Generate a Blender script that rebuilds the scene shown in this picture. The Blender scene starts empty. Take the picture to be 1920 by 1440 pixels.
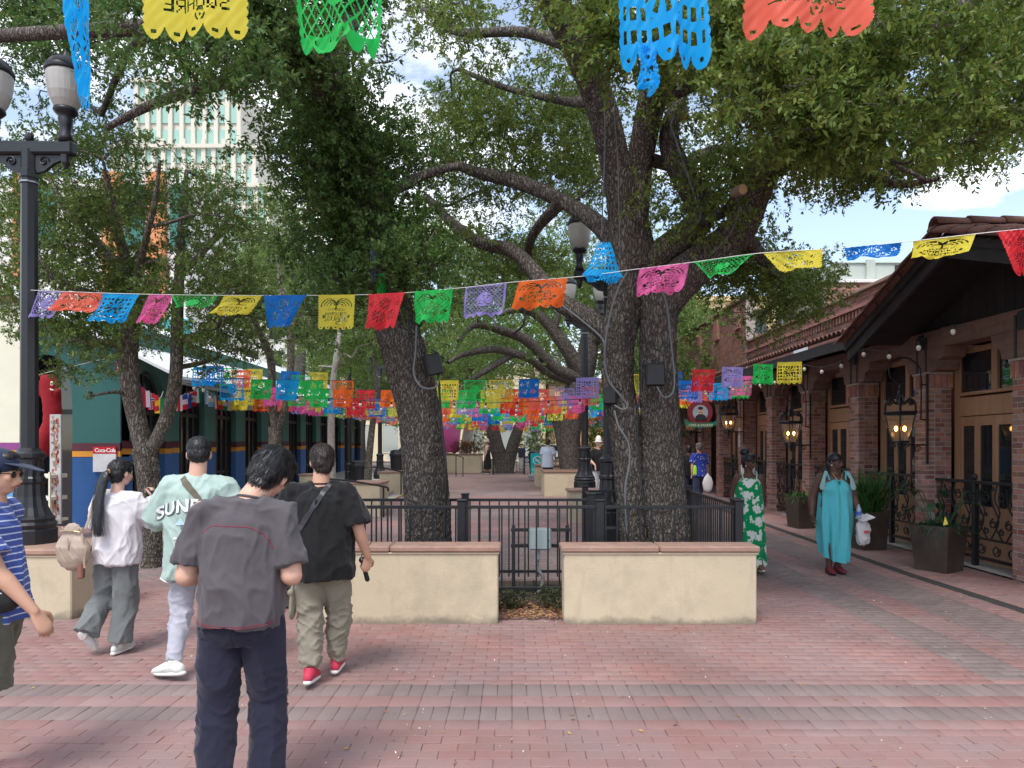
import bpy, bmesh, math, random
import numpy as np
from mathutils import Vector, Matrix, noise, Euler
from mathutils.bvhtree import BVHTree
random.seed(7); np.random.seed(7)
R = math.radians
scene = bpy.context.scene
COL = scene.collection

# ------------------------------------------------------------------ camera
F = 1331.0                      # focal length in photo pixels (1920 wide)
PITCH = 0.0                     # held level; the horizon sits low by lens shift
CAMZ = 1.70
cam_d = bpy.data.cameras.new('camera'); cam = bpy.data.objects.new('camera', cam_d)
COL.objects.link(cam)
cam.location = (0, 0, CAMZ); cam.rotation_euler = (math.pi / 2 + PITCH, 0, 0)
cam_d.sensor_width = 36; cam_d.lens = F / 1920 * 36
cam_d.clip_start = 0.05; cam_d.clip_end = 2500
cam_d.shift_y = 120 / 1920
scene.camera = cam

# ------------------------------------------------------------------ world, sun, exposure
SUN_EL, SUN_AZ = 58, 200
world = bpy.data.worlds.new('World'); scene.world = world; world.use_nodes = True
nt = world.node_tree; nt.nodes.clear()
def N(t, typ, **k):
    n = t.nodes.new(typ)
    for a, b in k.items(): setattr(n, a, b)
    return n
out = N(nt, 'ShaderNodeOutputWorld'); bg = N(nt, 'ShaderNodeBackground')
sky = N(nt, 'ShaderNodeTexSky', sky_type='NISHITA', sun_disc=False)
sky.sun_elevation = R(SUN_EL); sky.sun_rotation = R(SUN_AZ); sky.air_density = 1.0; sky.dust_density = 0.6
tc = N(nt, 'ShaderNodeTexCoord'); mp = N(nt, 'ShaderNodeMapping')
mp.inputs['Scale'].default_value = (1.0, 1.0, 2.6); mp.inputs['Location'].default_value = (1.35, 0.4, 0.7)
nz = N(nt, 'ShaderNodeTexNoise'); nz.inputs['Scale'].default_value = 2.6; nz.inputs['Detail'].default_value = 9
nz.inputs['Roughness'].default_value = 0.56
rp = N(nt, 'ShaderNodeValToRGB'); rp.color_ramp.elements[0].position = 0.49; rp.color_ramp.elements[1].position = 0.63
rp.color_ramp.elements[0].color = (0.12, 0.12, 0.12, 1)
mx = N(nt, 'ShaderNodeMix', data_type='RGBA')
mx.inputs[7].default_value = (9.0, 9.1, 9.3, 1)
nt.links.new(tc.outputs['Generated'], mp.inputs['Vector']); nt.links.new(mp.outputs[0], nz.inputs['Vector'])
nt.links.new(nz.outputs[0], rp.inputs[0]); nt.links.new(rp.outputs[0], mx.inputs[0])
nt.links.new(sky.outputs[0], mx.inputs[6]); nt.links.new(mx.outputs[2], bg.inputs['Color'])
bg.inputs['Strength'].default_value = 0.15
nt.links.new(bg.outputs[0], out.inputs['Surface'])
sun_d = bpy.data.lights.new('sun', 'SUN'); sun_d.energy = 1.9; sun_d.angle = R(20); sun_d.color = (1, 0.95, 0.88)
sun = bpy.data.objects.new('sun', sun_d); COL.objects.link(sun)
_el, _az = R(SUN_EL), R(SUN_AZ)
_dir = Vector((math.sin(_az) * math.cos(_el), math.cos(_az) * math.cos(_el), math.sin(_el)))
sun.rotation_euler = _dir.to_track_quat('Z', 'Y').to_euler(); sun.location = (0, -10, 30)
scene.view_settings.view_transform = 'Standard'; scene.view_settings.look = 'None'
scene.view_settings.gamma = 1; scene.view_settings.use_curve_mapping = False
scene.view_settings.exposure = 0.76
scene.render.engine = 'CYCLES'
scene.cycles.max_bounces = 7; scene.cycles.diffuse_bounces = 4; scene.cycles.transparent_max_bounces = 12
scene.cycles.use_adaptive_sampling = True
scene.cycles.use_denoising = True

# ------------------------------------------------------------------ photo pixel -> place in the world
CP, SP = math.cos(PITCH), math.sin(PITCH)
def ray(px, py):
    return Vector(((px - 960) / F, 1.0, (840 - py) / F))
def P(px, py, Y):
    d = ray(px, py); return Vector((0, 0, CAMZ)) + d * (Y / d.y)
def G(px, py, z=0.0):
    d = ray(px, py); return Vector((0, 0, CAMZ)) + d * ((z - CAMZ) / d.z)
def PX(px, py, X):            # point on the plane x = X
    d = ray(px, py); return Vector((0, 0, CAMZ)) + d * (X / d.x)

# ------------------------------------------------------------------ materials
MATS = {}
def srgb(h):
    if isinstance(h, str):
        h = h.lstrip('#'); c = [int(h[i:i+2], 16) / 255 for i in (0, 2, 4)]
        return tuple((x / 12.92 if x <= 0.04045 else ((x + 0.055) / 1.055) ** 2.4) for x in c)
    return tuple(h)
def mat(name, color, rough=0.7, metal=0.0, var=0.12, vscale=6.0, bump=0.0, bscale=30.0, spec=0.4,
        objvar=0.0, hue=0.0, dirt=None, stretch=(1, 1, 1), transl=0.0, bdist=0.01, sheen=0.0, island=False, sat=0.0):
    if name in MATS: return MATS[name]
    m = bpy.data.materials.new(name); m.use_nodes = True; MATS[name] = m
    t = m.node_tree; t.nodes.clear()
    o = N(t, 'ShaderNodeOutputMaterial'); b = N(t, 'ShaderNodeBsdfPrincipled')
    b.inputs['Roughness'].default_value = rough; b.inputs['Metallic'].default_value = metal
    b.inputs['Specular IOR Level'].default_value = spec
    if sheen: b.inputs['Sheen Weight'].default_value = sheen
    c = srgb(color)
    cx = N(t, 'ShaderNodeTexCoord'); mpp = N(t, 'ShaderNodeMapping'); mpp.inputs['Scale'].default_value = stretch
    t.links.new(cx.outputs['Object'], mpp.inputs['Vector'])
    n1 = N(t, 'ShaderNodeTexNoise'); n1.inputs['Scale'].default_value = vscale; n1.inputs['Detail'].default_value = 6
    n1.inputs['Roughness'].default_value = 0.65
    t.links.new(mpp.outputs[0], n1.inputs['Vector'])
    hsv = N(t, 'ShaderNodeHueSaturation'); hsv.inputs['Color'].default_value = (*c, 1)
    mr = N(t, 'ShaderNodeMapRange'); mr.inputs['From Min'].default_value = 0.25; mr.inputs['From Max'].default_value = 0.75
    mr.inputs['To Min'].default_value = 1 - var; mr.inputs['To Max'].default_value = 1 + var
    t.links.new(n1.outputs[0], mr.inputs['Value'])
    val = mr.outputs[0]
    if objvar or hue:
        oi = N(t, 'ShaderNodeObjectInfo'); rnd = oi.outputs['Random']
        if island:
            ge = N(t, 'ShaderNodeNewGeometry'); ad = N(t, 'ShaderNodeMath', operation='ADD'); f2 = N(t, 'ShaderNodeMath', operation='FRACT')
            t.links.new(rnd, ad.inputs[0]); t.links.new(ge.outputs['Random Per Island'], ad.inputs[1]); t.links.new(ad.outputs[0], f2.inputs[0]); rnd = f2.outputs[0]
        if objvar:
            m2 = N(t, 'ShaderNodeMapRange'); m2.inputs['To Min'].default_value = 1 - objvar; m2.inputs['To Max'].default_value = 1 + objvar
            t.links.new(rnd, m2.inputs['Value'])
            mu = N(t, 'ShaderNodeMath', operation='MULTIPLY'); t.links.new(val, mu.inputs[0]); t.links.new(m2.outputs[0], mu.inputs[1]); val = mu.outputs[0]
        if hue:
            mm = N(t, 'ShaderNodeMath', operation='MULTIPLY'); mm.inputs[1].default_value = 7.13
            fr = N(t, 'ShaderNodeMath', operation='FRACT'); t.links.new(rnd, mm.inputs[0]); t.links.new(mm.outputs[0], fr.inputs[0])
            m3 = N(t, 'ShaderNodeMapRange'); m3.inputs['To Min'].default_value = 0.5 - hue; m3.inputs['To Max'].default_value = 0.5 + hue
            t.links.new(fr.outputs[0], m3.inputs['Value']); t.links.new(m3.outputs[0], hsv.inputs['Hue'])
            if sat:
                m4 = N(t, 'ShaderNodeMath', operation='MULTIPLY'); m4.inputs[1].default_value = 5.31; f4 = N(t, 'ShaderNodeMath', operation='FRACT')
                m5 = N(t, 'ShaderNodeMapRange'); m5.inputs['To Min'].default_value = 1 - sat; m5.inputs['To Max'].default_value = 1 + sat * 0.3
                t.links.new(fr.outputs[0], m4.inputs[0]); t.links.new(m4.outputs[0], f4.inputs[0]); t.links.new(f4.outputs[0], m5.inputs['Value']); t.links.new(m5.outputs[0], hsv.inputs['Saturation'])
    t.links.new(val, hsv.inputs['Value'])
    col = hsv.outputs[0]
    if dirt:
        dc, ds, dl, dh = dirt     # colour, scale, ramp low, ramp high
        n2 = N(t, 'ShaderNodeTexNoise'); n2.inputs['Scale'].default_value = ds; n2.inputs['Detail'].default_value = 8; n2.inputs['Roughness'].default_value = 0.7
        t.links.new(cx.outputs['Object'], n2.inputs['Vector'])
        mr2 = N(t, 'ShaderNodeMapRange'); mr2.inputs['From Min'].default_value = dl; mr2.inputs['From Max'].default_value = dh
        t.links.new(n2.outputs[0], mr2.inputs['Value'])
        mxx = N(t, 'ShaderNodeMix', data_type='RGBA'); mxx.inputs[7].default_value = (*srgb(dc), 1)
        t.links.new(mr2.outputs[0], mxx.inputs[0]); t.links.new(col, mxx.inputs[6]); col = mxx.outputs[2]
    t.links.new(col, b.inputs['Base Color'])
    if bump:
        n3 = N(t, 'ShaderNodeTexNoise'); n3.inputs['Scale'].default_value = bscale; n3.inputs['Detail'].default_value = 5
        t.links.new(mpp.outputs[0], n3.inputs['Vector'])
        bp = N(t, 'ShaderNodeBump'); bp.inputs['Strength'].default_value = bump; bp.inputs['Distance'].default_value = bdist
        t.links.new(n3.outputs[0], bp.inputs['Height']); t.links.new(bp.outputs[0], b.inputs['Normal'])
    sh = b.outputs[0]
    if transl:
        tr = N(t, 'ShaderNodeBsdfTranslucent'); t.links.new(col, tr.inputs['Color'])
        ms = N(t, 'ShaderNodeMixShader'); ms.inputs[0].default_value = transl
        t.links.new(sh, ms.inputs[1]); t.links.new(tr.outputs[0], ms.inputs[2]); sh = ms.outputs[0]
    t.links.new(sh, o.inputs['Surface'])
    m.diffuse_color = (*c, 1)
    return m
def node(m, typ): return [n for n in m.node_tree.nodes if n.bl_idname == typ]
def emit(name, color, strength):
    if name in MATS: return MATS[name]
    m = bpy.data.materials.new(name); m.use_nodes = True; MATS[name] = m
    b = m.node_tree.nodes['Principled BSDF']; b.inputs['Base Color'].default_value = (*srgb(color), 1)
    b.inputs['Emission Color'].default_value = (*srgb(color), 1); b.inputs['Emission Strength'].default_value = strength
    return m
def glass(name, tint=(0.02, 0.022, 0.025), rough=0.04, alpha=None):
    """window glass: glossy coat over a dark or see-through pane"""
    if name in MATS: return MATS[name]
    m = bpy.data.materials.new(name); m.use_nodes = True; MATS[name] = m
    t = m.node_tree; b = t.nodes['Principled BSDF']
    b.inputs['Base Color'].default_value = (*tint, 1); b.inputs['Roughness'].default_value = rough
    b.inputs['Specular IOR Level'].default_value = 0.8
    if alpha is not None: b.inputs['Alpha'].default_value = alpha
    return m

# ------------------------------------------------------------------ mesh collecting
class MB:
    def __init__(s): s.v = []; s.f = []; s.m = []; s.mi = 0
    def add(s, vs, fs):
        k = len(s.v); s.v.extend([tuple(p) for p in vs]); s.f.extend([tuple(i + k for i in f) for f in fs]); s.m.extend([s.mi] * len(fs)); return s
    def box(s, a, b, bev=0.0, mtx=None):
        x0, y0, z0 = a; x1, y1, z1 = b
        if bev <= 0:
            vs = [(x0,y0,z0),(x1,y0,z0),(x1,y1,z0),(x0,y1,z0),(x0,y0,z1),(x1,y0,z1),(x1,y1,z1),(x0,y1,z1)]
            fs = [(0,3,2,1),(4,5,6,7),(0,1,5,4),(1,2,6,5),(2,3,7,6),(3,0,4,7)]
        else:
            e = min(bev, (x1-x0)/2.01, (y1-y0)/2.01, (z1-z0)/2.01)
            vs = []; idx = {}
            for sx in (0, 1):
                for sy in (0, 1):
                    for sz in (0, 1):
                        X = (x0, x1)[sx]; Y = (y0, y1)[sy]; Z = (z0, z1)[sz]
                        dx = e if sx == 0 else -e; dy = e if sy == 0 else -e; dz = e if sz == 0 else -e
                        idx[sx, sy, sz, 'x'] = len(vs); vs.append((X, Y + dy, Z + dz))
                        idx[sx, sy, sz, 'y'] = len(vs); vs.append((X + dx, Y, Z + dz))
                        idx[sx, sy, sz, 'z'] = len(vs); vs.append((X + dx, Y + dy, Z))
            I = lambda a, b, c, k: idx[a, b, c, k]
            fs = [(I(0,0,0,'x'),I(0,0,1,'x'),I(0,1,1,'x'),I(0,1,0,'x')), (I(1,0,0,'x'),I(1,1,0,'x'),I(1,1,1,'x'),I(1,0,1,'x')),
                  (I(0,0,0,'y'),I(1,0,0,'y'),I(1,0,1,'y'),I(0,0,1,'y')), (I(0,1,0,'y'),I(0,1,1,'y'),I(1,1,1,'y'),I(1,1,0,'y')),
                  (I(0,0,0,'z'),I(0,1,0,'z'),I(1,1,0,'z'),I(1,0,0,'z')), (I(0,0,1,'z'),I(1,0,1,'z'),I(1,1,1,'z'),I(0,1,1,'z'))]
            for a_ in (0, 1):
                for b_ in (0, 1):
                    fs.append((I(a_,b_,0,'x'),I(a_,b_,1,'x'),I(a_,b_,1,'y'),I(a_,b_,0,'y')))
                    fs.append((I(a_,0,b_,'x'),I(a_,1,b_,'x'),I(a_,1,b_,'z'),I(a_,0,b_,'z')))
                    fs.append((I(0,a_,b_,'y'),I(1,a_,b_,'y'),I(1,a_,b_,'z'),I(0,a_,b_,'z')))
                    for c_ in (0, 1): fs.append((I(a_,b_,c_,'x'),I(a_,b_,c_,'y'),I(a_,b_,c_,'z')))
        if mtx is not None: vs = [mtx @ Vector(p) for p in vs]
        return s.add(vs, fs)
    def tube(s, pts, rad, seg=8, caps=True, flat=None, rnd=False, up=None):
        """tube along pts; rad = number, list, or list of (rx, ry); parallel transport frame"""
        pts = [Vector(p) for p in pts]; n = len(pts)
        if not isinstance(rad, (list, tuple)): rad = [rad] * n
        rad = [(r if isinstance(r, (list, tuple)) else (r, r)) for r in rad]
        T = []
        for i in range(n):
            d = pts[min(i+1, n-1)] - pts[max(i-1, 0)]
            T.append(d.normalized() if d.length > 1e-9 else (T[-1] if T else Vector((0,0,1))))
        if up is None: up = Vector((1, 0, 0)) if abs(T[0].x) < 0.9 else Vector((0, 1, 0))
        U = (Vector(up) - T[0] * T[0].dot(Vector(up))).normalized()
        if rnd:
            r0, r1 = rad[0], rad[-1]
            pre = [(pts[0] - T[0] * max(r0) * math.sin(a), (r0[0]*math.cos(a), r0[1]*math.cos(a)), T[0]) for a in (R(78), R(50), R(25))]
            post = [(pts[-1] + T[-1] * max(r1) * math.sin(a), (r1[0]*math.cos(a), r1[1]*math.cos(a)), T[-1]) for a in (R(25), R(50), R(78))]
            pts = [p[0] for p in pre] + pts + [p[0] for p in post]
            rad = [p[1] for p in pre] + rad + [p[1] for p in post]
            T = [p[2] for p in pre] + T + [p[2] for p in post]; n = len(pts)
        vs = []; 
        for i in range(n):
            U = (U - T[i] * T[i].dot(U))
            U = U.normalized() if U.length > 1e-6 else T[i].orthogonal().normalized()
            V = T[i].cross(U)
            for k in range(seg):
                a = 2 * math.pi * k / seg
                vs.append(pts[i] + U * (math.cos(a) * rad[i][0]) + V * (math.sin(a) * rad[i][1]))
        fs = []
        for i in range(n - 1):
            for k in range(seg):
                k2 = (k + 1) % seg
                fs.append((i*seg + k, i*seg + k2, (i+1)*seg + k2, (i+1)*seg + k))
        if caps:
            fs.append(tuple(reversed(range(seg)))); fs.append(tuple((n-1)*seg + k for k in range(seg)))
        return s.add(vs, fs)
    def lathe(s, prof, c=(0, 0, 0), seg=16, poly=None):
        """profile [(r, z)...] bottom to top around the z axis"""
        vs = []; fs = []; n = len(prof); cx_, cy_, cz_ = c
        for r, z in prof:
            for k in range(seg):
                a = 2 * math.pi * (k + 0.5) / seg
                vs.append((cx_ + r * math.cos(a), cy_ + r * math.sin(a), cz_ + z))
        for i in range(n - 1):
            for k in range(seg):
                k2 = (k + 1) % seg
                fs.append((i*seg + k, i*seg + k2, (i+1)*seg + k2, (i+1)*seg + k))
        fs.append(tuple(reversed(range(seg)))); fs.append(tuple((n-1)*seg + k for k in range(seg)))
        return s.add(vs, fs)
    def ell(s, c, r, rot=None, seg=20, rings=12):
        c = Vector(c); vs = [(0, 0, -1)]; fs = []
        for i in range(1, rings):
            t = math.pi * i / rings - math.pi / 2
            for k in range(seg):
                a = 2 * math.pi * k / seg
                vs.append((math.cos(t) * math.cos(a), math.cos(t) * math.sin(a), math.sin(t)))
        vs.append((0, 0, 1)); L = len(vs) - 1
        for k in range(seg): fs.append((0, 1 + (k + 1) % seg, 1 + k))
        for i in range(rings - 2):
            for k in range(seg):
                a = 1 + i*seg + k; b = 1 + i*seg + (k+1) % seg
                fs.append((a, b, b + seg, a + seg))
        o = 1 + (rings - 2) * seg
        for k in range(seg): fs.append((o + k, o + (k + 1) % seg, L))
        M3 = Euler(rot).to_matrix() if rot is not None and not isinstance(rot, Matrix) else (rot if rot is not None else Matrix.Identity(3))
        vs = [c + M3 @ Vector((p[0]*r[0], p[1]*r[1], p[2]*r[2])) for p in vs]
        return s.add(vs, fs)
    def prism(s, poly, o, ex, ey, d):
        """polygon in the plane (ex, ey) at o, thickened along d"""
        o, ex, ey, d = Vector(o), Vector(ex), Vector(ey), Vector(d)
        a = [o + ex*p[0] + ey*p[1] for p in poly]; b = [q + d for q in a]; n = len(a)
        fs = [tuple(reversed(range(n))), tuple(range(n, 2*n))] + [(i, (i+1) % n, n + (i+1) % n, n + i) for i in range(n)]
        return s.add(a + b, fs)
    def mesh(s, name, smooth=False):
        me = bpy.data.meshes.new(name); me.from_pydata(s.v, [], s.f)
        if any(s.m): me.polygons.foreach_set('material_index', s.m)
        if smooth: me.polygons.foreach_set('use_smooth', [True] * len(s.f))
        me.validate(); me.update(); return me
    def build(s, name, m, parent=None, smooth=False, world=True):
        return put(name, s.mesh(name, smooth), m, parent, world)
def wloc(o):
    v = Vector((0, 0, 0))
    while o is not None: v += Vector(o.location); o = o.parent
    return v
def put(name, me, m, parent=None, world=True):
    o = bpy.data.objects.new(name, me); COL.objects.link(o)
    for mm in (m if isinstance(m, (list, tuple)) else [m]):
        if mm is not None: me.materials.append(mm)
    if parent is not None:
        o.parent = parent
        if world: o.location = -wloc(parent)
    return o
def autosmooth(o, ang=40):
    me = o.data; me.polygons.foreach_set('use_smooth', [True] * len(me.polygons))
    me.set_sharp_from_angle(angle=R(ang)) if hasattr(me, 'set_sharp_from_angle') else None
    return o
def tag(o, label=None, cat=None, group=None, kind=None):
    if label: o['label'] = label
    if cat: o['category'] = cat
    if group: o['group'] = group
    if kind: o['kind'] = kind
    return o
def thing(name, label, cat, loc=(0, 0, 0), rz=0.0, group=None):
    o = bpy.data.objects.new(name, None); COL.objects.link(o); o.empty_display_size = 0.2
    o.location = loc; o.rotation_euler = (0, 0, rz)
    return tag(o, label, cat, group)
def struct(o): o['kind'] = 'structure'; return o
def dup(root, loc=None, rz=None, label=None, group=None, scale=None):
    r = root.copy(); COL.objects.link(r)
    if loc is not None: r.location = loc
    if rz is not None: r.rotation_euler = (0, 0, rz)
    if scale is not None: r.scale = (scale,) * 3
    if label: r['label'] = label
    if group: r['group'] = group
    for ch in list(root.children):
        c = ch.copy(); COL.objects.link(c); c.parent = r
        for g in list(ch.children):
            d = g.copy(); COL.objects.link(d); d.parent = c
    return r
def spline(pts, n=6):
    """Catmull-Rom through pts (tuples of any length)"""
    A = np.array([list(p) for p in pts], float); A = np.vstack([2*A[0]-A[1], A, 2*A[-1]-A[-2]]); o = []
    for i in range(1, len(A) - 2):
        for k in range(n):
            t = k / n; p0, p1, p2, p3 = A[i-1], A[i], A[i+1], A[i+2]
            o.append(0.5 * ((2*p1) + (-p0+p2)*t + (2*p0-5*p1+4*p2-p3)*t*t + (-p0+3*p1-3*p2+p3)*t**3))
    o.append(A[-2]); return [tuple(x) for x in o]
def np_mesh(name, V, Fq):
    me = bpy.data.meshes.new(name); nv, nf, k = len(V), len(Fq), Fq.shape[1]
    me.vertices.add(nv); me.vertices.foreach_set('co', np.asarray(V, np.float32).ravel())
    me.loops.add(nf * k); me.loops.foreach_set('vertex_index', np.asarray(Fq, np.int32).ravel())
    me.polygons.add(nf); me.polygons.foreach_set('loop_start', np.arange(0, nf * k, k, dtype=np.int32))
    me.update(calc_edges=True); return me
def text_mesh(txt, size, ext=0.0, bold=0.0, spacing=1.0):
    cu = bpy.data.curves.new('lettering', 'FONT'); cu.body = txt; cu.size = size; cu.extrude = ext; cu.offset = bold
    cu.align_x = 'CENTER'; cu.align_y = 'CENTER'; cu.space_character = spacing; cu.resolution_u = 3
    o = bpy.data.objects.new('lettering', cu); COL.objects.link(o)
    dg = bpy.context.evaluated_depsgraph_get(); me = bpy.data.meshes.new_from_object(o.evaluated_get(dg))
    bpy.data.objects.remove(o); bpy.data.curves.remove(cu); return me
# ================================================================== ground, paving, planters, fences
def gz(y):
    return min(max((y - 9.5) * 0.016, 0.0), 0.36)
M_grout = mat('paving joints', (0.20, 0.135, 0.122), rough=0.95, var=0.3, vscale=3)
M_paver = mat('red clay paver', (0.285, 0.150, 0.134), rough=0.8, var=0.16, vscale=1.3, bump=0.35, bscale=60, objvar=0.06, hue=0.006, island=True, sat=0.14,
              dirt=((0.24, 0.185, 0.18), 0.7, 0.40, 0.75), bdist=0.004)
M_gpaver = mat('grey paver', (0.205, 0.158, 0.148), rough=0.8, var=0.2, vscale=1.5, bump=0.35, bscale=60, objvar=0.07, hue=0.01, island=True,
               dirt=((0.235, 0.17, 0.16), 1.2, 0.42, 0.75), bdist=0.004)
M_cream = mat('cream stucco', (0.54, 0.455, 0.32), rough=0.9, var=0.08, vscale=1.7, bump=0.5, bscale=90, dirt=((0.36, 0.31, 0.23), 1.8, 0.50, 0.80), bdist=0.006)
M_cap = mat('salmon concrete cap', (0.33, 0.205, 0.155), rough=0.85, var=0.25, vscale=5, bump=0.4, bscale=40, dirt=((0.25, 0.18, 0.15), 6, 0.5, 0.75))
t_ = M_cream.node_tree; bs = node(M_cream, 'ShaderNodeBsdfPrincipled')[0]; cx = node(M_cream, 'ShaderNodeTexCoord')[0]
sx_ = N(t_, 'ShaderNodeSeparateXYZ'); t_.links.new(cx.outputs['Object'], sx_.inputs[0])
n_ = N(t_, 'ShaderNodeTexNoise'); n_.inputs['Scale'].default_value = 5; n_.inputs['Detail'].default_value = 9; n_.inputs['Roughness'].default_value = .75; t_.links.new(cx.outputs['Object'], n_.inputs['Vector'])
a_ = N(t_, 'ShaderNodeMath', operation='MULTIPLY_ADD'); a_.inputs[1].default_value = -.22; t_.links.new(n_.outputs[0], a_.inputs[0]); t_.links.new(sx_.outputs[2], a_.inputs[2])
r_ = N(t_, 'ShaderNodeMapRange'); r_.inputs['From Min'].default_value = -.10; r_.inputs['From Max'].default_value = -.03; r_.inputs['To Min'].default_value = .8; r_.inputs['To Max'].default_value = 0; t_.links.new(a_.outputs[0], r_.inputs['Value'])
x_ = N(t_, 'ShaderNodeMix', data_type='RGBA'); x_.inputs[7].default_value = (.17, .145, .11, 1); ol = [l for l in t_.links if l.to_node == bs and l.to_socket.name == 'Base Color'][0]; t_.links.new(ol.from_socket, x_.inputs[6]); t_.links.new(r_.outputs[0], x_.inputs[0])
# thin vertical run stains and hairline cracks
m_ = N(t_, 'ShaderNodeMapping'); m_.inputs['Scale'].default_value = (7, 7, .9); t_.links.new(cx.outputs['Object'], m_.inputs['Vector']); n2_ = N(t_, 'ShaderNodeTexNoise'); n2_.inputs['Scale'].default_value = 2.2; n2_.inputs['Detail'].default_value = 6; t_.links.new(m_.outputs[0], n2_.inputs['Vector'])
r2_ = N(t_, 'ShaderNodeMapRange'); r2_.inputs['From Min'].default_value = .60; r2_.inputs['From Max'].default_value = .80; r2_.inputs['To Max'].default_value = .45; t_.links.new(n2_.outputs[0], r2_.inputs['Value'])
y_ = N(t_, 'ShaderNodeMix', data_type='RGBA'); y_.inputs[7].default_value = (.40, .34, .25, 1); t_.links.new(x_.outputs[2], y_.inputs[6]); t_.links.new(r2_.outputs[0], y_.inputs[0]); t_.links.new(y_.outputs[2], bs.inputs['Base Color'])
M_soil = mat('soil', (0.06, 0.042, 0.03), rough=1, var=0.4, vscale=12, bump=1, bscale=30, bdist=0.03)
M_iron = mat('black iron', (0.012, 0.013, 0.016), rough=0.42, var=0.2, vscale=8, spec=0.5, bump=0.15, bscale=80, bdist=0.002)
M_steel = mat('galvanised steel', (0.35, 0.37, 0.39), rough=0.5, metal=0.6, var=0.15, vscale=20)
M_boxgrey = mat('grey painted box', (0.30, 0.36, 0.37), rough=0.5, var=0.06, vscale=6)
M_asph = mat('asphalt', (0.06, 0.06, 0.062), rough=0.9, var=0.2, vscale=2, bump=0.4, bscale=60)
M_conc = mat('pale concrete', (0.42, 0.40, 0.37), rough=0.85, var=0.15, vscale=2, bump=0.2, bscale=60)

# the ground: one sheet with the slope of the plaza, out to the horizon
ys = [-600, -4, 9.5, 14, 18, 22, 26, 30, 32, 62, 90, 1500]
V = []; Fq = []
for y in ys: V += [(-900, y, gz(y) - 0.03), (900, y, gz(y) - 0.03)]
for i in range(len(ys) - 1): Fq.append((2*i, 2*i+1, 2*i+3, 2*i+2))
g = MB().add(V, Fq).build('ground', M_grout); struct(g)
road = MB()
road.box((-120, 58.5, 0.335), (120, 70, 0.345)); struct(road.build('road', M_asph))
kerb = MB(); kerb.box((-120, 58.2, 0.33), (120, 58.5, 0.47)); struct(kerb.build('kerb', M_conc))

for m_ in (M_paver, M_gpaver):          # stains and gum spots run on across the joints: world positions
    t_ = m_.node_tree; cx = node(m_, 'ShaderNodeTexCoord')[0]; ge = N(t_, 'ShaderNodeNewGeometry')
    for l in [l for l in t_.links if l.from_node == cx]: t_.links.new(ge.outputs['Position'], l.to_socket)
    bs = node(m_, 'ShaderNodeBsdfPrincipled')[0]; vo = N(t_, 'ShaderNodeTexVoronoi'); vo.inputs['Scale'].default_value = 3.2; t_.links.new(ge.outputs['Position'], vo.inputs['Vector'])
    n_ = N(t_, 'ShaderNodeTexNoise'); n_.inputs['Scale'].default_value = 30; t_.links.new(ge.outputs['Position'], n_.inputs['Vector']); a_ = N(t_, 'ShaderNodeMath', operation='MULTIPLY_ADD'); a_.inputs[1].default_value = .05; t_.links.new(n_.outputs[0], a_.inputs[0]); t_.links.new(vo.outputs['Distance'], a_.inputs[2])
    r_ = N(t_, 'ShaderNodeMapRange'); r_.inputs['From Min'].default_value = .065; r_.inputs['From Max'].default_value = .085; r_.inputs['To Min'].default_value = .55; r_.inputs['To Max'].default_value = 0; t_.links.new(a_.outputs[0], r_.inputs['Value'])
    x_ = N(t_, 'ShaderNodeMix', data_type='RGBA'); x_.inputs[7].default_value = (.13, .10, .095, 1); ol = [l for l in t_.links if l.to_node == bs and l.to_socket.name == 'Base Color'][0]; t_.links.new(ol.from_socket, x_.inputs[6]); t_.links.new(r_.outputs[0], x_.inputs[0])
    n3 = N(t_, 'ShaderNodeTexNoise'); n3.inputs['Scale'].default_value = .55; n3.inputs['Detail'].default_value = 5; t_.links.new(ge.outputs['Position'], n3.inputs['Vector']); r3 = N(t_, 'ShaderNodeMapRange'); r3.inputs['From Min'].default_value = .35; r3.inputs['From Max'].default_value = .65; r3.inputs['To Min'].default_value = .86; r3.inputs['To Max'].default_value = 1.14; t_.links.new(n3.outputs[0], r3.inputs['Value'])
    h_ = N(t_, 'ShaderNodeHueSaturation'); t_.links.new(x_.outputs[2], h_.inputs['Color']); t_.links.new(r3.outputs[0], h_.inputs['Value']); t_.links.new(h_.outputs[0], bs.inputs['Base Color'])
pav = MB(); pav.add([(-14, -2, -0.02), (14, -2, -0.02), (14, 9.5, -0.02), (-14, 9.5, -0.02), (14, 32, 0.34), (-14, 32, 0.34), (14, 57.5, 0.34), (-14, 57.5, 0.34)],
        [(0, 1, 2, 3), (3, 2, 4, 5), (5, 4, 6, 7)])
pavement = pav.build('pavement', M_grout); struct(pavement)
# layout of the pavers
GAP = 0.0022
def is_grey(x, y):
    if False and False: return False
    return False
pl = []      # cx, cy, w, d, grey
PW, PD = 0.205, 0.1025
def band_y(y):
    for a, b in ((4.44, 4.67), (4.87, 5.11), (11.6, 12.0), (12.9, 13.3), (24.0, 27.5)):
        if a - 1e-3 <= y < b - 1e-3: return True
    return False
GX = ((3.50, 3.92), (4.32, 4.95))
def greyx(x, y):
    if y < 5.15: return False
    for a, b in GX:
        if a <= x < b: return True
    return 5.28 <= x < 5.42 and False
y = 2.45; row = 0

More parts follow.
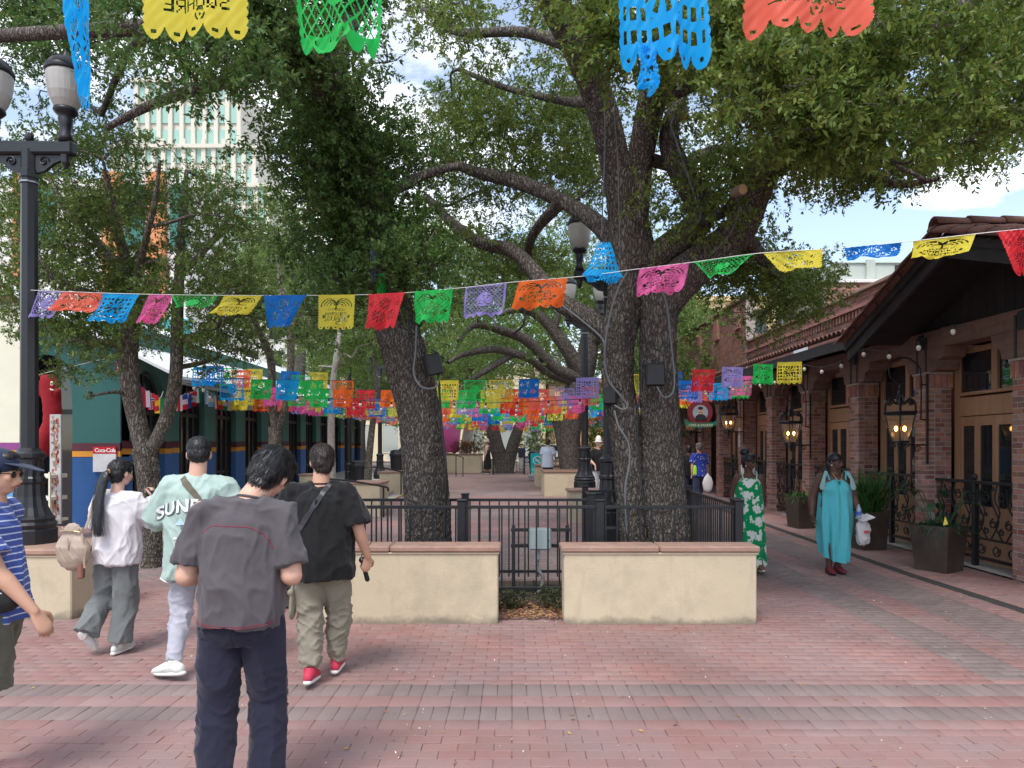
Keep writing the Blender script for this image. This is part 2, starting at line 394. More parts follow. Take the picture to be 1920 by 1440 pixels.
while y < 24.5:
    inb = None
    for a, b in ((4.44, 4.67), (4.67, 4.87), (4.87, 5.11)):
        if abs(y - a) < 0.02 or (a <= y < b): inb = (a, b)
    half = 0.80 * y + 1.0
    xl = max(-half, -9.5); xr = min(half, 6.45)
    if inb and abs(y - inb[0]) < 0.06:
        d = inb[1] - inb[0]; w = 0.1025 if inb[0] != 4.67 else 0.205
        x = math.floor(xl / w) * w
        while x < xr: pl.append((x + w/2, y + d/2, w, d, 1 if inb[0] != 4.67 else 0)); x += w
        y += d; row += 1; continue
    nxt = min([e for e in (4.44, 5.11) if e > y + 1e-3] + [1e9])
    d = PD if nxt - y > PD * 1.5 else nxt - y
    x = math.floor(xl / PW) * PW + (PW / 2 if row % 2 else 0)
    while x < xr:
        cx_, w = x + PW/2, PW
        gr = 1 if (greyx(cx_, y) or (y > 11.6 and band_y(y))) else 0
        # the centre of the plaza beyond the fence is paved greyer
        if y > 9.2 and abs(cx_ + 1.2) < 4.6 and (int((y - 9.2) / 3.2) % 2 == 0): gr = 1 if random.random() < 0.93 else gr
        if y > 5.1 and 3.2 < x < 5.6:
            seg_ = [x] + [c_ for c_ in (3.5, 3.92, 4.32, 4.95, 5.26, 5.44) if x + .004 < c_ < x + w - .004] + [x + w]
            for a_, b_ in zip(seg_[:-1], seg_[1:]):
                m_ = (a_ + b_)/2
                if 5.26 <= m_ < 5.44 and y > 6.2: continue
                pl.append((m_, y + d/2, b_ - a_, d, 1 if greyx(m_, y) else (gr if not greyx(cx_, y) else 0)))
        else: pl.append((cx_, y + d/2, w, d, gr))
        x += PW
    y += d; row += 1
pl = np.array(pl)
def inview(x, y):
    return abs(x) < 0.73 * y + 0.15 and y > 3.15
vis = [i for i in range(len(pl)) if inview(pl[i, 0], pl[i, 1])]
vis.sort(key=lambda i: pl[i, 1])
near = set(vis[:300])
unit = MB(); unit.box((-0.5, -0.5, -0.03), (0.5, 0.5, 0.0))
# unit paver with a worn bevelled arris
def paver_mesh(name, w, d, m):
    e = 0.004; a, b = w/2 - GAP/2, d/2 - GAP/2
    vs = [(-a,-b,-0.02),(a,-b,-0.02),(a,b,-0.02),(-a,b,-0.02),(-a,-b,-e*0.6),(a,-b,-e*0.6),(a,b,-e*0.6),(-a,b,-e*0.6),(-a+e,-b+e,0),(a-e,-b+e,0),(a-e,b-e,0),(-a+e,b-e,0)]
    fs = [(8,9,10,11)] + [(i, (i+1)%4, 4+(i+1)%4, 4+i) for i in range(4)] + [(4+i, 4+(i+1)%4, 8+(i+1)%4, 8+i) for i in range(4)]
    me = MB().add(vs, fs).mesh(name); me.materials.append(m); return me
pm = {}
for i in near:
    x, y, w, d, g_ = pl[i]; k = (round(w, 3), round(d, 3), int(g_))
    if k not in pm: pm[k] = paver_mesh('paver', w, d, M_gpaver if g_ else M_paver)
    o = bpy.data.objects.new('paver', pm[k]); COL.objects.link(o); o.parent = pavement
    o.location = (x, y, random.uniform(-0.0015, 0.0015)); o.rotation_euler = (random.gauss(0, 0.003), random.gauss(0, 0.003), random.gauss(0, 0.004))
def paver_stuff(sel, name, m):
    A = pl[sel]; n = len(A); x, y, w, d = A[:, 0], A[:, 1], A[:, 2], A[:, 3]
    z = np.clip((y - 9.5) * 0.016, 0, 0.36) + np.random.uniform(-0.002, 0.002, n)
    a, b = w/2 - GAP/2, d/2 - GAP/2; e = 0.004
    sx = np.array([-1, 1, 1, -1]); sy = np.array([-1, -1, 1, 1])
    lo = np.stack([x[:, None] + sx*a[:, None], y[:, None] + sy*b[:, None], np.repeat((z - 0.012)[:, None], 4, 1)], -1)
    mi = lo.copy(); mi[..., 2] = (z - e*0.6)[:, None]
    tl = np.random.normal(0, 0.0009, (n, 4))
    hi = np.stack([x[:, None] + sx*(a - e)[:, None], y[:, None] + sy*(b - e)[:, None], z[:, None] + tl], -1)
    Vv = np.concatenate([lo, mi, hi], 1).reshape(-1, 3)
    base = np.arange(n)[:, None, None] * 12
    fs = [(8,9,10,11)] + [(i, (i+1)%4, 4+(i+1)%4, 4+i) for i in range(4)] + [(4+i, 4+(i+1)%4, 8+(i+1)%4, 8+i) for i in range(4)]
    Ff = (base + np.array(fs)[None]).reshape(-1, 4)
    o = put(name, np_mesh(name, Vv, Ff), m, pavement); tag(o, kind='stuff'); return o
rest = np.array([i for i in range(len(pl)) if i not in near])
paver_stuff(rest[pl[rest, 4] == 0], 'paver', M_paver); paver_stuff(rest[pl[rest, 4] == 1], 'paver', M_gpaver)
# slot drain along the right side: dark iron grate sunk in the paving
dr = MB()
for k in range(120):
    y0 = 6.25 + k * 0.15
    dr.box((5.27, y0, gz(y0) - 0.012), (5.43, y0 + 0.135, gz(y0) + 0.001), bev=0.004)
o = dr.build('slot_drain', mat('dark drain iron', (0.05, 0.047, 0.045), rough=0.7, var=0.25, vscale=9))
tag(o, 'dark narrow slot drain running along the paving before the brick restaurant', 'drain')

# ---------------------------------------------------------------- planters with caps
def wall_planter(x0, x1, y0, y1, h, label, cap=0.05, over=0.03, z0=0.0, mcap=None, group=None, joints=()):
    t = thing('planter_wall', label, 'planter', ((x0+x1)/2, y0, z0), group=group)
    b = MB(); b.box((x0, y0, z0 - 0.02), (x1, y1, z0 + h - cap), bev=0.012); o = b.build('stucco_wall', M_cream, t)
    e = MB(); e.box((x0 - 0.012, y0 - 0.012, z0 + h - cap - 0.022), (x1 + 0.012, y1 + 0.012, z0 + h - cap - 0.001), bev=0.004); e.build('stucco_band', M_cream, t)
    xs = [x0 - over] + list(joints) + [x1 + over]
    for i in range(len(xs) - 1):
        c = MB(); c.box((xs[i] + 0.003, y0 - over, z0 + h - cap), (xs[i+1] - 0.003, y1 + over, z0 + h), bev=0.014); c.build('cap_stone', mcap or M_cap, t)
    return t
wall_planter(0.50, 2.36, 6.84, 7.12, 0.755, 'long cream stucco planter wall with salmon cap below the twin oak trunks', joints=(1.42,), cap=0.06)
wall_planter(-2.05, -0.135, 6.86, 7.14, 0.755, 'cream stucco planter wall with salmon cap behind the man in the black T-shirt', joints=(-1.18,), cap=0.06)
wall_planter(-7.5, -4.36, 7.02, 7.85, 0.70, 'cream stucco planter wall under the tall black lamp post at far left', joints=(-5.6,), cap=0.06)
M_brn = mat('brown cap stone', (0.20, 0.115, 0.08), rough=0.8, var=0.2, vscale=5)
for x0, x1, y0, l in ((1.0, 3.2, 22.0, 'nearest'), (0.9, 3.2, 26.5, 'middle'), (0.95, 3.3, 33.0, 'farthest')):
    wall_planter(x0, x1, y0, y0 + 2.2, 0.78, l + ' of the three cream planters with brown caps in mid plaza', z0=gz(y0), mcap=M_brn, group='cream planters receding in mid plaza')
wall_planter(1.22, 2.6, 15.2, 15.9, 0.72, 'cream planter with salmon cap just in front of the distant lamp base', z0=gz(15))
wall_planter(-3.75, -3.05, 16.4, 17.5, 0.8, 'square cream pillar with salmon cap at the foot of the ramp rail', z0=gz(16.4))
wall_planter(-4.3, -3.45, 23.0, 24.4, 0.72, 'cream block with salmon cap right behind the left oak trunk', z0=gz(23))
wall_planter(-6.3, -5.8, 21.0, 21.6, 0.75, 'small cream pillar beside the black lamp base on the left terrace', z0=gz(21))
wall_planter(-4.35, -1.7, 38.5, 41.5, 1.0, 'wide cream planter wall holding shrubs and the pink pot far back', z0=gz(38), mcap=M_brn)
wall_planter(-6.9, -6.15, 13.0, 14.0, 0.72, 'low cream wall behind the slim tree at left', z0=gz(12))
wall_planter(-1.55, 0.2, 40.6, 42.0, 0.7, 'low cream wall with dark cap by the far forked oak', z0=gz(40), mcap=M_brn)

# raised left terrace with yellow-edged kerbs
M_yel = mat('yellow painted kerb', (0.55, 0.40, 0.08), rough=0.8, var=0.25, vscale=9)
terr = MB(); terr.add([(-8.0, 14.6, 0.10), (-4.6, 14.6, 0.10), (-4.0, 34, 0.62), (-8.0, 34, 0.62), (-8.0, 14.6, 0), (-4.6, 14.6, 0), (-4.0, 34, 0.3), (-8.0, 34, 0.3)],
        [(0, 1, 2, 3), (4, 5, 1, 0), (5, 6, 2, 1), (6, 7, 3, 2)])
struct(terr.build('terrace', M_conc))
stp = MB()
for k in range(3):
    stp.box((-4.5 + 0.35*k, 17.6, 0), (-4.15 + 0.35*k, 22.8, 0.46 - 0.12*k), bev=0.01)
o = stp.build('steps', M_conc); struct(o)
for k in range(3):
    e = MB(); e.box((-4.19 + 0.35*k, 17.6, 0.461 - 0.12*k), (-4.146 + 0.35*k, 22.8, 0.466 - 0.12*k)); e.build('step_edge', M_yel, o)

def hand_rail(pts, label, posts):
    t = thing('hand_rail', label, 'handrail', pts[0])
    MB().tube(spline(pts, 4), 0.022, 8).build('rail', M_iron, t)
    for p in posts: MB().tube([(p[0], p[1], gz(p[1])), p], 0.022, 8).build('post', M_iron, t)
hand_rail([P(598, 897, 15.5), P(650, 901, 15.8), P(718, 912, 16.3), P(728, 917, 16.4), P(727, 921, 16.4)], 'black curved handrail ending above the square cream pillar', [P(719, 913, 16.3), P(602, 898, 15.6)])
hand_rail([P(692, 877, 21), P(710, 876, 21.5), P(750, 884, 22.5), P(760, 888, 23)], 'short black handrail beside the leaning slim trunk', [P(696, 876, 21), P(752, 885, 22.5)])
hand_rail([P(838, 849, 33), P(866, 857, 33), P(870, 861, 33)], 'thin dark handrail before the far cream wall', [P(855, 855, 33), P(868, 860, 33)])

# ---------------------------------------------------------------- picket fences round the oaks
def fence(runs, h, label, sp=0.125, z0=0.0, skip=()):
    t = thing('picket_fence', label, 'fence', (runs[0][0][0], runs[0][0][1], z0))
    for ri_, (a, b) in enumerate(runs):
        first = ri_ == 0 or runs[ri_-1][1] != a
        a = Vector((a[0], a[1], 0)); b = Vector((b[0], b[1], 0)); L = (b - a).length; d = (b - a) / L
        mt = Matrix.Translation((a.x, a.y, z0)) @ Matrix.Rotation(math.atan2(d.y, d.x), 4, 'Z')
        for z in (h - 0.035, 0.12):
            MB().box((0, -0.018, z - 0.018), (L, 0.018, z + 0.018), bev=0.003, mtx=mt).build('rail', M_iron, t)
        n = max(1, round(L / sp))
        for k in range(n):
            x = (k + 0.5) * L / n
            MB().box((x - 0.009, -0.009, 0.05), (x + 0.009, 0.009, h - 0.055), mtx=mt).build('picket', M_iron, t)
        np_ = max(1, round(L / 2.4))
        for k in range(0 if (a, b) is None or first else 1, np_ + 1):
            x = k * L / np_
            MB().box((x - 0.045, -0.045, 0), (x + 0.045, 0.045, h + 0.03), bev=0.004, mtx=mt).box((x - 0.055, -0.055, h + 0.03), (x + 0.055, 0.055, h + 0.05), bev=0.006, mtx=mt).build('post', M_iron, t)
    return t
fence([((-3.0, 8.0), (-0.57, 8.0)), ((-0.57, 8.0), (0.99, 8.0)), ((0.99, 8.0), (2.55, 8.0))], 1.07, 'black picket fence directly behind the cream planter walls')
fence([((2.56, 8.14), (2.68, 10.8))], 1.08, 'black picket fence side panel running back beside the green dress', sp=0.11)
fence([((-3.0, 9.1), (-0.60, 9.1)), ((-0.60, 9.1), (1.02, 9.1))], 1.07, 'second black picket fence standing behind the left oak trunk')
fence([((1.12, 9.25), (1.12, 10.9)), ((1.12, 10.9), (2.58, 10.95))], 1.07, 'black picket fence closing the bed behind the twin oak trunks', sp=0.11)
fence([((-0.95, 36.0), (0.62, 36.0))], 1.15, 'dark picket fence round the far forked oak', z0=gz(36), sp=0.15)
# soil bed in the fenced area and ground cover in the gap
bed = MB(); bed.add([(-3, 7.5, 0.02), (2.5, 7.5, 0.02), (2.6, 9.0, 0.02), (-3, 9.0, 0.02)], [(0, 1, 2, 3)]); struct(bed.build('soil_bed', M_soil))
# ================================================================== right: brick restaurant arcade
M_brick = mat('old red brick', (0.31, 0.135, 0.098), rough=0.85, var=0.28, vscale=9, bump=0.5, bscale=60, objvar=0.36, hue=0.014, island=True, sat=0.3,
              dirt=((0.50, 0.43, 0.39), 5.5, 0.63, 0.67), bdist=0.006)
M_brickf = mat('red facade brick', (0.29, 0.125, 0.092), rough=0.88, var=0.15, vscale=3, bump=0.3, bscale=60, objvar=0.24, hue=0.012, island=True, sat=0.2)
M_mort = mat('mortar', (0.36, 0.31, 0.28), rough=0.95, var=0.2, vscale=12, bump=0.5, bscale=90)
M_timber = mat('brown timber beam', (0.19, 0.11, 0.085), rough=0.7, var=0.25, vscale=3, bump=0.3, bscale=12, stretch=(1, 0.25, 4), dirt=((0.09, 0.05, 0.04), 5, 0.5, 0.8))
M_dark = mat('dark stained wood', (0.028, 0.024, 0.026), rough=0.7, var=0.3, vscale=5, bump=0.3, bscale=14, stretch=(1, 1, 0.3), objvar=0.2)
M_honey = mat('honey coloured door wood', (0.38, 0.21, 0.12), rough=0.5, var=0.2, vscale=3, bump=0.15, bscale=14, stretch=(4, 4, 0.5), objvar=0.1)
M_red = mat('dark red timber', (0.12, 0.045, 0.035), rough=0.7, var=0.25, vscale=5)
M_glass = glass('window glass', (0.020, 0.022, 0.026), 0.03)  # dark pane colour stands in for the unlit rooms behind
M_tile = mat('clay roof tile', (0.20, 0.095, 0.075), rough=0.85, var=0.3, vscale=7, bump=0.5, bscale=30, objvar=0.22, hue=0.012, island=True, dirt=((0.10, 0.065, 0.055), 4, 0.5, 0.75))
M_terra = mat('terracotta panel', (0.30, 0.13, 0.07), rough=0.8, var=0.2, vscale=4)

rest_b = thing('brick_restaurant', 'brick arcaded restaurant with honey wood doors and clay tiled gable on the right', 'building', (6.45, 9.0, 0))
FX = 6.45; SPC = 2.21; Y0 = 9.16
fl = MB(); fl.add([(FX - 0.02, 4, 0.03), (11, 4, 0.03), (11, 9.5, 0.03), (FX - 0.02, 9.5, 0.03), (11, 40, 0.39), (FX - 0.02, 40, 0.39)], [(0, 1, 2, 3), (3, 2, 4, 5)])
fl.build('floor', M_conc, rest_b)
ch = 0.0735; bh = 0.0615
brick_meshes = {}
def brick_mesh(w, d, h):
    k = (round(w, 3), round(d, 3), round(h, 3))
    if k not in brick_meshes:
        me = MB().box((-w/2, -d/2, -h/2), (w/2, d/2, h/2), bev=0.006).mesh('brick'); me.materials.append(M_brick); brick_meshes[k] = me
    return brick_meshes[k]
nb = 0
for ci in range(-2, 12):
    yf = Y0 + SPC * ci; yn = yf - 0.38; z0 = gz(yf); x0, x1 = FX, FX + 0.36
    core = MB(); core.box((x0 + 0.006, yn + 0.006, z0), (x1 - 0.006, yf - 0.006, z0 + 2.83)); col_ = core.build('column', M_mort, rest_b)
    bl = []
    for r in range(35):
        z = z0 + 0.01 + r * ch + bh / 2; od = r % 2
        ys = [yn, yn + 0.19, yf] if od else [yn, yn + 0.095, yn + 0.285, yf]
        for a, b in zip(ys[:-1], ys[1:]): bl.append((x0 + 0.05, (a + b)/2, z, 0.1, b - a - 0.011, bh))
        xs = [x0 + 0.1, x0 + 0.26, x1] if od else [x0 + 0.1, x0 + 0.19, x1]
        for a, b in zip(xs[:-1], xs[1:]):
            bl.append(((a + b)/2, yn + 0.05, z, b - a - 0.011, 0.1, bh))
            if ci < 3: bl.append(((a + b)/2, yf - 0.05, z, b - a - 0.011, 0.1, bh))
    for k in range(5):   # soldier course of the capital
        a = yn - 0.02 + k * 0.084
        bl.append((x0 + 0.035, a + 0.042, z0 + 2.70, 0.1, 0.073, 0.21))
    for k in range(3):
        a = x0 + 0.09 + k * 0.095; bl.append((a + 0.047, yn + 0.03, z0 + 2.70, 0.084, 0.1, 0.21))
    MB().box((x0 - 0.03, yn - 0.03, z0 + 2.81), (x1, yf + 0.03, z0 + 2.845), bev=0.006).build('column_cap', M_mort, col_)
    if ci in (0, 1):
        stuff = MB()
        for (x, y, z, w, d, h) in bl:
            if nb < 300 and z > 0.0:
                o = bpy.data.objects.new('brick', brick_mesh(w, d, h)); COL.objects.link(o); o.parent = col_
                o.location = Vector((x, y, z)) + Vector((random.gauss(0, 0.0015), random.gauss(0, 0.0015), 0)) ; nb += 1
            else: stuff.box((x - w/2, y - d/2, z - h/2), (x + w/2, y + d/2, z + h/2), bev=0.006)
        if stuff.v: tag(stuff.build('brick', M_brick, col_), kind='stuff')
    else:
        stuff = MB()
        for (x, y, z, w, d, h) in bl: stuff.box((x - w/2, y - d/2, z - h/2), (x + w/2, y + d/2, z + h/2), bev=0.005 if ci < 5 else 0)
        tag(stuff.build('brick', M_brick, col_), kind='stuff')
    # timber corbel stepping out on each side of the column
    cb = MB(); prof = [(-0.60, 0.36), (-0.55, 0.20), (-0.42, 0.16), (-0.38, 0.02), (-0.21, 0.0), (0.21, 0.0), (0.38, 0.02), (0.42, 0.16), (0.55, 0.20), (0.60, 0.36)]
    cb.prism(prof, (x0 + 0.0, (yn + yf)/2, z0 + 2.845), (0, 1, 0), (0, 0, 1), (0.34, 0, 0)); cb.build('corbel', M_timber, rest_b)
    cb = MB()
    for s_ in (-1, 1): cb.box((x0 - 0.012, (yn+yf)/2 + s_*0.12 - 0.02, z0 + 2.85), (x0 - 0.002, (yn+yf)/2 + s_*0.12 + 0.02, z0 + 3.4), bev=0.002)
    cb.box((x0 - 0.02, (yn+yf)/2 - 0.07, z0 + 3.2), (x0 - 0.001, (yn+yf)/2 + 0.07, z0 + 3.44), bev=0.003)
    cb.build('iron_strap', M_iron, rest_b)
    # beam over the bay
    z1 = gz(yf + SPC)
    bm = MB(); bm.add([(x0 + 0.01, yf - 0.19, z0 + 3.205), (x0 + 0.33, yf - 0.19, z0 + 3.205), (x0 + 0.33, yf + 2.015, z1 + 3.205), (x0 + 0.01, yf + 2.015, z1 + 3.205),
            (x0 + 0.01, yf - 0.19, z0 + 3.47), (x0 + 0.33, yf - 0.19, z0 + 3.47), (x0 + 0.33, yf + 2.015, z1 + 3.47), (x0 + 0.01, yf + 2.015, z1 + 3.47)],
            [(0,3,2,1),(4,5,6,7),(0,1,5,4),(1,2,6,5),(2,3,7,6),(3,0,4,7)]); bm.build('beam', M_timber, rest_b)
    # the bay between this column and the next one: door wall set back
    a, b = yf + 0.0, yf + SPC - 0.38; wx = FX + 0.40
    if ci == 6 or ci == 7:      # open dark doorway under the round sign
        MB().box((wx + 1.2, a - 0.2, z0), (wx + 1.3, b + 0.2, z0 + 3.3)).build('back_wall', M_red, rest_b); continue
    fr = MB(); fr.box((wx, a + 0.0, z0), (wx + 0.09, a + 0.13, z0 + 3.2)); fr.box((wx, b - 0.13, z0), (wx + 0.09, b, z0 + 3.2))
    fr.build('door_jamb', M_honey, rest_b)
    MB().box((wx - 0.015, a + 0.13, z0 + 2.18), (wx + 0.10, b - 0.13, z0 + 2.46), bev=0.006).build('header', M_honey, rest_b)
    MB().box((wx - 0.02, a + 0.13, z0 + 2.49), (wx + 0.08, b - 0.13, z0 + 2.54), bev=0.004).build('sill', M_honey, rest_b)
    MB().box((wx, a + 0.13, z0 + 3.12), (wx + 0.09, b - 0.13, z0 + 3.2)).build('head_rail', M_honey, rest_b)
    m0 = (a + b) / 2
    MB().box((wx - 0.01, m0 - 0.06, z0 + 2.54), (wx + 0.08, m0 + 0.06, z0 + 3.12), bev=0.004).build('mullion', M_honey, rest_b)
    for (p, q) in ((a + 0.13, m0 - 0.06), (m0 + 0.06, b - 0.13)):
        MB().box((wx + 0.03, p, z0 + 2.54), (wx + 0.045, q, z0 + 3.12)).build('transom_pane', M_glass, rest_b)
    # low wall / door leaves
    n = 4; w = (b - a - 0.26) / n
    for k in range(n):
        p = a + 0.13 + k * w; q = p + w
        d_ = MB(); d_.box((wx + 0.005, p + 0.004, z0 + 0.03), (wx + 0.055, p + 0.06, z0 + 2.17), bev=0.004); d_.box((wx + 0.005, q - 0.06, z0 + 0.03), (wx + 0.055, q - 0.004, z0 + 2.17), bev=0.004)
        d_.box((wx + 0.007, p + 0.06, z0 + 2.03), (wx + 0.053, q - 0.06, z0 + 2.17), bev=0.003); d_.box((wx + 0.007, p + 0.06, z0 + 0.03), (wx + 0.053, q - 0.06, z0 + 0.85), bev=0.003)
        leaf = d_.build('door', M_honey, rest_b)
        MB().box((wx + 0.025, p + 0.06, z0 + 0.85), (wx + 0.035, q - 0.06, z0 + 2.03)).build('pane', M_glass, leaf)
    if ci < 6:
        # wrought iron railing with scrolls between the columns
        rl = MB(); zt = z0 + 1.22
        rl.box((FX + 0.10, a, zt - 0.025), (FX + 0.16, b, zt + 0.02), bev=0.006); rl.box((FX + 0.115, a, z0 + 0.42), (FX + 0.145, b, z0 + 0.45)); rl.box((FX + 0.11, a, z0 + 0.14), (FX + 0.15, b, z0 + 0.18))
        rl.build('railing', M_iron, rest_b)
        pm_ = MB(); pm_.box((FX + 0.09, m0 - 0.035, z0), (FX + 0.16, m0 + 0.035, zt), bev=0.004); pm_.ell((FX + 0.125, m0, zt + 0.07), (0.035, 0.035, 0.05), seg=8, rings=6); pm_.build('railing_post', M_iron, rest_b)
        sc = MB(); rr = random.Random(ci)
        def scroll(cy, cz, r, turns, s_, a0):
            pts = []
            for i in range(int(9 * turns)):
                t = i / 9; rad = r * (1 - 0.72 * t / turns); an = a0 + s_ * t * 2 * math.pi
                pts.append((FX + 0.125, cy + rad * math.cos(an), cz + rad * math.sin(an)))
            sc.tube(pts, 0.011, 5, caps=False)
        seg = (b - a) / 2
        for h_ in range(2):
            for k in range(3):
                cy = a + h_ * seg + seg * (k + 0.5) / 3
                sc.tube(spline([(FX+0.125, cy - 0.10, z0+0.45), (FX+0.125, cy + 0.02, z0+0.62), (FX+0.125, cy - 0.05, z0+0.82), (FX+0.125, cy + 0.05, z0+1.0), (FX+0.125, cy, z0+1.2)], 4), 0.0105, 5, caps=False)
                sc.tube(spline([(FX+0.125, cy + 0.12, z0+0.45), (FX+0.125, cy - 0.03, z0+0.70), (FX+0.125, cy + 0.09, z0+0.92), (FX+0.125, cy + 0.12, z0+1.12)], 4), 0.0105, 5, caps=False)
                scroll(cy - 0.07, z0 + 1.02, 0.075, 1.4, 1, 0.3 + rr.random()); scroll(cy + 0.08, z0 + 0.66, 0.07, 1.4, -1, 1.5); scroll(cy + 0.02, z0 + 0.30, 0.085, 1.5, 1, rr.random()*3)
                scroll(cy - 0.09, z0 + 0.56, 0.05, 1.3, -1, rr.random()*3)
                for q in range(3): sc.ell((FX+0.125, cy + rr.uniform(-.1, .1), z0 + rr.uniform(.5, 1.15)), (0.012, 0.026, 0.035), seg=6, rings=4)
        sc.build('scrollwork', M_iron, rest_b)
# warm hanging lamps seen inside, behind the upper panes
# wall above the arcade, dark boards of the gable
body = MB(); body.box((FX + 1.4, 4, 0.0), (FX + 1.5, 38, 3.6)); body.build('inner_wall', M_red, rest_b)
# eaves: rafter underside, fascia and tile rows of the long porch roof
def strip_roof(ya, yb, name):
    za, zb = gz(ya), gz(yb)
    s_ = MB(); s_.add([(5.62, ya, 3.47 + za*0.5), (7.35, ya, 3.75 + za*0.5), (7.35, yb, 3.75 + zb*0.5), (5.62, yb, 3.47 + zb*0.5), (5.62, ya, 3.53 + za*0.5), (7.35, ya, 4.02 + za*0.5), (7.35, yb, 4.02 + zb*0.5), (5.62, yb, 3.53 + zb*0.5)],
        [(0,1,2,3),(7,6,5,4),(0,4,5,1),(1,5,6,2),(2,6,7,3),(3,7,4,0)]); s_.build(name, M_dark, rest_b)
strip_roof(11.35, 32, 'porch_roof')
fs = MB(); fs.add([(5.60, 11.3, 3.36), (5.60, 32, 3.60), (5.60, 32, 3.78), (5.60, 11.3, 3.54), (5.64, 11.3, 3.36), (5.64, 32, 3.60), (5.64, 32, 3.78), (5.64, 11.3, 3.54)], [(0,3,2,1),(4,5,6,7),(0,1,5,4),(3,7,6,2),(0,4,7,3)])
fs.build('fascia', M_dark, rest_b)
# one half-round tile
def tile_mb(L=0.42, r=0.085, t=0.014, r2=0.065):
    m = MB(); n = 7; vs = []
    for (rr_, yy) in ((r, 0), (r2, L)):
        for k in range(n):
            a = math.pi * k / (n - 1); vs.append((rr_ * math.cos(a), yy, rr_ * math.sin(a)))
        for k in range(n):
            a = math.pi * k / (n - 1); vs.append(((rr_ - t) * math.cos(a), yy, (rr_ - t) * math.sin(a)))
    fs_ = []
    for k in range(n - 1):
        fs_.append((k, k+1, 2*n + k + 1, 2*n + k)); fs_.append((n + k, 3*n + k, 3*n + k + 1, n + k + 1)); fs_.append((k, n + k, n + k + 1, k + 1))
        fs_.append((2*n+k, 2*n+k+1, 3*n+k+1, 3*n+k))
    fs_.append((0, 2*n, 3*n, n)); fs_.append((n-1, 2*n-1, 4*n-1, 3*n-1))
    m.add(vs, fs_); return m
tme = tile_mb().mesh('tile', True); tme.materials.append(M_tile)
n_t = 0
def tile_at(p, ex, ey, ez, parent, sc_=1.0):
    global n_t
    M4 = Matrix((( ex[0], ey[0], ez[0], 0), (ex[1], ey[1], ez[1], 0), (ex[2], ey[2], ez[2], 0), (0, 0, 0, 1)))
    if n_t < 290:
        o = bpy.data.objects.new('tile', tme); COL.objects.link(o); o.parent = parent
        o.matrix_local = Matrix.Translation(Vector(p) - wloc(parent)) @ M4 @ Matrix.Scale(sc_, 4); n_t += 1
        return
    me = tile_more; me.add([Matrix.Translation(Vector(p)) @ M4 @ Matrix.Scale(sc_, 4) @ Vector(v) for v in tile_src.v], tile_src.f)
tile_more = MB(); tile_src = tile_mb()
# gable roof over the entrance: ridge runs in +X at y = YR
YR, ZR, XG = 9.15, 4.53, 5.55; YE0, YE1, ZE = 6.2, 11.75, 3.50; sl0 = (ZR - 3.62) / (YR - YE0); sl1 = (ZR - ZE) / (YE1 - YR)
gr = MB()
for (ya, za, yb, zb) in ((YR, ZR - 0.1, YE0, 3.55 - 0.06), (YR, ZR - 0.1, YE1, ZE - 0.1)):
    gr.add([(XG + 0.04, ya, za), (13, ya, za), (13, yb, zb), (XG + 0.04, yb, zb), (XG + 0.04, ya, za + 0.05), (13, ya, za + 0.05), (13, yb, zb + 0.05), (XG + 0.04, yb, zb + 0.05)],
           [(0,1,2,3),(7,6,5,4),(0,3,7,4),(1,5,6,2),(3,2,6,7)])
groof = gr.build('gable_roof', M_dark, rest_b)
for s_, (ye, ze) in enumerate(((YE0, 3.55), (YE1, ZE))):
    d = Vector((0, ye - YR, ze - ZR)); L = d.length; d.normalize(); dn = Vector((0, -d.z, d.y)) if d.y > 0 else Vector((0, d.z, -d.y))
    sg_ = 1 if s_ == 0 else -1
    # barge board along the rake
    bb = MB(); o_ = Vector((XG, YR, ZR - 0.10)); q = o_ + d * L
    for (xo, w0, w1, th) in ((0.0, -0.03, -0.27, 0.05), (-0.05, -0.0, -0.10, 0.045)):
        bb.add([(XG + xo, o_.y, o_.z + w0), (XG + xo, q.y, q.z + w0), (XG + xo, q.y, q.z + w1), (XG + xo, o_.y, o_.z + w1), (XG + xo + th, o_.y, o_.z + w0), (XG + xo + th, q.y, q.z + w0), (XG + xo + th, q.y, q.z + w1), (XG + xo + th, o_.y, o_.z + w1)],
           [(0,1,2,3),(7,6,5,4),(0,4,5,1),(1,5,6,2),(2,6,7,3),(3,7,4,0)])
    bb.build('barge_board', M_dark, rest_b)
    dr_ = MB()
    nblk = int(L / 0.17)
    for k in range(nblk):
        c = o_ + d * (0.1 + k * 0.17); dr_.box((XG - 0.02, c.y - 0.028, c.z - 0.04), (XG + 0.03, c.y + 0.028, c.z + 0.01), bev=0.004)
    tag(dr_.build('dentil_block', M_timber, rest_b), kind='stuff')
    # tiles in courses down the slope; columns of tiles run down, rows along x
    rows = int(L / 0.36) + 1
    nx = 9 if s_ == 0 else 12
    for r_ in range(rows):
        c = Vector((XG, YR, ZR - 0.02)) + d * (r_ * 0.36 + 0.36)
        for k in range(nx):
            x = XG - 0.03 + k * 0.18
            tile_at((x, c.y, c.z + random.uniform(-0.006, 0.006)), (sg_, 0, 0), tuple(-d), tuple(Vector((sg_, 0, 0)).cross(-d)), groof)
    # rake tiles laid along the edge
    for r_ in range(rows):
        c = Vector((XG - 0.09, YR, ZR - 0.03)) + d * (r_ * 0.36 + 0.40)
        tile_at((c.x, c.y, c.z - 0.02), (sg_, 0, 0), tuple(-d), tuple(Vector((sg_, 0, 0)).cross(-d)), groof, 1.15)
for k in range(9):   # ridge caps
    tile_at((XG - 0.12 + k * 0.44, YR, ZR + 0.035 + random.uniform(-.008, .008)), (0, 1, 0), (1, 0, 0), (0, 0, 1), groof, 1.45)
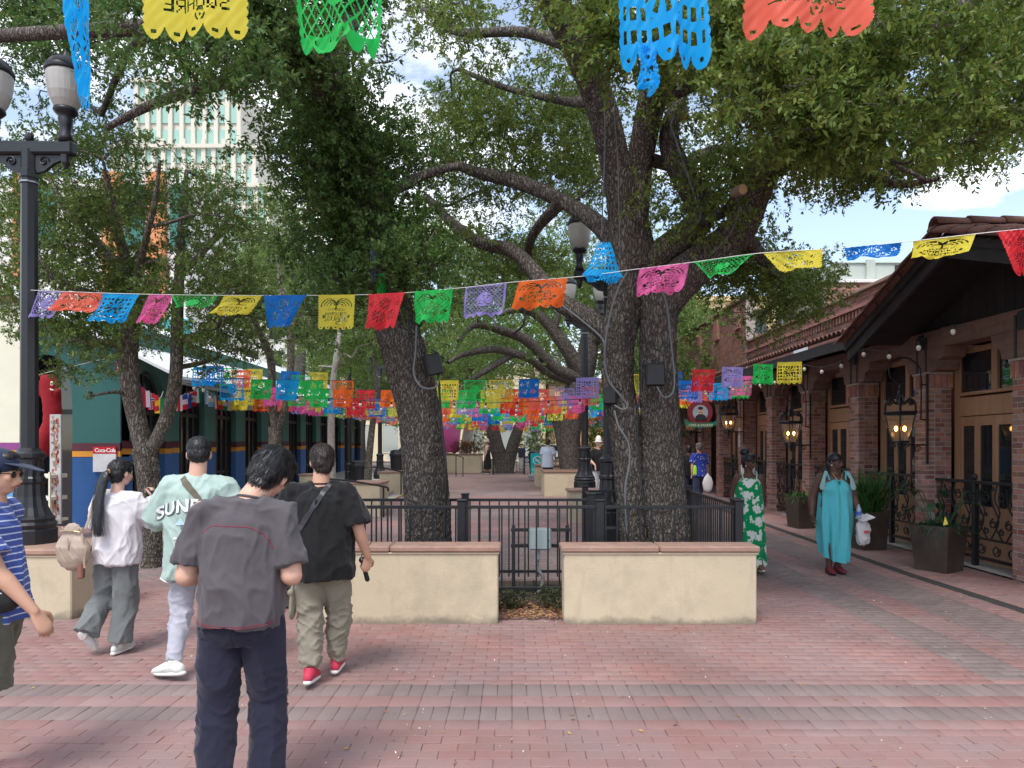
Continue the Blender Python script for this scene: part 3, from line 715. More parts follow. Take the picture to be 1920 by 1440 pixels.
# eave tile ends of the long porch roof
for k in range(115):
    y = 11.9 + k * 0.17; tile_at((5.56, y, 3.60 + gz(y) * 0.55), (0, 1, 0), (0.97, 0, 0.24), (-0.24, 0, 0.97), groof, 0.95)
if tile_more.v: tag(tile_more.build('tile', M_tile, groof, True), kind='stuff')
# gable infill of vertical dark planks, set back over the beam
for k in range(30):
    y = 6.4 + k * 0.18; top = (ZR - 0.12 - sl0 * (YR - y)) if y < YR else (ZR - 0.12 - sl1 * (y - YR))
    if top - 3.48 < 0.05: continue
    MB().box((FX + 0.12, y, 3.475), (FX + 0.15, y + 0.17, max(3.5, top - 0.02)), bev=0.004).build('plank', M_dark, rest_b)
# brick upper wall behind the porch roof
def brick_wall_yz(x, y0, y1, zfun, name, parent, thick=0.3, lim=None, ch_=0.075, bl_=0.225):
    """wall in the plane x, bricks as proud pieces on a mortar body"""
    w = MB(); z0 = 3.6
    w.box((x + 0.012, y0, z0), (x + thick, y1, zfun)); w.build('wall', M_mort, parent)
    b = MB(); r_ = 0; z = z0
    while z < zfun - 0.02:
        y = y0 + (bl_/2 if r_ % 2 else 0)
        while y < y1 - 0.02:
            e = min(y + bl_ - 0.012, y1)
            b.add([(x, y, z + 0.006), (x, e, z + 0.006), (x, e, z + ch_ - 0.006), (x, y, z + ch_ - 0.006), (x + 0.013, y, z + 0.006), (x + 0.013, e, z + 0.006), (x + 0.013, e, z + ch_ - 0.006), (x + 0.013, y, z + ch_ - 0.006)],
                  [(0, 3, 2, 1), (0, 1, 5, 4), (2, 3, 7, 6)]); y += bl_
        z += ch_; r_ += 1
    tag(b.build('brick', M_brickf, parent), kind='stuff')
up = thing('brick_parapet_building', 'two storey red brick building with corbelled parapet behind the porch roof', 'building', (7.2, 14, 0))
brick_wall_yz(7.3, 12.6, 22.0, 4.95, 'w', up)
brick_wall_yz(7.25, 22.02, 36.0, 6.35, 'w', up)
cp = MB(); cp.box((7.22, 12.5, 4.95), (7.65, 22.0, 5.02), bev=0.01); cp.box((7.15, 22.0, 6.35), (7.6, 36.1, 6.44), bev=0.01); cp.build('coping', M_cap, up)
ct = MB()
for k in range(62):
    y = 12.7 + k * 0.15; ct.box((7.26, y, 4.46), (7.32, y + 0.075, 4.62), bev=0.004)
ct.box((7.22, 12.6, 4.62), (7.31, 22.0, 4.695), bev=0.003)
for k in range(6):
    y = 22.5 + k * 2.3; ct.box((7.18, y, 5.5), (7.26, y + 0.5, 6.2), bev=0.004)
tag(ct.build('corbel_brick', M_brickf, up), kind='stuff')
wh = MB(); 
for y in (14.6, 17.5, 25.0, 29.0): wh.box((7.26, y, 3.95 if y < 20 else 4.6), (7.29, y + 0.8, 4.22 if y < 20 else 5.3))
wh.build('window', mat('white louvre', (0.75, 0.77, 0.78), rough=0.6), up)
# camera-facing brick block with the pale roof unit
bk = thing('brick_roof_block', 'red brick upper block carrying a pale roof unit above the tiled slope', 'building', (10, 20, 0))
b = MB(); b.box((8.75, 20.013, 3.5), (11.8, 23, 6.35)); b.build('wall', M_mort, bk)
b = MB(); z = 3.6; r_ = 0
while z < 6.33:
    x = 8.75 + (0.11 if r_ % 2 else 0)
    while x < 11.8: b.box((x, 20.0, z + 0.006), (min(x + 0.213, 11.8), 20.03, z + 0.069)); x += 0.225
    z += 0.075; r_ += 1
tag(b.build('brick', M_brickf, bk), kind='stuff')
MB().box((8.65, 19.93, 6.35), (11.9, 23.1, 6.44), bev=0.01).build('coping', mat('white coping', (0.7, 0.68, 0.64)), bk)
M_hv = mat('pale green metal unit', (0.42, 0.46, 0.41), rough=0.5, var=0.1, vscale=2)
hv = thing('roof_unit', 'pale grey green air handling unit standing on the brick block', 'roof unit', (10, 20.5, 6.44))
MB().box((9.3, 20.4, 6.44), (11.2, 21.8, 7.0), bev=0.02).build('casing', M_hv, hv); MB().box((10.15, 20.3, 6.5), (10.4, 20.399, 7.1), bev=0.01).build('duct', M_hv, hv)
MB().box((9.25, 20.35, 7.0), (11.25, 21.85, 7.04), bev=0.005).build('lid', M_hv, hv)
MB().box((11.0, 20.38, 6.55), (11.12, 20.399, 6.95)).build('vent', M_dark, hv)
wht = MB(); wht.box((8.2, 17.0, 4.4), (8.9, 17.6, 5.35), bev=0.02); o = wht.build('roof_vent', mat('white painted metal', (0.75, 0.76, 0.76), rough=0.5))
tag(o, 'white metal box standing on the roof between brick parapet and tiles', 'roof vent')

# ================================================================== left: market hall with arches
M_teal = mat('shaded teal stucco', (0.028, 0.115, 0.108), rough=0.75, var=0.1, vscale=1.5, bump=0.2, bscale=70)  # shade on the hall is put into these lowered teal, green and blue colours
M_teal2 = mat('green painted stucco', (0.07, 0.18, 0.15), rough=0.75, var=0.1, vscale=1.5, bump=0.2, bscale=70)
M_blue = mat('blue painted stucco', (0.045, 0.135, 0.34), rough=0.7, var=0.1, vscale=1.5, bump=0.2, bscale=70)
M_mar = mat('maroon painted band', (0.09, 0.022, 0.035), rough=0.7)
M_ora = mat('orange painted band', (0.62, 0.27, 0.03), rough=0.7)
M_pur = mat('purple painted band', (0.25, 0.06, 0.22), rough=0.7)
M_ivory = mat('ivory stucco', (0.72, 0.70, 0.56), rough=0.85, var=0.06, vscale=1.2, bump=0.2, bscale=70)
M_black = mat('black window frame', (0.014, 0.014, 0.016), rough=0.4)
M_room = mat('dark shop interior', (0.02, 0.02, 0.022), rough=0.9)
M_white = mat('white membrane roof', (0.80, 0.82, 0.84), rough=0.6, var=0.04, vscale=1)
mk = thing('market_hall', 'teal and blue market hall with black arched doorways and white roof at left', 'building', (-8, 14.5, 0))
# arched wall helper in the plane x=-8 : piers and spandrels above elliptical openings
def arch_outline(y0, y1, zb, zs, zt, n=10):
    """opening outline going up, over, down"""
    c = (y0 + y1)/2; r = (y1 - y0)/2
    pts = [(y0, zb)]
    for k in range(n + 1):
        a = math.pi - math.pi * k / n; pts.append((c + r * math.cos(a), zs + (zt - zs) * (math.sin(a) ** 0.8)))
    pts.append((y1, zb)); return pts
def arch_wall(plane, fixed, y0, y1, o0, o1, zb, zs, zt, ztop, m, name='wall', dep=0.35, parent=mk, low=None):
    """wall panel from y0..y1, arched hole o0..o1; plane 'x' -> constant x, 'y' -> constant y"""
    out_ = arch_outline(o0, o1, zb, zs, zt)
    mb_ = MB(); K = len(out_)
    top = [(y0, ztop)] + [(p[0], ztop) for p in out_[1:-1]] + [(y1, ztop)]
    def W(p, d): return (fixed - d, p[0], p[1]) if plane == 'x' else (p[0], fixed + d, p[1])
    polys = [[(y0, zb), (o0, zb), out_[1], (o0, ztop), (y0, ztop)], [(o1, zb), (y1, zb), (y1, ztop), (o1, ztop), out_[-2]]]
    for k in range(1, K - 2): polys.append([out_[k], out_[k+1], (out_[k+1][0], ztop), (out_[k][0], ztop)])
    for pl_ in polys:
        if plane == 'y': mb_.add([W(p, 0) for p in pl_], [tuple(range(len(pl_)))])
        else: mb_.add([W(p, 0) for p in pl_], [tuple(range(len(pl_)))])
    for k in range(K - 1): mb_.add([W(out_[k], 0), W(out_[k+1], 0), W(out_[k+1], dep), W(out_[k], dep)], [(0, 1, 2, 3)])
    for (p, q) in (((y0, zb), (y0, ztop)), ((y1, zb), (y1, ztop)), ((y0, ztop), (y1, ztop))): mb_.add([W(p, 0), W(q, 0), W(q, dep), W(p, dep)], [(0, 1, 2, 3)])
    return mb_.build(name, m, parent)
XL = -8.0; ZB = 1.66
# facade piers: each opening gets an arched glazed door
NA = 11; yb = 14.55
for k in range(NA):
    y0 = yb + 2.10 * k; y1 = y0 + 2.10; o0, o1 = y0 + 0.42, y1 - 0.28; zg = gz(y0 + 1)
    arch_wall('x', XL, y0, y1, o0, o1, ZB + zg*0.5, 2.45 + zg, 3.32 + zg, 4.3, M_teal2)
    for (p, q) in ((y0, o0), (o1, y1)):
        MB().box((XL - 0.35, p, 0), (XL, q, ZB - 0.14 + zg*0.5)).build('base_wall', M_blue, mk)
    bd = MB(); bo = MB()
    for (p, q) in ((y0, o0), (o1, y1)):
        bd.box((XL - 0.36, p - 0.001, ZB - 0.02 + zg*0.5), (XL + 0.012, q + 0.001, ZB + 0.14 + zg*0.5)); bo.box((XL - 0.35, p, ZB - 0.14 + zg*0.5), (XL + 0.008, q, ZB - 0.021 + zg*0.5))
    bd.build('maroon_band', M_mar, mk); bo.build('orange_band', M_ora, mk)
    # black frame, transom and glass
    fr = MB(); xf = XL - 0.18
    for yy in (o0 + 0.03, o0 + (o1-o0)*0.27, (o0+o1)/2 - 0.02, o0 + (o1-o0)*0.73, o1 - 0.03): fr.box((xf - 0.04, yy - 0.035, zg*0.5), (xf + 0.04, yy + 0.035, 3.2 + zg if abs(yy - (o0+o1)/2) < 0.3 else 2.75 + zg))
    fr.box((xf - 0.05, o0, 2.34 + zg), (xf + 0.05, o1, 2.44 + zg)); fr.box((xf - 0.03, o0, 0.0), (xf + 0.03, o1, 0.3 + zg*0.5)); fr.box((xf - 0.03, o0, 1.0), (xf + 0.03, o1, 1.07))
    af = arch_outline(o0 + 0.04, o1 - 0.04, 2.3 + zg, 2.45 + zg, 3.27 + zg, 12)
    fr.tube([(xf, p[0], p[1]) for p in af], 0.045, 6)
    fo = fr.build('arch_window', M_black, mk)
    gl = MB(); gl.prism([(p[0], p[1]) for p in arch_outline(o0, o1, 0.05, 2.45 + zg, 3.3 + zg, 12)], (xf - 0.01, 0, 0), (0, 1, 0), (0, 0, 1), (0.006, 0, 0)); gl.build('pane', M_glass, fo)
# end wall facing the camera with the arch behind the dancing figure
arch_wall('y', 14.5, -12.5, XL, -10.05, -8.98, ZB, 2.55, 3.62, 4.3, M_teal)
MB().box((-12.5, 14.5, 0), (-10.05, 14.85, ZB - 0.14)).build('base_wall', M_blue, mk); MB().box((-8.98, 14.5, 0), (XL - 0.001, 14.85, ZB - 0.14)).build('base_wall', mat('deep blue painted stucco', (0.02, 0.085, 0.25), rough=0.7, var=0.1), mk)
b = MB(); b.box((-12.5, 14.488, ZB - 0.02), (-10.05, 14.849, ZB + 0.14)); b.box((-8.98, 14.488, ZB - 0.02), (XL, 14.849, ZB + 0.14)); b.build('maroon_band', M_mar, mk)
b = MB(); b.box((-12.5, 14.492, ZB - 0.14), (-10.05, 14.849, ZB - 0.021)); b.box((-8.98, 14.492, ZB - 0.14), (XL, 14.849, ZB - 0.021)); b.build('orange_band', M_ora, mk)
fr = MB(); fr.box((-10.05, 14.7, 2.40), (-8.98, 14.76, 2.5)); fr.box((-9.55, 14.7, 0), (-9.49, 14.76, 3.5)); fr.tube([(p[0], 14.72, p[1]) for p in arch_outline(-10.0, -9.03, 0.0, 2.55, 3.57, 12)], 0.06, 6)
fo = fr.build('arch_window', M_black, mk)
MB().prism(arch_outline(-10.05, -8.98, 0.0, 2.55, 3.6, 12), (0, 14.74, 0), (1, 0, 0), (0, 0, 1), (0, 0.006, 0)).build('pane', M_glass, fo)
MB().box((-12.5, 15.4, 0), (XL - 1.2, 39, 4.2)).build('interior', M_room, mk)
# white roof: rake facing us, eave running away
rf = MB()
EX, EZ, RX, RZ = -6.55, 3.12, -10.6, 5.15
for (ya, yb_, dz) in ((14.0, 21.0, 0.0), (21.2, 38, 0.12)):
    rf.add([(EX, ya, EZ + dz), (RX, ya, RZ + dz), (RX, yb_, RZ + dz + .2), (EX, yb_, EZ + dz + .2), (EX, ya, EZ + dz - 0.06), (RX, ya, RZ + dz - 0.06), (RX, yb_, RZ + dz + .14), (EX, yb_, EZ + dz + .14)],
       [(0,3,2,1),(4,5,6,7),(0,1,5,4),(3,7,6,2),(0,4,7,3)])
roof_o = rf.build('roof', M_white, mk)
rs = MB()
for k in range(14):
    y = 14.3 + k * 1.7; rs.add([(EX, y, EZ + 0.0 + 0.012*(y-14) ), (RX, y, RZ + 0.012*(y-14)), (RX, y + 0.05, RZ + 0.012*(y-14)), (EX, y + 0.05, EZ + 0.012*(y-14)), (EX, y, EZ + 0.06 + 0.012*(y-14)), (RX, y, RZ + 0.06+ 0.012*(y-14)), (RX, y + 0.05, RZ + 0.06+ 0.012*(y-14)), (EX, y + 0.05, EZ + 0.06+ 0.012*(y-14))],
       [(4,5,6,7),(0,4,7,3),(0,1,5,4),(3,7,6,2)])
rs.build('seam', M_white, roof_o)
f_ = MB(); f_.box((EX - 0.02, 13.95, EZ - 0.16), (EX + 0.04, 38, EZ - 0.07)); f_.build('gutter', M_steel, mk)
# ivory wall nearest at the far left
iv = thing('ivory_corner_building', 'ivory stucco corner building with purple and orange bands at left edge', 'building', (-9.8, 14.2, 0))
MB().box((-18, 14.2, 0), (-9.72, 14.45, ZB - 0.12)).build('base_wall', mat('sky blue painted stucco', (0.10, 0.33, 0.62), rough=0.75, var=0.08), iv)
MB().box((-18, 14.19, ZB + 0.14), (-9.71, 14.45, 4.6), bev=0.01).build('wall', M_ivory, iv)
MB().box((-18, 14.18, ZB), (-9.70, 14.45, ZB + 0.139)).build('purple_band', M_pur, iv); MB().box((-18, 14.185, ZB - 0.119), (-9.705, 14.45, ZB - 0.001)).build('orange_band', M_ora, iv)
MB().box((-18, 14.1, 4.6), (-9.6, 14.5, 4.75), bev=0.02).build('coping', M_red, iv)

# ================================================================== far buildings
def far_block(name, label, x0, x1, y0, y1, h, m, rows, cols, mwin, z0=0.3, ww=0.55, wh=0.6, par=True, bandm=None):
    t = thing(name, label, 'building', ((x0+x1)/2, y0, z0))
    MB().box((x0, y0, z0), (x1, y1, z0 + h)).build('wall', m, t)
    if par: MB().box((x0 - 0.3, y0 - 0.3, z0 + h), (x1 + 0.3, y1, z0 + h + 0.5), bev=0.05).build('cornice', bandm or m, t)
    cw = (x1 - x0) / cols; rh = h / rows
    for r_ in range(rows):
        for c in range(cols):
            xa = x0 + cw * (c + 0.5 - ww/2); za = z0 + rh * (r_ + 0.5 - wh/2)
            w = MB(); e = 0.08
            w.box((xa - e, y0 - 0.08, za - e), (xa + cw*ww + e, y0 + 0.02, za)); w.box((xa - e, y0 - 0.08, za + rh*wh), (xa + cw*ww + e, y0 + 0.02, za + rh*wh + e))
            w.box((xa - e, y0 - 0.08, za), (xa, y0 + 0.02, za + rh*wh)); w.box((xa + cw*ww, y0 - 0.08, za), (xa + cw*ww + e, y0 + 0.02, za + rh*wh))
            f = w.build('window', M_cap if mwin is None else m, t)
            MB().box((xa, y0 - 0.03, za), (xa + cw*ww, y0 + 0.0, za + rh*wh)).build('pane', mwin or M_glass, f)
    return t
M_gg = glass('hazed green tower glass', (0.30, 0.50, 0.42), 0.35)  # haze over the far tower is put into lightened glass and stone colours
M_stone = mat('pale tower stone', (0.62, 0.59, 0.50), rough=0.85, var=0.06, vscale=0.3)
M_towerw = mat('warm limestone', (0.62, 0.60, 0.52), rough=0.85, var=0.08, vscale=0.2)
# art deco tower seen through the canopy : stepped shafts with vertical piers
tw = thing('deco_tower', 'stepped pale stone tower with green glass rising over the left trees', 'building', P(355, 640, 150))
Yt = 150
for (pxa, pxb, ptop, pbot, dy) in ((258, 450, 150, 285, 0), (215, 478, 272, 400, -3), (180, 505, 345, 700, -6)):
    a = P(pxa, ptop, Yt + dy); b = P(pxb, pbot, Yt + dy); z1, z0 = a.z, b.z
    MB().box((a.x, Yt + dy, z0), (b.x, Yt + dy + 20, z1)).build('shaft', M_towerw, tw)
    n = 9 if pxa == 258 else 14; w = (b.x - a.x) / n
    pr = MB()
    for k in range(n + 1): pr.box((a.x + k*w - 0.45, Yt + dy - 0.8, z0), (a.x + k*w + 0.45, Yt + dy - 0.001, z1 + (1.0 if k % 2 else 0)), bev=0.05)
    pr.build('pier', M_stone, tw)
    nf = max(2, round((z1 - z0) / 4.6)); fh = (z1 - z0) / nf
    for r_ in range(nf):
        gl = MB()
        for k in range(n): gl.box((a.x + k*w + 0.5, Yt + dy - 0.3, z0 + r_*fh + 0.9), (a.x + (k+1)*w - 0.5, Yt + dy - 0.05, z0 + (r_+1)*fh - 0.5))
        gl.build('window_row', M_gg, tw)
    MB().box((a.x - 0.8, Yt + dy - 1.2, z1 - 1.0), (b.x + 0.8, Yt + dy - 0.81, z1 - 0.2)).build('belt_course', M_stone, tw)
M_torange = mat('orange stucco', (0.60, 0.25, 0.11), rough=0.85, var=0.15, vscale=0.4)
M_turq = mat('turquoise stucco', (0.10, 0.48, 0.52), rough=0.85, var=0.1, vscale=0.3)
Yo = 62
oz = P(60, 330, Yo).z; ozb = P(60, 460, Yo).z; tz = P(60, 640, Yo).z
blk = thing('orange_turquoise_building', 'orange and turquoise block with pale bays seen through the left trees', 'building', (P(200, 600, Yo).x, Yo, 0.3))
xA, xB = P(-250, 400, Yo).x, P(345, 400, Yo).x
MB().box((xA, Yo + 0.5, 0.3), (xB, Yo + 12, oz)).build('wall', mat('pale stucco', (0.74, 0.72, 0.68), rough=0.9, var=0.05), blk)
for k in (3, 5, 6):
    x = xA + 1 + k * 3.9
    MB().box((x, Yo, tz + 0.5), (x + 1.6, Yo + 0.499, oz + 0.4)).build('pilaster', M_torange, blk)
    MB().box((x + 1.9, Yo + 0.3, ozb), (x + 3.5, Yo + 0.499, oz - 0.6)).build('window', glass('dark green glass', (0.02, 0.14, 0.09), 0.1), blk)
MB().box((xA, Yo - 0.3, tz - 1.0), (xB + 0.5, Yo + 0.48, tz + 1.9)).build('turquoise_band', M_turq, blk)
far_block('street_building', 'cream street front with tall bright windows at the far end of the plaza', -20, 3.5, 74, 84, 9.5, mat('cream street front', (0.72, 0.62, 0.42), rough=0.9, var=0.06), 2, 8, glass('pale far glass', (0.35, 0.38, 0.36), 0.1))
far_block('orange_lit_building', 'brown framed building with an orange lit window far behind the forked oak', 3.8, 11.5, 72, 84, 8.0, mat('brown far stucco', (0.30, 0.19, 0.14), rough=0.9, var=0.1), 2, 2, mat('lit orange pane', (0.85, 0.42, 0.16), rough=0.6, var=0.35, vscale=0.8), ww=0.72)  # lit look of the window is put into a mottled orange colour
far_block('ochre_building', 'ochre upper storey seen between the right oak and the brick parapet', 11.8, 34, 66, 80, 15, mat('ochre stucco', (0.66, 0.50, 0.26), rough=0.9, var=0.06), 4, 9, None)
far_block('white_far_building', 'pale office block at the far end of the street on the left', -46, -21, 84, 96, 17, mat('far white stucco', (0.7, 0.69, 0.66), rough=0.9, var=0.05), 5, 9, M_glass)
# ================================================================== street lamps
M_milk = mat('ribbed opal glass', (0.62, 0.60, 0.56), rough=0.25, var=0.05, vscale=3, transl=0.35, spec=0.6)
def lamp(name, loc, label, twin=True, top=False, base_h=1.0, ph=4.75, group='black street lamps', arm=0.385):
    t = thing(name, label, 'street lamp', loc, group=group); L = Vector(loc)
    b = MB()
    prof = [(0.26, 0), (0.26, 0.18), (0.24, 0.2), (0.255, 0.24), (0.235, 0.27), (0.24, 0.30), (0.20, 0.335), (0.165, 0.42), (0.14, 0.53), (0.13, 0.66), (0.145, 0.68), (0.145, 0.72), (0.13, 0.74), (0.13, 0.92), (0.15, 0.94), (0.15, 0.98), (0.11, 1.01), (0.10, 1.04)]
    prof = [(r, z * base_h) for r, z in prof]
    seg = 24; vs = []; fs = []
    for r, z in prof:
        for k in range(seg):
            a = 2*math.pi*k/seg; rr = r * (1 + (0.05 if 0.33 < z/base_h < 0.9 else 0.012) * (1 if k % 2 else -1))
            vs.append((L.x + rr*math.cos(a), L.y + rr*math.sin(a), L.z + z))
    for i in range(len(prof)-1):
        for k in range(seg): k2 = (k+1) % seg; fs.append((i*seg+k, i*seg+k2, (i+1)*seg+k2, (i+1)*seg+k))
    fs.append(tuple(range((len(prof)-1)*seg, len(prof)*seg)))
    b.add(vs, fs); b.build('base', M_iron, t)
    s = MB(); s.lathe([(0.088, 1.0*base_h), (0.078, ph - 0.25), (0.09, ph - 0.24), (0.09, ph - 0.16), (0.08, ph - 0.15), (0.08, ph + 0.05)], L, seg=8); s.build('shaft', M_iron, t)
    MB().lathe([(0.094, ph - 0.30), (0.094, ph - 0.285)], L, seg=8).build('steel_band', M_steel, t)
    if twin:
        a = MB(); a.box((L.x - arm - 0.095, L.y - 0.06, L.z + ph), (L.x + arm + 0.095, L.y + 0.06, L.z + ph + 0.14), bev=0.02)
        for s_ in (-1, 1):
            a.prism([(0.05, 0), (0.40, 0), (0.36, -0.05), (0.27, -0.09), (0.17, -0.17), (0.05, -0.2)] if s_ > 0 else [(-0.05, 0), (-0.05, -0.2), (-0.17, -0.17), (-0.27, -0.09), (-0.36, -0.05), (-0.40, 0)], (L.x, L.y - 0.02, L.z + ph), (1, 0, 0), (0, 0, 1), (0, 0.04, 0))
            pts = [(L.x + s_*(0.17 + 0.055*(1 - q/22)*math.cos(q*0.45)), L.y - 0.03, L.z + ph - 0.07 + 0.055*(1 - q/22)*math.sin(q*0.45)) for q in range(22)]
            a.tube(pts, 0.008, 5)
            a.lathe([(0.02, -0.14), (0.045, -0.08), (0.05, 0.0)], (L.x + s_*arm, L.y, L.z + ph), seg=10)
        a.ell((L.x, L.y, L.z + ph + 0.19), (0.045, 0.045, 0.055), seg=10, rings=8)
        a.build('cross_arm', M_iron, t)
    heads = [(-arm, ph + 0.14), (arm, ph + 0.14)] if twin else []
    if top: heads.append((0, ph + 1.45))
    if top: MB().lathe([(0.07, ph + 0.1), (0.055, ph + 1.5)], L, seg=8).build('shaft', M_iron, t)
    for hx, hz in heads:
        c = (L.x + hx, L.y, L.z + hz)
        h = MB(); h.lathe([(0.07, 0), (0.075, 0.05), (0.05, 0.10), (0.06, 0.16), (0.075, 0.24), (0.065, 0.26), (0.095, 0.29), (0.12, 0.32), (0.115, 0.35)], c, seg=14); fit = h.build('fitter', M_iron, t, smooth=True)
        g_ = MB(); seg = 40; pr = [(0.105, 0.35), (0.14, 0.42), (0.165, 0.50), (0.18, 0.60), (0.185, 0.68), (0.18, 0.72)]
        vs = [(c[0] + r*(1 + 0.008*(k % 2))*math.cos(2*math.pi*k/seg), c[1] + r*(1 + 0.008*(k % 2))*math.sin(2*math.pi*k/seg), c[2] + z) for r, z in pr for k in range(seg)]
        fs = [(i*seg+k, i*seg+(k+1) % seg, (i+1)*seg+(k+1) % seg, (i+1)*seg+k) for i in range(len(pr)-1) for k in range(seg)]
        g_.add(vs, fs); g_.build('globe', M_milk, t)
        cp_ = MB(); cp_.lathe([(0.19, 0.715), (0.198, 0.73), (0.198, 0.76), (0.18, 0.79), (0.15, 0.84), (0.11, 0.87), (0.06, 0.885), (0.03, 0.90), (0.02, 0.93), (0.004, 0.98)], c, seg=20); cp_.build('lamp_cap', M_iron, t, smooth=True)
    return t
lamp('street_lamp', (-5.1, 7.5, 0.66), 'tall black twin lamp post standing on the cream wall at the left edge', ph=4.13, group='black twin globe street lamps')
lamp('street_lamp', (1.53, 11.25, 0.5), 'black fluted lamp post just left of the twin oak trunks', ph=3.87, base_h=1.05, arm=0.46, group='black twin globe street lamps')
o = MB().lathe([(0.42, 0), (0.42, 0.46), (0.38, 0.5)], (1.53, 11.25, 0), 24).build('lamp_plinth', M_iron); tag(o, 'round black plinth under the lamp post left of the twin trunks', 'plinth')
lamp('street_lamp', (1.73, 16.9, 0.72), 'grey black lamp post on the cream planter behind the nearer post', ph=4.0, group='black twin globe street lamps')
lamp('street_lamp', (-5.5, 24.0, 0.17), 'black lamp post on the left terrace beside the trash bin', ph=4.6, group='black twin globe street lamps')
lamp('street_lamp', (-5.3, 28.5, 0.45), 'farther black lamp post on the left terrace right of the leaning trunk', ph=4.4, group='black twin globe street lamps')
lamp('street_lamp', (2.4, 31.5, 0.3), 'dark lamp post behind the man in the white shirt', ph=4.6, base_h=1.5, group='black twin globe street lamps')

# ================================================================== lanterns on the brick columns
M_lit = emit('lit candle bulb', (1.0, 0.50, 0.12), 14)
M_lglass = glass('lantern glass', (0.28, 0.22, 0.15), 0.1, alpha=0.35)
lanc = [1, 2.98, 5.0, 7.0]
def lantern():
    t = thing('wall_lantern', 'x', 'lantern', (0, 0, 0), group='wrought iron wall lanterns on the brick columns')
    f = MB(); n = 6
    def ring(z, r): f.tube([(r*math.cos(2*math.pi*k/n), r*math.sin(2*math.pi*k/n), z) for k in range(n + 1)], 0.014, 5)
    ring(0.42, 0.24); ring(0.0, 0.13); ring(0.45, 0.26)
    for k in range(n):
        a = 2*math.pi*k/n; f.tube([(0.13*math.cos(a), 0.13*math.sin(a), 0), (0.24*math.cos(a), 0.24*math.sin(a), 0.42)], 0.010, 5)
        f.tube(spline([(0.24*math.cos(a), 0.24*math.sin(a), 0.45), (0.23*math.cos(a), 0.23*math.sin(a), 0.58), (0.14*math.cos(a), 0.14*math.sin(a), 0.66), (0.06*math.cos(a), 0.06*math.sin(a), 0.58), (0.04*math.cos(a), 0.04*math.sin(a), 0.70), (0, 0, 0.78)], 4), 0.016, 6)
        f.ell((0.17*math.cos(a), 0.17*math.sin(a), 0.60), (0.05, 0.05, 0.045), seg=6, rings=5)
        pts = [(0.11*math.cos(a) + 0.05*math.cos(a)*math.cos(q*.6)*(1-q/16), 0.11*math.sin(a) + 0.05*math.sin(a)*math.cos(q*.6)*(1-q/16), -0.06 + 0.05*math.sin(q*.6)*(1-q/16)) for q in range(14)]
        f.tube(pts, 0.008, 5)
    f.lathe([(0.02, 0.62), (0.04, 0.75), (0.02, 0.80), (0.03, 0.84), (0.008, 0.9)], (0, 0, 0), 8)
    f.lathe([(0.005, -0.2), (0.03, -0.14), (0.05, -0.02)], (0, 0, 0), 8)
    f.build('cage', M_iron, t)
    g_ = MB()
    for k in range(n):
        a, b = 2*math.pi*(k+.06)/n, 2*math.pi*(k+.94)/n
        g_.add([(0.125*math.cos(a), 0.125*math.sin(a), 0.01), (0.125*math.cos(b), 0.125*math.sin(b), 0.01), (0.232*math.cos(b), 0.232*math.sin(b), 0.41), (0.232*math.cos(a), 0.232*math.sin(a), 0.41)], [(0, 1, 2, 3)])
    g_.build('glass', M_lglass, t)
    MB().ell((-0.05, 0.03, 0.20), (0.026, 0.026, 0.04), seg=8, rings=6).ell((0.05, -0.03, 0.20), (0.026, 0.026, 0.04), seg=8, rings=6).build('bulb', M_lit, t)
    br = MB(); br.tube(spline([(0, 0, 0.88), (-0.16, 0, 1.0), (-0.14, 0, 1.22), (0.08, 0, 1.30), (0.27, 0, 1.18), (0.32, 0, 1.0), (0.32, 0, 0.35)], 5), 0.012, 6)
    br.tube([(0, 0, -0.05), (0.40, 0, -0.05)], 0.014, 6); br.tube([(0.3, 0, 0.35), (0.42, 0, 0.33)], 0.012, 6); br.tube([(0.3, 0, 0.88), (0.42, 0, 0.88)], 0.012, 6)
    br.box((0.40, -0.02, -0.35), (0.43, 0.02, 1.05), bev=0.004)
    pts = [(0.27 + 0.06*math.cos(q*.6)*(1-q/16), 0, -0.12 + 0.06*math.sin(q*.6)*(1-q/16)) for q in range(14)]; br.tube(pts, 0.009, 5)
    br.build('bracket', M_iron, t); return t
l0 = lantern()
lp = [(PX(1688, 828, 6.0), 'nearest big wrought iron lantern on the second brick column'), (PX(1483, 830, 6.0), 'middle wrought iron lantern on the fourth brick column'), (PX(1366, 806, 6.0), 'small lit lantern to the right of the round café sign'), (PX(1295, 808, 6.0), 'lit lantern hanging just below the round café sign')]
for i, (p, lb) in enumerate(lp):
    o = l0 if i == 0 else dup(l0); o.location = (6.0, p.y, p.z); o['label'] = lb
# round café sign
sg = thing('cafe_sign', 'round red café sign with a moustached portrait over a green ribbon', 'sign', (0, 0, 0))
c = P(1313, 773, 17.6); M_sred = mat('sign red', (0.13, 0.010, 0.016), rough=0.5, var=0.1); M_sgr = mat('sign green', (0.01, 0.10, 0.07), rough=0.5, var=0.1)
sg.location = c
def disc(m, cx_, cz_, rx, rz, y0, y1, seg=28): 
    m.prism([(rx*math.cos(2*math.pi*k/seg), rz*math.sin(2*math.pi*k/seg)) for k in range(seg)], (cx_, y0, cz_), (1, 0, 0), (0, 0, 1), (0, y1 - y0, 0)); return m
disc(MB(), 0, 0, 0.31, 0.31, 0.0, 0.05).build('disc', M_sred, sg, world=False)
disc(MB(), 0.0, -0.01, 0.19, 0.19, -0.012, -0.001).build('medallion', mat('sign sky', (0.22, 0.25, 0.27), rough=0.5, var=0.3, vscale=4), sg, world=False)
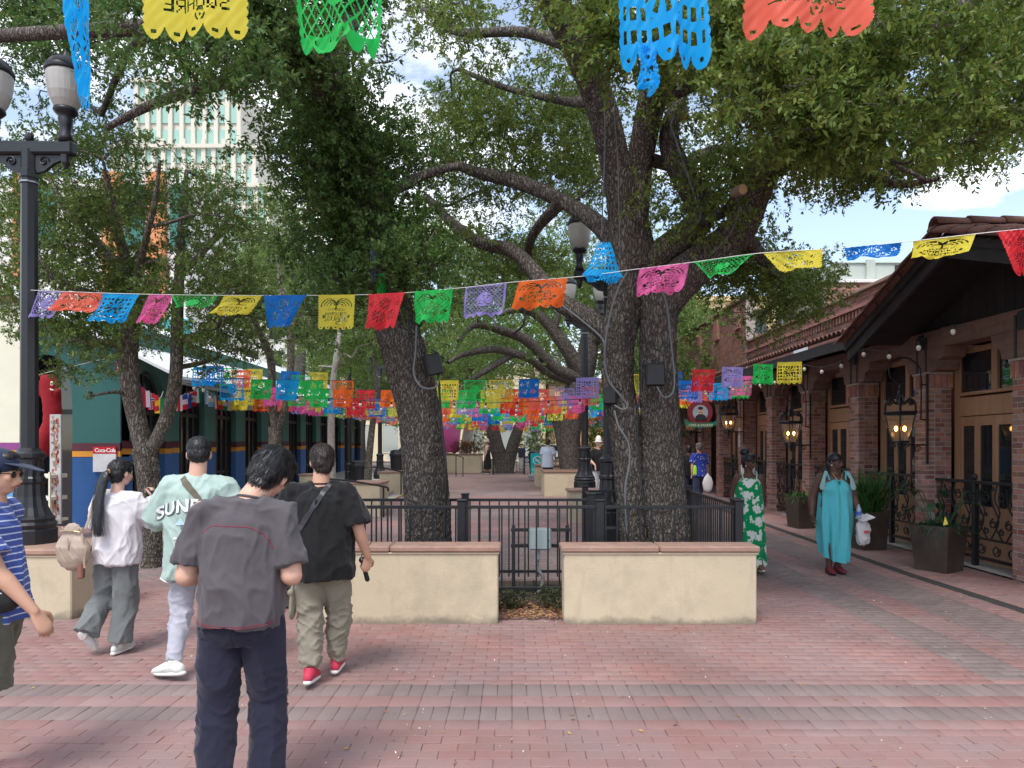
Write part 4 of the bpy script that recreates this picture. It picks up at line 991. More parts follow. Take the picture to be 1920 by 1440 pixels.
pt = MB(); pt.prism([(-0.13, -0.19), (0.15, -0.19), (0.13, -0.09), (0.05, -0.05), (-0.05, -0.05), (-0.12, -0.10)], (0, -0.02, 0), (1, 0, 0), (0, 0, 1), (0, 0.007, 0)); pt.build('coat', mat('sign black', (0.01, 0.01, 0.012)), sg, world=False)
disc(MB(), 0, 0.03, 0.055, 0.075, -0.022, -0.0125, 16).build('face', mat('sign skin', (0.55, 0.33, 0.19)), sg, world=False)
hr = MB(); disc(hr, 0.0, 0.10, 0.065, 0.04, -0.026, -0.0225, 14); disc(hr, 0.0, 0.005, 0.045, 0.012, -0.027, -0.0225, 10); disc(hr, -0.02, 0.045, 0.012, 0.006, -0.027, -0.0225, 8); disc(hr, 0.02, 0.045, 0.012, 0.006, -0.027, -0.0225, 8); hr.build('hair_and_moustache', mat('sign black', (0.01, 0.01, 0.012)), sg, world=False)
rb = MB(); rb.prism([(-0.42, -0.16), (-0.36, -0.23), (-0.2, -0.26), (0, -0.27), (0.2, -0.26), (0.36, -0.23), (0.42, -0.16), (0.38, -0.32), (0.22, -0.38), (0, -0.39), (-0.22, -0.38), (-0.38, -0.32)], (0, -0.035, 0), (1, 0, 0), (0, 0, 1), (0, 0.02, 0)); rb.build('ribbon', M_sgr, sg, world=False)
tm = text_mesh('CAFE & BAKERY', 0.085, 0.002); o = put('lettering', tm, mat('sign gold letters', (0.55, 0.5, 0.32)), sg, False); o.rotation_euler = (math.pi/2, 0, 0); o.location = (0, -0.042, -0.325)
MB().tube([(0.2, 0.025, 0.28), (0.2, 0.025, 0.6)], 0.01, 5).tube([(-0.2, 0.025, 0.28), (-0.2, 0.025, 0.6)], 0.01, 5).tube([(-0.4, 0.025, 0.6), (1.1, 0.025, 0.6)], 0.018, 6).build('bracket', M_iron, sg, world=False)
# narrow vertical sign on a column
vs_ = MB(); a = P(1341, 801, 19.9); b_ = P(1346, 838, 19.9); vs_.box((6.43, 20.05, b_.z), (6.449, 20.16, a.z)); o = vs_.build('column_plaque', mat('plaque', (0.6, 0.6, 0.6), var=0.5, vscale=25)); tag(o, 'narrow white upright plaque on a brick column beside the doorway', 'plaque')

# ================================================================== big square pots with plants
M_pot = mat('brown metal planter pot', (0.075, 0.055, 0.045), rough=0.5, metal=0.25, var=0.3, vscale=3, dirt=((0.11, 0.10, 0.095), 3, 0.5, 0.8))
M_gleaf = mat('fern green', (0.05, 0.14, 0.03), rough=0.55, var=0.3, vscale=6, objvar=0.35, hue=0.03, island=True, transl=0.25)
M_dleaf = mat('dark glossy leaf', (0.025, 0.08, 0.035), rough=0.35, var=0.3, vscale=6, objvar=0.3, hue=0.03, island=True, transl=0.2)
def pot(x, y, w, h, label, rz=0.5, taper=0.8, plants='grass', seed=1):
    z0 = gz(y); t = thing('square_pot', label, 'planter pot', (x, y, z0), rz, group='brown square pots along the restaurant railing')
    m = MB(); a, b, e = w/2*taper, w/2, 0.03
    vs = [(-a,-a,0),(a,-a,0),(a,a,0),(-a,a,0),(-b,-b,h),(b,-b,h),(b,b,h),(-b,b,h),(-b+e,-b+e,h),(b-e,-b+e,h),(b-e,b-e,h),(-b+e,b-e,h),(-b+e,-b+e,h-.08),(b-e,-b+e,h-.08),(b-e,b-e,h-.08),(-b+e,b-e,h-.08)]
    fs = [(0,3,2,1)] + [(i, (i+1)%4, 4+(i+1)%4, 4+i) for i in range(4)] + [(4+i, 4+(i+1)%4, 8+(i+1)%4, 8+i) for i in range(4)] + [(8+i, 8+(i+1)%4, 12+(i+1)%4, 12+i) for i in range(4)]
    m.add(vs, fs); m.build('pot', M_pot, t, world=False); MB().add([(-b+e,-b+e,h-.07),(b-e,-b+e,h-.07),(b-e,b-e,h-.07),(-b+e,b-e,h-.07)], [(0,1,2,3)]).build('soil', M_soil, t, world=False)
    r = random.Random(seed); g_ = MB()
    pt_ = thing('potted_plant', label, 'plant', (x, y, z0 + h - 0.07), rz)
    def blade(p, ang, L, lift, wd, droop, n=5):
        d = Vector((math.cos(ang), math.sin(ang), 0)); s_ = Vector((-d.y, d.x, 0)); pts = []
        for i in range(n + 1):
            tt = i / n; q = p + d * (L * tt * math.cos(lift)) + Vector((0, 0, L * (math.sin(lift) * tt - droop * tt * tt)))
            ww = wd * math.sin(math.pi * min(0.97, 0.12 + tt * 0.86)); pts.append((q - s_ * ww, q + s_ * ww))
        vs = [v for pr in pts for v in pr]; g_.add(vs, [(2*i, 2*i+1, 2*i+3, 2*i+2) for i in range(n)])
    if plants == 'grass':
        for k in range(260): blade(Vector((r.uniform(-b, b)*.8, r.uniform(-b, b)*.8, 0)), r.uniform(0, 6.28), r.uniform(.15, .38), r.uniform(.5, 1.35), r.uniform(.006, .013), r.uniform(.3, .9))
    elif plants == 'fern':
        for k in range(330):
            q = Vector((r.uniform(-b, b)*.75, r.uniform(-b, b)*.75, 0)); blade(q, r.uniform(0, 6.28), r.uniform(.4, 1.1), r.uniform(.9, 1.5), r.uniform(.008, .02), r.uniform(.1, .6), 6)
        for k in range(34):
            q = Vector((r.uniform(-b, b)*.6, r.uniform(-b, b)*.6, 0)); a_ = r.uniform(0, 6.28); L = r.uniform(.6, 1.15)
            for i in range(14):
                tt = (i + 2) / 16; s_ = q + Vector((math.cos(a_)*L*tt*.35, math.sin(a_)*L*tt*.35, L*tt*(1.1 - .35*tt)))
                for sd in (-1, 1): blade(s_, a_ + sd*1.3, .14*(1-tt*.6), .25, .014, .5, 2)
    else:
        for k in range(220): blade(Vector((r.uniform(-b, b)*.85, r.uniform(-b, b)*.85, 0)), r.uniform(0, 6.28), r.uniform(.18, .42), r.uniform(.4, 1.3), r.uniform(.008, .016), r.uniform(.3, .9))
        for k in range(12):
            a_ = r.uniform(0, 6.28); L = r.uniform(.35, .7); q = Vector((math.cos(a_)*.1, math.sin(a_)*.1, 0)); e_ = q + Vector((math.cos(a_)*L*.4, math.sin(a_)*L*.4, L*.8))
            g_.tube([q, (q+e_)/2 + Vector((0,0,.05)), e_], 0.007, 4); blade(e_, a_, r.uniform(.2, .34), r.uniform(-.2, .6), r.uniform(.04, .065), .5, 5)
    g_.build('leaves', M_gleaf if plants != 'mixed' else M_dleaf, pt_, world=False)
    return t, pt_
pots = [(5.92, 9.85, 0.52, 0.63, 'nearest square brown pot in front of the first iron railing', 0.55, .82, 'mixed', 3, 'dark broad leaves and grass in the nearest brown pot'),
        (5.88, 11.75, 0.47, 0.62, 'square brown pot standing behind the woman in turquoise', 0.15, .86, 'fern', 4, 'tall feathery green fern in the pot behind the turquoise dress'),
        (5.88, 14.45, 0.46, 0.64, 'tapered brown pot just left of the woman in turquoise', 0.25, .78, 'grass', 5, 'short green tuft in the tapered pot left of the turquoise dress'),
        (5.80, 17.3, 0.48, 0.66, 'brown pot half hidden behind the woman in the green floral dress', 0.2, .9, 'grass', 6, 'leafy green plant in the pot beside the floral dress'),]
for (x, y, w, h, lb, rz, tp, kind, sd, lb2) in pots:
    t, p_ = pot(x, y, w, h, lb, rz, tp, kind, sd); p_['label'] = lb2
yl = MB().add([(0, 0, 0), (0.07, 0.0, 0.02), (0.035, 0.01, 0.12)], [(0, 1, 2)]); o = yl.build('yellow_leaf', mat('yellow leaf', (0.85, 0.65, 0.12))); o.location = (5.78, 9.52, 0.66); tag(o, 'small bright yellow leaf on the rim of the nearest pot', 'leaf')
ws = MB(); ws.box((6.2, 19.2, 0.2), (6.7, 19.26, 1.25), bev=0.02); ws.box((6.25, 19.15, 0.5), (6.65, 19.2, 0.6), bev=0.01); o = ws.build('menu_stand', mat('white enamel', (0.72, 0.74, 0.72), rough=0.4)); tag(o, 'white ornate menu stand behind the woman with the bun', 'menu stand')

# ================================================================== electrical box in the gap
eb = thing('electrical_box', 'pale grey electrical box on a black strut frame behind the fence pickets', 'electrical box', (0.24, 8.2, 0.9))
c0 = P(992, 991, 8.15); c1 = P(1034, 1031, 8.15)
b = MB(); b.box((c0.x, 8.12, c1.z), (c1.x, 8.26, c0.z), bev=0.02); b.build('cabinet', M_boxgrey, eb)
b = MB(); b.box((c0.x + 0.01, 8.11, c1.z + 0.012), (c1.x - 0.012, 8.119, c0.z - 0.012), bev=0.003); b.build('door', M_boxgrey, eb)
MB().ell((c1.x - 0.035, 8.105, (c0.z+c1.z)/2 - 0.01), (0.008, 0.006, 0.008), seg=8, rings=6).build('lock', M_iron, eb)
f = MB(); xa, xb = P(958, 1000, 8.3).x, P(1072, 1000, 8.3).x
for z in (c0.z - 0.03, c1.z + 0.03): f.box((xa, 8.27, z - 0.02), (xb, 8.31, z + 0.02), bev=0.003)
for x in (xa + 0.03, xb - 0.05): f.box((x - 0.02, 8.315, 0), (x + 0.02, 8.35, c0.z + 0.02), bev=0.003)
f.build('strut_frame', M_iron, eb)
cd = MB(); xm = (c0.x + c1.x)/2 - 0.03; cd.box((xm - 0.025, 8.16, c1.z - 0.12), (xm + 0.03, 8.21, c1.z), bev=0.006)
cd.tube(spline([(xm, 8.19, c1.z - 0.1), (xm, 8.19, c1.z - 0.22), (xm + 0.06, 8.19, c1.z - 0.32), (xm + 0.04, 8.19, c1.z - 0.45), (xm - 0.03, 8.19, 0.0)], 5), 0.02, 8); cd.build('conduit', M_steel, eb)

# ================================================================== things on the left
db = thing('red_tube_dancer', 'red inflatable tube dancer with a painted face in the dark left arch', 'inflatable', (-9.0, 13.6, 0))
M_redn = mat('red nylon', (0.36, 0.012, 0.022), rough=0.8, var=0.2, vscale=4, bump=0.3, bscale=9, transl=0.2, bdist=0.02)
Yd = 13.4; s = []
for (x, y, r) in ((74, 852, 0.15), (82, 826, 0.155), (97, 796, 0.155), (98, 765, 0.155), (95, 738, 0.155), (92, 716, 0.15), (90, 704, 0.12)): p = P(x, y, Yd); s.append((*p, r))
s = spline(s, 6); b = MB(); b.tube([q[:3] for q in s], [(q[3] * (1 + 0.04*math.sin(i*1.9)), q[3]) for i, q in enumerate(s)], 18); b.build('body', M_redn, db, smooth=True)
b = MB(); q = [P(88, 745, Yd), P(76, 730, Yd), P(66, 716, Yd)]; b.tube(q, [0.09, 0.08, 0.07], 10, rnd=True); b.build('arm', M_redn, db, smooth=True)
b = MB(); q = [P(98, 752, Yd), P(107, 745, Yd), P(108, 734, Yd - .1)]; b.tube(q, [0.09, 0.08, 0.06], 10, rnd=True); b.build('arm', M_redn, db, smooth=True)
e = P(97, 719, Yd - 0.15); MB().ell(e, (0.03, 0.01, 0.045), seg=10, rings=8).build('eye', M_ivory, db); MB().ell(e + Vector((0.004, -0.012, -0.006)), (0.012, 0.006, 0.02), seg=8, rings=6).build('pupil', M_iron, db)
e = P(97, 731, Yd - 0.155); MB().tube(spline([e + Vector((-0.03, 0, 0.02)), e, e + Vector((0.035, 0, 0.0))], 3), 0.014, 6).build('mouth', M_ivory, db)
# tall picture menu board
mb_ = thing('menu_board', 'tall white picture menu board in the dark left arch', 'menu board', (-8.3, 12.7, 0))
Ym = 12.6; a = P(93, 777, Ym); b_ = P(114, 960, Ym); MB().box((a.x, Ym, 0.35), (b_.x, Ym + 0.04, a.z), bev=0.005).build('panel', mat('shaded white menu panel', (0.46, 0.46, 0.45), rough=0.4, var=0.05), mb_)  # white panel dimmed: the arch shade is put into its colour
r = random.Random(4); cols_ = [mat('menu red print', (0.5, 0.08, 0.06)), mat('menu brown print', (0.35, 0.2, 0.12)), mat('menu grey print', (0.2, 0.2, 0.22))]
for k in range(3):
    pr = MB(); W_ = b_.x - a.x
    for q in range(60):
        x = a.x + 0.02 + r.random() * (W_ - 0.07); z = 0.42 + r.random() * (a.z - 0.5); w, h = (r.uniform(.02, .05), r.uniform(.008, .02)) if k == 2 else (r.uniform(.015, .03), r.uniform(.03, .09))
        pr.box((x, Ym - 0.004 - 0.001*k, z), (x + w, Ym - 0.001, z + h))
    tag(pr.build('print', cols_[k], mb_), kind='stuff')
sh = thing('white_shelf', 'white shelf rack half hidden behind the left lamp post', 'shelf', (-8.5, 12.4, 0))
for (x0, y0, x1, y1) in ((70, 890, 93, 897), (72, 932, 93, 939), (68, 975, 95, 980)):
    a = P(x0, y0, 12.4); b_ = P(x1, y1, 12.4); MB().box((a.x - 0.3, 12.4, b_.z), (b_.x, 12.9, a.z), bev=0.005).build('shelf_board', M_ivory, sh)
a = P(92, 885, 12.4); b_ = P(95, 975, 12.4); MB().box((a.x, 12.38, b_.z - 0.3), (b_.x, 12.42, a.z)).build('upright', M_ivory, sh)
# cola sign
cs = thing('cola_sign', 'white board with red Coca-Cola header on the dark blue wall', 'sign', (-8.4, 14.46, 1.4))
a = P(174, 838, 14.44); b_ = P(217, 885, 14.44); zm = P(174, 851, 14.44).z
MB().box((a.x, 14.44, b_.z), (b_.x, 14.48, zm), bev=0.003).build('board', mat('sign white', (0.66, 0.67, 0.68), rough=0.4), cs); MB().box((a.x, 14.438, zm + .001), (b_.x, 14.48, a.z), bev=0.003).build('header', mat('sign bright red', (0.58, 0.01, 0.02), rough=0.4), cs)
tm = text_mesh('Coca-Cola', 0.115, 0.001, 0.002, 0.85); o = put('lettering', tm, mat('letter white', (0.85, 0.85, 0.85)), cs, False); o.rotation_euler = (math.pi/2, 0, 0); o.location = Vector(((a.x + b_.x)/2 + 0.02, 14.434, (zm + a.z)/2)) - Vector(cs.location)
# trash bins
def bin_(x, y, z, label, r=0.3, h=1.0):
    t = thing('trash_bin', label, 'trash bin', (x, y, z)); MB().lathe([(r*.8, 0), (r, h*.8), (r*1.08, h*.82), (r*1.08, h*.88), (r, h*.9)], (x, y, z), 18).build('bin', M_iron, t); MB().lathe([(r*1.0, h*.9), (r*.9, h), (r*.5, h*1.03)], (x, y, z), 18).build('lid', M_black, t)
bin_(-5.05, 23.6, 0.25, 'black ribbed trash bin right of the first terrace lamp post'); bin_(-4.55, 28.4, 0.45, 'wide black trash bin beside the blue far wall', .33, 1.15)
bin_(1.35, 37.0, 0.33, 'dark bin between the far fence and the turquoise sign', .5, 1.2)
# turquoise signs
M_tq = mat('turquoise print', (0.0, 0.52, 0.52), rough=0.4, var=0.04)
M_ltr = mat('letter white', (0.85, 0.85, 0.85))
def a_sign(px0, px1, py0, py1, Y, label, txt=True, tilt=0.0):
    a = P(px0, py0, Y); b_ = P(px1, py1, Y); w = b_.x - a.x; h = a.z - b_.z
    t = thing('turquoise_sign', label, 'sign board', ((a.x+b_.x)/2, Y, b_.z)); cx_ = (a.x + b_.x)/2
    MB().prism([(-w/2, .12*h), (-w*.3, 0), (w/2, 0), (w/2, h), (-w/2, h)], (cx_, Y, b_.z), (1, 0, 0), (0, 0, 1), (0, 0.04, 0)).build('panel', M_tq, t)
    MB().box((a.x - 0.1, Y - 0.2, b_.z - 0.16), (b_.x, Y + 0.3, b_.z - 0.02), bev=0.02).build('foot', M_steel, t)
    n = 24; R_ = w * 0.30; rg = MB(); cz_ = b_.z + h * 0.66
    rg.tube([(cx_ + R_*math.cos(2*math.pi*k/n), Y - 0.005, cz_ + R_*math.sin(2*math.pi*k/n)) for k in range(n + 1)], w*0.028, 6)
    rg.tube([(cx_ - R_*.7, Y - 0.005, cz_ + R_*.7), (cx_ + R_*.7, Y - 0.005, cz_ - R_*.7)], w*0.03, 6); rg.box((cx_ - R_*.55, Y - 0.004, cz_ - R_*.14), (cx_ + R_*.5, Y - 0.001, cz_ + R_*.14)); rg.build('no_smoking_symbol', M_ltr, t)
    if txt:
        for s_, z_, sz in (('NO', 0.33, .15), ('SMOKING', 0.22, .15)):
            o = put('lettering', text_mesh(s_, w*sz*1.2, 0.001, 0.003), M_ltr, t, False); o.rotation_euler = (math.pi/2, 0, 0); o.location = Vector((cx_, Y - 0.006, b_.z + h*z_)) - wloc(t)
a_sign(995, 1020, 850, 889, 30.0, 'turquoise no smoking sign board on a pale foot in mid plaza')
a_sign(1152, 1184, 862, 912, 18.5, 'turquoise board with a white ring half hidden by the black lamp post', False)
# pink pot sculpture
pk = thing('pink_pot', 'giant glossy pink tapered pot beyond the left oak trunk', 'sculpture', P(820, 848, 40)); L = wloc(pk)
MB().lathe([(1.15, 0), (1.2, .05), (1.3, 1.0), (1.42, 2.0), (1.5, 3.2), (1.56, 3.3), (1.56, 3.5), (1.45, 3.5)], L, 32).build('pot', mat('pink gloss paint', (0.72, 0.13, 0.36), rough=0.35, var=0.05), pk, smooth=True)

# ================================================================== far parked cars
M_carw = mat('white car paint', (0.75, 0.76, 0.77), rough=0.25, var=0.02); M_tyre = mat('tyre rubber', (0.02, 0.02, 0.02), rough=0.9)
def car(x, y, z, label, m=M_carw, rz=0.0):
    t = thing('parked_car', label, 'car', (x, y, z), rz)
    prof = [(-2.2, .35), (-2.25, .75), (-2.1, 1.02), (-1.55, 1.08), (-1.1, 1.52), (-.6, 1.66), (.9, 1.68), (1.5, 1.6), (1.95, 1.1), (2.2, 1.0), (2.25, .5), (2.2, .35)]
    b = MB(); b.prism(prof, (0, -.88, 0), (1, 0, 0), (0, 0, 1), (0, 1.76, 0)); b.build('body', m, t, world=False)
    for sd in (-.886, .881):
        g_ = MB(); g_.prism([(-1.4, 1.1), (-1.02, 1.48), (-.15, 1.58), (-.15, 1.1)], (0, sd, 0), (1, 0, 0), (0, 0, 1), (0, .005, 0)); g_.build('side_window', M_glass, t, world=False)
        g_ = MB(); g_.prism([(-.05, 1.1), (-.05, 1.58), (.95, 1.6), (1.45, 1.5), (1.75, 1.1)], (0, sd, 0), (1, 0, 0), (0, 0, 1), (0, .005, 0)); g_.build('side_window', M_glass, t, world=False)
    for wx in (-1.35, 1.4):
        for wy in (-.9, .9):
            w = MB(); w.tube([(wx, wy - .1, .34), (wx, wy + .1, .34)], .34, 16); wo = w.build('wheel', M_tyre, t, world=False); MB().tube([(wx, wy - .115, .34), (wx, wy + .115, .34)], .2, 12).build('rim', M_steel, wo, world=False)
    for sx in (-2.26, 2.24): MB().box((sx, -.7, .75), (sx + .02, -.4, .88)).build('headlight', mat('lamp lens', (.7, .3, .25)), t, world=False)
    return t
car(-8.2, 60.2, 0.345, 'white car parked on the far street left of the forked oak'); car(2.6, 60.4, 0.345, 'white van-like car parked on the far street behind the no smoking sign'); car(-14.5, 60.3, 0.345, 'grey car parked far left on the street', mat('grey car paint', (.2, .21, .22), rough=.3))
# ================================================================== trees
def bark_mat(name, c1, c2, sc=1.0):
    m = mat(name, c1, rough=0.92, var=0.25, vscale=5, spec=0.2)
    t = m.node_tree; b = node(m, 'ShaderNodeBsdfPrincipled')[0]
    cx = node(m, 'ShaderNodeTexCoord')[0]
    mp_ = N(t, 'ShaderNodeMapping'); mp_.inputs['Scale'].default_value = (1, 1, 0.20)
    nz_ = N(t, 'ShaderNodeTexNoise'); nz_.inputs['Scale'].default_value = 9; t.links.new(cx.outputs['Object'], nz_.inputs['Vector'])
    ad = N(t, 'ShaderNodeMix', data_type='VECTOR'); ad.inputs[0].default_value = 0.09
    t.links.new(cx.outputs['Object'], ad.inputs[4]); t.links.new(nz_.outputs['Color'], ad.inputs[5]); t.links.new(ad.outputs[1], mp_.inputs['Vector'])
    vo = N(t, 'ShaderNodeTexVoronoi', feature='DISTANCE_TO_EDGE'); vo.inputs['Scale'].default_value = 34 * sc; t.links.new(mp_.outputs[0], vo.inputs['Vector'])
    mr = N(t, 'ShaderNodeMapRange'); mr.inputs['From Min'].default_value = 0.0; mr.inputs['From Max'].default_value = 0.32; t.links.new(vo.outputs['Distance'], mr.inputs['Value'])
    n2 = N(t, 'ShaderNodeTexNoise'); n2.inputs['Scale'].default_value = 70; n2.inputs['Detail'].default_value = 4; t.links.new(mp_.outputs[0], n2.inputs['Vector'])
    mu = N(t, 'ShaderNodeMath', operation='MULTIPLY'); t.links.new(mr.outputs[0], mu.inputs[0]); t.links.new(n2.outputs[0], mu.inputs[1])
    mxx = N(t, 'ShaderNodeMix', data_type='RGBA'); mxx.inputs[6].default_value = (*c2, 1)
    ol = [l for l in t.links if l.to_node == b and l.to_socket.name == 'Base Color'][0]; t.links.new(ol.from_socket, mxx.inputs[7])
    m2 = N(t, 'ShaderNodeMapRange'); m2.inputs['From Max'].default_value = 0.5; t.links.new(mu.outputs[0], m2.inputs['Value'])
    t.links.new(m2.outputs[0], mxx.inputs[0]); t.links.new(mxx.outputs[2], b.inputs['Base Color'])
    bp = N(t, 'ShaderNodeBump'); bp.inputs['Strength'].default_value = 1.0; bp.inputs['Distance'].default_value = 0.018; t.links.new(mu.outputs[0], bp.inputs['Height']); t.links.new(bp.outputs[0], b.inputs['Normal'])
    return m
M_bark = bark_mat('live oak bark', (0.205, 0.177, 0.153), (0.034, 0.028, 0.025))
M_bark2 = bark_mat('furrowed bark', (0.30, 0.26, 0.21), (0.055, 0.045, 0.038), 1.1)
M_bark3 = mat('pale smooth bark', (0.36, 0.32, 0.28), rough=0.85, var=0.3, vscale=9, bump=0.4, bscale=20)
def leaf_mat(name, c, transl=0.38, ov=0.38, hue=0.035):
    return mat(name, c, rough=0.5, var=0.15, vscale=0.7, objvar=ov, hue=hue, island=True, transl=transl, spec=0.35)
M_l1 = leaf_mat('oak leaf', (0.150, 0.205, 0.042), ov=.5)
M_l1d = leaf_mat('dense shoot leaf', (0.095, 0.165, 0.042), ov=.48)
M_l2 = leaf_mat('elm leaf', (0.130, 0.190, 0.044), ov=.45)
M_l3 = leaf_mat('bright far leaf', (0.140, 0.215, 0.050), 0.42)
rng = np.random.default_rng(11)

def worley_band(u, v, nu, seed=0):
    """F2-F1 of a jittered grid, periodic in u with nu cells"""
    r = np.random.default_rng(seed); nvv = int(v.max()) + 4
    jx = r.random((nu, nvv)); jy = r.random((nu, nvv)); iu = np.floor(u).astype(int); iv = np.floor(v).astype(int)
    f1 = np.full(u.shape, 9.0); f2 = np.full(u.shape, 9.0)
    for a in (-1, 0, 1):
        for b in (-1, 0, 1):
            cu = iu + a; cv = np.clip(iv + b, 0, nvv - 1); px_ = cu + jx[cu % nu, cv]; py_ = cv + jy[cu % nu, cv]
            d = np.hypot(u - px_, v - py_); n1 = d < f1; f2 = np.where(n1, f1, np.minimum(f2, d)); f1 = np.where(n1, d, f1)
    return f2 - f1
def limb_np(pts, seg=14, fine=False, seed=0, lump=0.06):
    """pts: list of (x,y,z,r) already smooth. returns V,F"""
    A = np.array(pts); 
    if fine:
        d = np.r_[0, np.cumsum(np.linalg.norm(np.diff(A[:, :3], axis=0), axis=1))]; L = d[-1]; n = int(L / 0.013); s = np.linspace(0, L, n)
        A = np.stack([np.interp(s, d, A[:, i]) for i in range(4)], 1); seg = 120
    n = len(A); T = np.gradient(A[:, :3], axis=0); T /= np.linalg.norm(T, axis=1)[:, None] + 1e-9
    U = np.zeros((n, 3)); u = np.array([1.0, 0.01, 0]) if abs(T[0][0]) < .9 else np.array([0, 1.0, 0])
    for i in range(n):
        u = u - T[i] * u.dot(T[i]); u /= np.linalg.norm(u) + 1e-9; U[i] = u
    W = np.cross(T, U); an = np.linspace(0, 2*np.pi, seg, endpoint=False)
    d = np.r_[0, np.cumsum(np.linalg.norm(np.diff(A[:, :3], axis=0), axis=1))]
    r = A[:, 3][:, None] * np.ones((1, seg)); th = an[None, :] * np.ones((n, 1)); zz = d[:, None] * np.ones((1, seg))
    ph = np.random.default_rng(seed).random(6) * 6.28
    r = r * (1 + lump * (np.sin(2*th + ph[0] + zz*1.7) + 0.6*np.sin(3*th + ph[1] - zz*2.3) + 0.45*np.sin(5*th + ph[2] + zz*1.1)))
    if fine:
        rm = A[:, 3].mean(); nu = max(8, int(2*np.pi*rm / 0.026)); uu = th / (2*np.pi) * nu; vv = zz / 0.075
        wob = 0.55*np.sin(vv*1.3 + th*3 + ph[3]) + 0.35*np.sin(vv*3.1 + th*7 + ph[4]) + .2*np.sin(vv*6.7 - th*11)
        w = worley_band((uu + wob) % nu, vv + 1, nu, seed + 5); pl_ = np.clip(w * 2.4, 0, 1) ** 0.7
        w2 = worley_band(((uu*2.0 + wob)) % (2*nu), vv*2.6 + 1, 2*nu, seed + 9)
        r = r + 0.015 * (pl_ - 0.5) + 0.004 * np.clip(w2 * 2, 0, 1)
    V = A[:, None, :3] + U[:, None, :] * (np.cos(an)[None, :, None] * r[..., None]) + W[:, None, :] * (np.sin(an)[None, :, None] * r[..., None])
    i = np.arange(n - 1)[:, None]; k = np.arange(seg)[None, :]; k2 = (k + 1) % seg
    Fq = np.stack([i*seg + k, i*seg + k2, (i+1)*seg + k2, (i+1)*seg + k], -1).reshape(-1, 4)
    return V.reshape(-1, 3), Fq
class Tree:
    def __init__(s, name, label, base, mb, ml, group=None, leaf=0.052, cat='tree'):
        s.t = thing(name, label, cat, base, group=group); s.V = []; s.F = []; s.n = 0; s.mb = mb; s.ml = ml; s.leaf = leaf; s.nodes = []; s.LV = []; s.k = 0
    def add(s, V, Fq): s.V.append(V); s.F.append(Fq + s.n); s.n += len(V)
    def limb(s, pts, fine=False, px=True, seg=14, n=7):
        """pts: (px, py, Y, width_px) or world (x,y,z,r)"""
        if px: q = [(*P(a, b, c), w/2*c/F) for a, b, c, w in pts]
        else: q = pts
        q = spline(q, n); s.k += 1
        V, Fq = limb_np(q, seg, fine, s.k + 3); s.add(V, Fq)
        s.nodes += [np.array(x) for x in q[len(q)//5:]]
        return q
    def twig_to(s, c, r0=None, seg=6):
        """a curved branch from the nearest wood to c"""
        if not s.nodes: return
        Nn = np.array(s.nodes); c = np.array(c); d = np.linalg.norm(Nn[:, :3] - c, axis=1) + np.maximum(0, Nn[:, 2] - c[2]) * 0.9
        i = int(np.argmin(d)); a = Nn[i]; L = np.linalg.norm(a[:3] - c)
        if L < 0.05: return
        r = min(a[3] * 0.75, 0.012 + L * 0.016) if r0 is None else r0
        m1 = a[:3] * .65 + c * .35 + rng.normal(0, L * .09, 3); m2 = a[:3] * .3 + c * .7 + rng.normal(0, L * .09, 3)
        q = spline([(*a[:3], r), (*m1, r*.8), (*m2, r*.55), (*c, r*.3)], 5); V, Fq = limb_np(q, seg, False, s.k, 0.03); s.add(V, Fq)
        s.nodes += [np.array(x) for x in q[4::3]]
        return q
    def blob(s, c, rad, twigs=60, per=20, spread=1.0, sticks=3, leaf=None, conn=True):
        c = np.array(c, float); rad = np.array(rad if isinstance(rad, (list, tuple)) else (rad, rad, rad*.75), float)
        if conn: s.twig_to(c)
        for k in range(sticks if conn else 0):
            d = rng.normal(0, 1, 3); d /= np.linalg.norm(d); s.twig_to(c + d * rad * .8, 0.009, 4)
        d = rng.normal(0, 1, (twigs, 3)); d /= np.linalg.norm(d, axis=1)[:, None]; rr = rng.random(twigs) ** 0.45
        B = c + d * rad * rr[:, None]; D = d + rng.normal(0, .75, (twigs, 3)) + np.array([0, 0, -0.12]); D /= np.linalg.norm(D, axis=1)[:, None]
        s.leaves(B, D, per, leaf or s.leaf, spread)
    def leaves(s, B, D, per, ls, spread=1.0):
        n = len(B); L = ls * per * 0.19 * (0.6 + 0.8*rng.random(n)); t = (np.arange(per) + .5) / per
        Pp = B[:, None] + D[:, None] * (L[:, None] * t[None])[..., None]; Pp[..., 2] -= 0.10 * (L[:, None] * t[None]**2)
        Pp = Pp.reshape(-1, 3); Dr = np.repeat(D, per, 0); m = len(Pp)
        rv = rng.normal(0, 1, (m, 3)); side = np.cross(Dr, rv); side /= np.linalg.norm(side, axis=1)[:, None] + 1e-9
        ax = Dr * 0.55 + side * 0.9 * spread; ax /= np.linalg.norm(ax, axis=1)[:, None]
        up = rng.normal(0, .55, (m, 3)) + np.array([0, 0, 1.0]); w = np.cross(ax, up); w /= np.linalg.norm(w, axis=1)[:, None] + 1e-9; nn = np.cross(w, ax)
        l = (ls * (0.65 + 0.7*rng.random(m)))[:, None]; wd = l * 0.22
        q = np.stack([Pp, Pp + ax*l*.45 + w*wd + nn*l*.06, Pp + ax*l, Pp + ax*l*.45 - w*wd + nn*l*.06], 1)
        s.LV.append(q.reshape(-1, 3).astype(np.float32))
